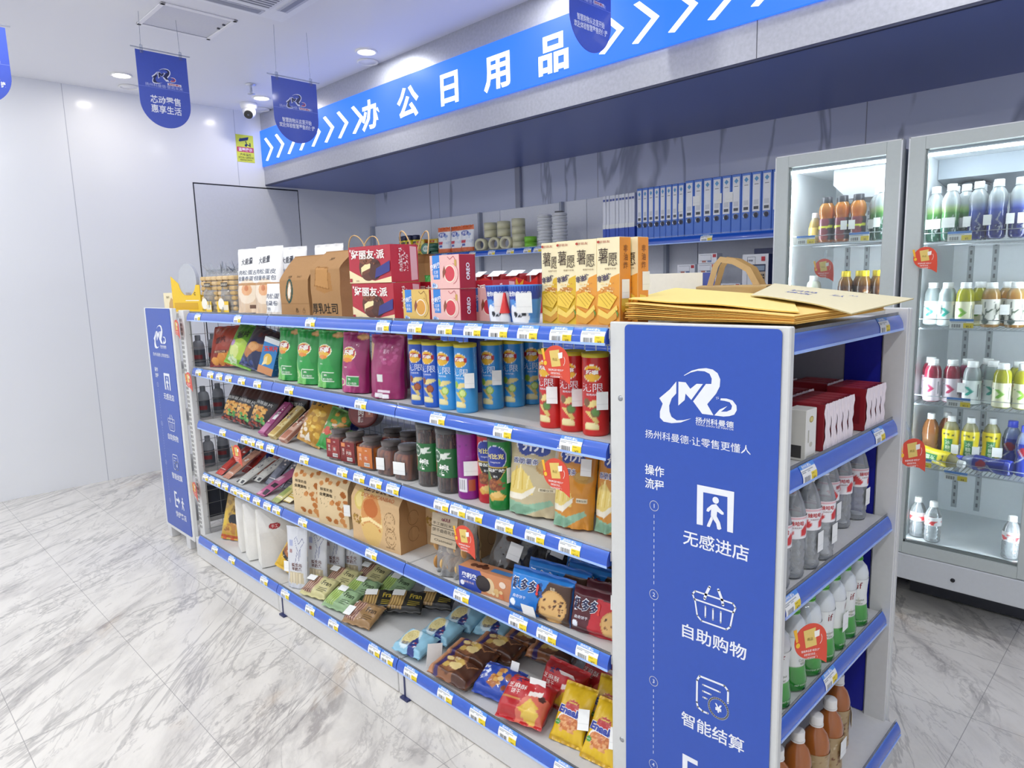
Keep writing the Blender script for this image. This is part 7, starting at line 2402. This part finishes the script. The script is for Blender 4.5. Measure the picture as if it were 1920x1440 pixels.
# insect spray cans
sp = empty('spray_can')
mb = MB()
mb.lathe([(.032, 0), (.034, .003), (.034, .15), (.030, .158)], '#e6d62c', 'film', 24)
band(mb, .0345, .005, .148, '#e6d62c', [('e', .5, .75, .12, .12, '#b8342a'), ('r', .3, .4, .7, .55, '#7a6a20'), ('e', .5, .25, .1, .12, '#d8e0d0'), ('r', .36, .85, .64, .95, '#3c3a1c')], [('灭害灵', .5, .75, .1, '#f0e8c0')], 'film', 40)
mb.obj('can', sp)
MB().lathe([(.030, .155), (.036, .158), (.036, .195), (.032, .2), (.002, .2)], '#23294a', 'plastic', 24).obj('cap', sp)
for i, (x, y) in enumerate(((-1.47, 2.60), (-1.385, 2.58), (-1.31, 2.58), (-1.235, 2.6), (-1.43, 2.69))):
    wlab(again(sp), x, y, 'yellow insect spray can with a dark cap, %s' % ('leftmost', 'second from the left', 'third from the left', 'rightmost', 'behind the left pair')[i], 'spray can', 'yellow spray cans')
yb = carton('mosquito_coil_box', .125, .075, .12, '#d8bc2c', ([('r', .1, .6, .6, .85, '#c8401f'), ('e', .75, .5, .16, .2, '#e8d880'), ('r', .1, .15, .5, .35, '#7a6420')], [('蚊香', .35, .72, .2, '#f4e8c0')]), side=('#d8942c', [('r', .1, .3, .9, .7, '#c8401f')], []), top=('#d4b42a', [], []))
for i, (x, y, z) in enumerate(((-1.16, 2.56, ZW), (-1.165, 2.56, ZW + .0765), (-1.02, 2.62, ZW), (-1.02, 2.62, ZW + .0765))):
    wlab(again(yb), x, y, 'yellow and red coil box beside the spray cans, %s' % ('bottom of the left stack', 'top of the left stack', 'bottom of the right stack', 'top of the right stack')[i], 'box', 'yellow coil boxes', 0, z)
gt = empty('round_tin')
mb = MB()
mb.lathe([(.052, 0), (.055, .003), (.055, .03), (.052, .033)], '#1f5a44', 'film', 32)
poly(mb, plane((0, 0, .0333), (1, 0, 0), (0, 1, 0), (0, 0, 1)), ell(0, 0, .045, .045, 28), '#2c7a5c', .0004, 'film')
poly(mb, plane((0, 0, .0333), (1, 0, 0), (0, 1, 0), (0, 0, 1)), ell(0, 0, .03, .03, 28), '#c8d8cc', .0008, 'film')
text(mb, plane((0, 0, .0333), (1, 0, 0), (0, 1, 0), (0, 0, 1)), '清凉', 0, 0, .022, '#1f4a3a', off=.0016, mat='film')
mb.obj('tin', gt)
o = again(gt)
wlab(o, -1.0, 2.53, 'green round tin standing on edge in front of the coil boxes', 'tin', 'green round tins')
o.rotation_euler = (R(82), 0, R(20))
o.location = (-.985, 2.53, ZW + .056)
for i in range(3):
    wlab(again(gt), -.885, 2.54, 'flat green round tin beside the upright one, %s' % ('bottom of the pile', 'middle of the pile', 'top of the pile')[i], 'tin', 'green round tins', 0, ZW + .0345 * i)
nb = bag('napkin_pack', .165, .235, .07, '#e6e9ee', [('r', 0, .84, 1, 1, '#d8642a'), ('r', 0, 0, 1, .2, '#d8642a'), ('p', [(0, .2), (.3, .26), (.2, .2)], '#d8642a'), ('e', .4, .72, .3, .13, '#3c50b0'), ('e', .75, .66, .12, .08, '#8aa0d0'), ('r', .15, .36, .55, .46, '#c8384a'), ('r', .2, .26, .5, .34, '#4a60b0'), ('d', .6, .3, .95, .6, 8, .03, .06, ['#b8c4dc', '#d0d8e6'], 3)], [('妙洁', .4, .72, .12, '#f2f4fa', {'bold': .03})], stand=True, seed=141, res=.006)
for i, (x, yaw) in enumerate(((-.80, 4), (-.665, -3), (-.49, 4))):
    wlab(again(nb), x, 2.56 - .02 * (i == 0), 'orange and white pack with a blue oval, %s' % ('left of the three', 'middle of the three', 'right of the three beside the tape rolls')[i], 'pack', 'orange and white packs', yaw)
# tape rolls


def ring(h, c, name='tape_roll', r=.055):
    mb = MB()
    mb.lathe([(r * .7, 0), (r, 0), (r, h), (r * .7, h), (r * .7, 0)], c, 'plastic', 32, cap=False)
    mb.lathe([(r * .62, .001), (r * .7, .001), (r * .7, h - .001), (r * .62, h - .001), (r * .62, .001)], '#c9c4b4', 'carton', 32, cap=False)
    return mb.obj(name)


tr = ring(.06, '#d3d0ae')
for i, x in enumerate((-.31, -.14, .0)):
    o = again(tr)
    wlab(o, x, 2.60, 'clear yellowish tape roll on its edge facing out, %s' % ('left', 'middle', 'right')[i], 'tape roll', 'tape rolls on edge')
    o.rotation_euler = (R(90), 0, R(14))
    o.location = (x, 2.60, ZW + .0562)
for k, (x, n) in enumerate(((-.22, 2), (-.06, 2), (.11, 4))):
    for q in range(n):
        base = ZW + (.1135 if k < 2 else 0)
        o = again(tr)
        wlab(o, x, 2.60, 'tape roll lying flat in the %s stack, %s from the bottom' % (('left', 'middle', 'right')[k], ORD[q]), 'tape roll', 'tape rolls lying flat', 0, base + .061 * q)
gtape = ring(.045, '#7fc83a', r=.05)
for q in range(2):
    wlab(again(gtape), .262, 2.58, 'light green tape roll, %s of its pair' % ('lower', 'upper')[q], 'tape roll', 'light green tape rolls', 0, ZW + .046 * q)
wt_ = MB()
wt_.lathe([(.05, 0), (.057, .003), (.058, .012), (.056, .02), (.05, .0235), (.018, .024), (.002, .024)], '#e3e5e7', 'plastic', 30)
wt_.lathe([(.0585, .008), (.0588, .01), (.0585, .013)], '#b9bdc2', 'plastic', 30, cap=False)
wtin = wt_.obj('white_round_box')
for k, (x, n) in enumerate(((.425, 10), (.578, 10))):
    for q in range(n):
        wlab(again(wtin), x + .003 * math.sin(q * 2.1 + k), 2.57 + .003 * math.cos(q * 1.7), 'white round flat box in the %s stack, %s from the bottom' % (('left', 'right')[k], ORD[q]), 'round box', 'stacked white round boxes', 0, ZW + .0248 * q)
mb = MB()
mb.box(-.03, .03, -.02, .02, 0, .012, '#4a4c50', 'plastic', .002)
wlab(mb.obj('small_gadget'), .58, 2.565, 'small dark flat piece on top of the right white stack', 'piece', None, 20, ZW + .0248 * 10)
# thin folders and ring binders
fo = MB()
fo.box(-.0125, .0125, 0, .22, 0, .325, '#e3e6ee', 'plastic', .002)
fo.box(-.0128, .0128, -.0005, .22, 0, .10, '#3358c0', 'plastic')
fo.box(-.009, .009, -.0012, -.0004, .285, .30, '#4a5aa0', 'carton')
fo.box(-.0135, .012, -.0025, -.0005, .095, .125, '#eef0f0', 'paper')
fold = fo.obj('file_folder')
for i in range(10):
    wlab(again(fold), 1.01 + .0275 * i, 2.56 + .003 * (i % 3), 'thin white and blue file folder, %s from the left' % ORD[i], 'file folder', 'thin file folders')


def binder(w, h):
    t = empty('ring_binder')
    mb = MB()
    mb.box(-w / 2, w / 2, 0, .26, 0, h, '#5580d6', 'plastic', .004)
    fn = plane((-w / 2, -.0004, 0), (1, 0, 0), (0, 0, 1), (0, -1, 0))
    mb.obj('cover', t)
    m = MB()
    decal(m, fn, w, h, [('r', .14, .345, .86, .955, '#e9ebee'), ('p', [(.5, .93), (.72, .885), (.5, .84), (.28, .885)], '#5a9fd0'), ('r', .3, .79, .7, .80, '#5a6068'), ('r', .26, .46, .74, .54, '#d0d3d8'), ('r', .26, .38, .74, .43, '#4a4e56')], 'plastic')
    m.obj('spine_label', t)
    m = MB()
    c = np.array(ell(0, 0, .0135, .0135, 24))
    m.add(fn(c[:, 0] + w / 2, c[:, 1] + h * .285, .0014), [list(range(24))], '#141c3c', 'plastic')
    P = np.stack([fn(c[:, 0] + w / 2, c[:, 1] + h * .285, .001), fn(c[:, 0] * 1.25 + w / 2, c[:, 1] * 1.25 + h * .285, .003)])
    m.grid(P, '#c9d2e2', 'steel', True, wrap=True)
    m.obj('finger_ring', t)
    return t


bs, bb = binder(.0445, .345), binder(.0625, .352)
for i in range(8):
    o = again(bs)
    wlab(o, 1.314 + .0462 * i, 2.555, 'narrow blue ring binder, %s from the left' % ORD[i], 'binder', 'narrow blue ring binders')
paper_tag(o, .0, -.004, .19, 3)
for i in range(10):
    o = again(bb)
    wlab(o, 1.70 + .0645 * i, 2.55, 'wide blue ring binder, %s from the left' % ORD[i], 'binder', 'wide blue ring binders')
    if i in (1, 3, 4):
        paper_tag(o, -.02 + .01 * i, -.004, .22, 2, w=.05, h=.06)
# lower shelf by the fridge
ZV = 1.4675
o = carton('calculator_box', .165, .235, .06, '#e8eaee', ([('s', [(.2, .93), (.5, .93), (.5, .07), (.2, .07), (.2, .93)], .012, '#23293a'), ('r', .4, .30, .9, .74, '#39435c'), ('r', .44, .58, .86, .70, '#8a9cb0'), ('r', .42, .12, .9, .55, '#b9a58f')] + [('r', .45 + .088 * a, .14 + .075 * b, .51 + .088 * a, .19 + .075 * b, '#2c303a') for a in range(5) for b in range(5)] + [('r', .74, .82, .88, .93, '#c8303a')],
                                                [('计算器', .3, .84, .05, '#23293a'), ('deli', .81, .875, .05, '#f4e8e8')]), side=('#2c3a6a', [], []))
wlab(o, 2.155, 2.55, 'white calculator box with a picture of a calculator on the lower wall shelf', 'box', None, 0, ZV)
o = carton('calculator_box', .165, .27, .05, '#28325c', ([], []))
wlab(o, 2.19, 2.63, 'dark blue box behind the calculator box on the lower wall shelf', 'box', None, 0, ZV)
db = carton('stationery_box', .13, .062, .07, '#e6e8ee', ([('r', .78, .6, .96, .92, '#b8303c'), ('s', [(.1, .85), (.7, .85), (.7, .3), (.1, .3)], .012, '#3a4258'), ('r', .2, .12, .42, .3, '#b87a70'), ('r', .5, .12, .72, .3, '#7a8ab0')], []), side=('#d0d4de', [], []), top=('#5a6a9a', [], []))
for i, (x, q, l) in enumerate(((1.68, 0, 'bottom of the left pile'), (1.68, 1, 'second of the left pile'), (1.675, 2, 'top of the left pile'), (1.83, 0, 'bottom of the right pile'), (1.83, 1, 'second of the right pile'), (1.825, 2, 'third of the right pile'), (1.83, 3, 'top of the right pile'), (1.99, 0, 'beside the calculator box'))):
    wlab(again(db), x, 2.56, 'small white stationery box with a red corner mark, %s' % l, 'box', 'small stationery boxes', 0, ZV + .0635 * q)
mb = MB()
mb.box(-.10, .10, 0, .08, 0, .12, '#1f4a74', 'carton', .003)
text(mb, plane((-.10, -.0003, 0), (1, 0, 0), (0, 0, 1), (0, -1, 0)), '得力文具', .1, .085, .03, '#6a9ac8', off=.0006)
wlab(mb.obj('paper_box'), 1.40, 2.56, 'dark teal box with faint characters on the lower wall shelf', 'box', None, 0, ZV)
# grey bottles of the far end unit, seen through the wire side
gb = bottle('shampoo_bottle', [(.03, 0, '#a6abb2'), (.034, .004, '#aab0b6'), (.034, .12, '#b0b5bc'), (.028, .145, '#b8bdc4'), (.014, .155, '#c0c5ca')], 'plastic', (.016, .155, .185, '#9aa0a8'), (.02, .1, '#6a7078', [('r', .3, .3, .7, .6, '#a8484c')], []))
n = 0
for lv, z in enumerate((1.13, .82, .51)):
    for k in range(6):
        o = again(gb)
        lab(place(o, -.17 - .05 * (k % 2), .10 + .11 * k, z - .003 + .0003, 30), 'grey bottle seen through the wire side on the %s level, %s from the front' % (('upper', 'middle', 'lower')[lv], ORD[k]), 'bottle', 'grey bottles behind the wire side')
bb_ = MB()
bb_.box(-.15, .0, 0, .6, 0, .16, '#3f4450', 'carton', .004)
for k in range(5):
    mb = MB()
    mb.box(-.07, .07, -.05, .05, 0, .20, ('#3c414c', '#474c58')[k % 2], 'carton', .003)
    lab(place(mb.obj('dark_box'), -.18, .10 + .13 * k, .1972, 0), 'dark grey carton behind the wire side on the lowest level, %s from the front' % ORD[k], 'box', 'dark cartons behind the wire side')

# small clearances so that neighbouring goods do not touch (metres along x and y)
CLEAR = {'biscuit_pack': (0.011, -0.023), 'biscuit_pack.004': (0.005, -0.015), 'milk_stick_pouch.001': (-0.018, 0.004), 'biscuit_pack.002': (0.013,
    -0.019), 'biscuit_pack.003': (-0.036, 0.012), 'biscuit_pack.008': (0.018, -0.004), 'biscuit_pack.005': (0.045, 0.004), 'milk_stick_pouch.002':
    (-0.044, 0.008), 'milk_stick_pouch.003': (-0.026, -0.003), 'milk_stick_pouch.004': (-0.039, 0.019), 'biscuit_pack.006': (-0.005, -0.016),
    'biscuit_pack.007': (0.036, 0.028), 'biscuit_pack.009': (0.033, 0.03), 'biscuit_pack.010': (0.01, 0.001), 'bread_roll_pack.004': (-0.005, -0.045),
    'biscuit_stick_box': (0.014, -0.001), 'chilli_crisps_bag.002': (-0.014, 0.001), 'biscuit_stick_box.003': (0.021, -0.006), 'chilli_crisps_bag.005':
    (-0.023, 0.006), 'biscuit_tub': (0.006, -0.007), 'cookie_box.003': (-0.016, 0.008), 'biscuit_tub.001': (-0.012, -0.01), 'crisps_carton': (0.015,
    0.014), 'bread_bag': (-0.009, -0.008), 'bread_bag.002': (0.009, 0.008), 'bread_bag.003': (-0.042, -0.013), 'bread_bag.004': (0.036, 0.026),
    'bread_roll_pack': (-0.003, -0.026), 'bread_roll_pack.001': (-0.004, -0.007), 'bread_roll_pack.002': (-0.039, 0.015), 'bread_roll_pack.003':
    (0.029, 0.016), 'bread_roll_pack.005': (-0.032, -0.032), 'bread_roll_pack.006': (-0.032, -0.009), 'bread_roll_pack.007': (-0.025, 0.037),
    'bread_roll_pack.008': (0.045, -0.001), 'carrier_bag.003': (0.007, 0.02), 'tea_carton': (-0.026, 0.003), 'chips_pouch': (0.008, 0.001),
    'crisps_can.012': (0.004, -0.004), 'chips_pouch.001': (-0.008, -0.002), 'chips_pouch.002': (0.008, 0.002), 'coffee_bottle.003': (-0.001, 0.002),
    'coffee_bottle.004': (0.001, -0.002), 'cookie_bag': (-0.039, 0.002), 'dark_cookie_bag': (-0.002, 0.029), 'cookie_pack': (-0.016, -0.025),
    'cookie_pack.001': (-0.044, -0.01), 'cookie_pack.005': (0.015, 0.007), 'long_biscuit_box': (-0.043, -0.001), 'cookie_pack.002': (0.045, -0.005),
    'cookie_pack.006': (0.001, -0.004), 'cookie_pack.003': (-0.045, -0.003), 'cookie_pack.004': (0.043, 0.012), 'crisps_bag.015': (-0.006, 0.0),
    'crisps_can.001': (-0.002, 0.0), 'crisps_can.003': (0.002, -0.0), 'crisps_can.002': (-0.004, -0.0), 'crisps_can.005': (-0.001, -0.002),
    'crisps_can.007': (0.001, 0.002), 'crisps_can.009': (0.004, -0.0), 'crisps_can.010': (-0.01, -0.002), 'crisps_can.011': (-0.002, 0.005),
    'crisps_carton.004': (-0.027, -0.024), 'energy_drink_bottle.002': (-0.005, -0.005), 'sports_drink_bottle': (0.001, 0.045), 'juice_bottle.001':
    (-0.001, 0.002), 'sports_water_bottle.002': (0.029, -0.006), 'juice_bottle.003': (-0.005, 0.009), 'juice_bottle.004': (-0.004, -0.001),
    'sports_water_bottle': (0.004, 0.001), 'juice_bottle.005': (-0.024, 0.027), 'meat_jar': (0.007, -0.003), 'vegetable_snack_bag': (-0.007, 0.003),
    'mosquito_coil_box': (0.012, 0.003), 'spray_can.003': (-0.014, -0.003), 'mosquito_coil_box.001': (0.015, 0.004), 'napkin_pack': (0.03, 0.009),
    'napkin_pack.001': (0.042, 0.009), 'round_tin.001': (-0.016, 0.023), 'round_tin.002': (-0.02, 0.001), 'round_tin.003': (-0.018, 0.001),
    'noodle_snack_pack': (0.005, -0.003), 'sesame_biscuit_pack': (-0.016, -0.036), 'sesame_biscuit_pack.001': (-0.004, 0.021),
    'noodle_snack_pack.002': (-0.001, -0.002), 'noodle_snack_pack.003': (0.001, 0.002), 'paper_bread_bag.001': (0.0, -0.028), 'paper_bread_bag.002':
    (-0.004, -0.034), 'paper_bread_bag.004': (0.004, 0.001), 'round_tin': (-0.037, 0.018), 'sesame_biscuit_pack.002': (0.013, 0.018),
    'snack_packet.005': (-0.006, -0.002), 'snack_packet.007': (0.007, -0.014), 'snack_packet.006': (-0.001, 0.013), 'snack_packet.008': (-0.011,
    0.005), 'snack_packet.011': (0.001, -0.013), 'snack_packet.009': (-0.025, 0.009), 'snack_packet.012': (-0.006, 0.002), 'snack_packet.010': (0.035,
    0.004), 'snack_packet.013': (-0.013, -0.01), 'snack_packet.014': (0.005, -0.009), 'snack_packet.015': (0.014, 0.011), 'sports_drink_bottle.002':
    (0.007, -0.007), 'sports_drink_bottle.001': (-0.004, -0.0), 'sports_drink_bottle.008': (0.002, -0.001), 'sports_drink_bottle.003': (-0.01, 0.044),
    'sports_drink_bottle.004': (0.008, -0.002), 'sports_drink_bottle.009': (0.004, -0.0), 'sweet_box.001': (-0.003, 0.006), 'sweet_box.002': (0.0,
    -0.009), 'sweet_box.003': (-0.0, 0.009), 'sweet_box.004': (0.001, -0.008), 'sweet_box.005': (-0.002, 0.008), 'sweet_box.006': (0.004, -0.004),
    'tape_roll.002': (-0.004, -0.001), 'tape_roll.007': (0.002, 0.001), 'tape_roll.008': (0.002, 0.001), 'vitamin_drink_bottle.001': (0.004, -0.001),
    'vitamin_drink_bottle.004': (-0.004, 0.001), 'vitamin_drink_bottle.002': (-0.008, -0.002), 'vitamin_drink_bottle.006': (0.004, -0.002),
    'vitamin_drink_bottle.003': (0.004, 0.005), 'energy_drink_bottle.001': (-0.004, -0.0), 'noodle_snack_pack.001': (0.002, -0.0), 'spray_can.002':
    (-0.007, -0.004), 'juice_bottle': (-0.012, 0.012), 'sweet_box': (-0.001, -0.002), 'spray_can.001': (-0.006, 0.0), 'biscuit_pack.001': (-0.001,
    -0.013), 'crisps_carton.002': (0.01, -0.002), 'energy_drink_bottle': (-0.002, 0.0), 'sports_water_bottle.001': (0.015, 0.005), 'napkin_pack.002':
    (0.02, -0.001), 'sports_drink_bottle.006': (0.016, 0.019), 'glue_tube': (-0.003, -0.002), 'biscuit_stick_box.004': (0.002, 0.0),
    'dark_cookie_bag.001': (0.004, 0.005), 'crisps_carton.003': (-0.001, -0.002)}
for k, (dx, dy) in CLEAR.items():
    q = bpy.data.objects.get(k)
    if q is not None:
        q.location.x += dx
        q.location.y += dy
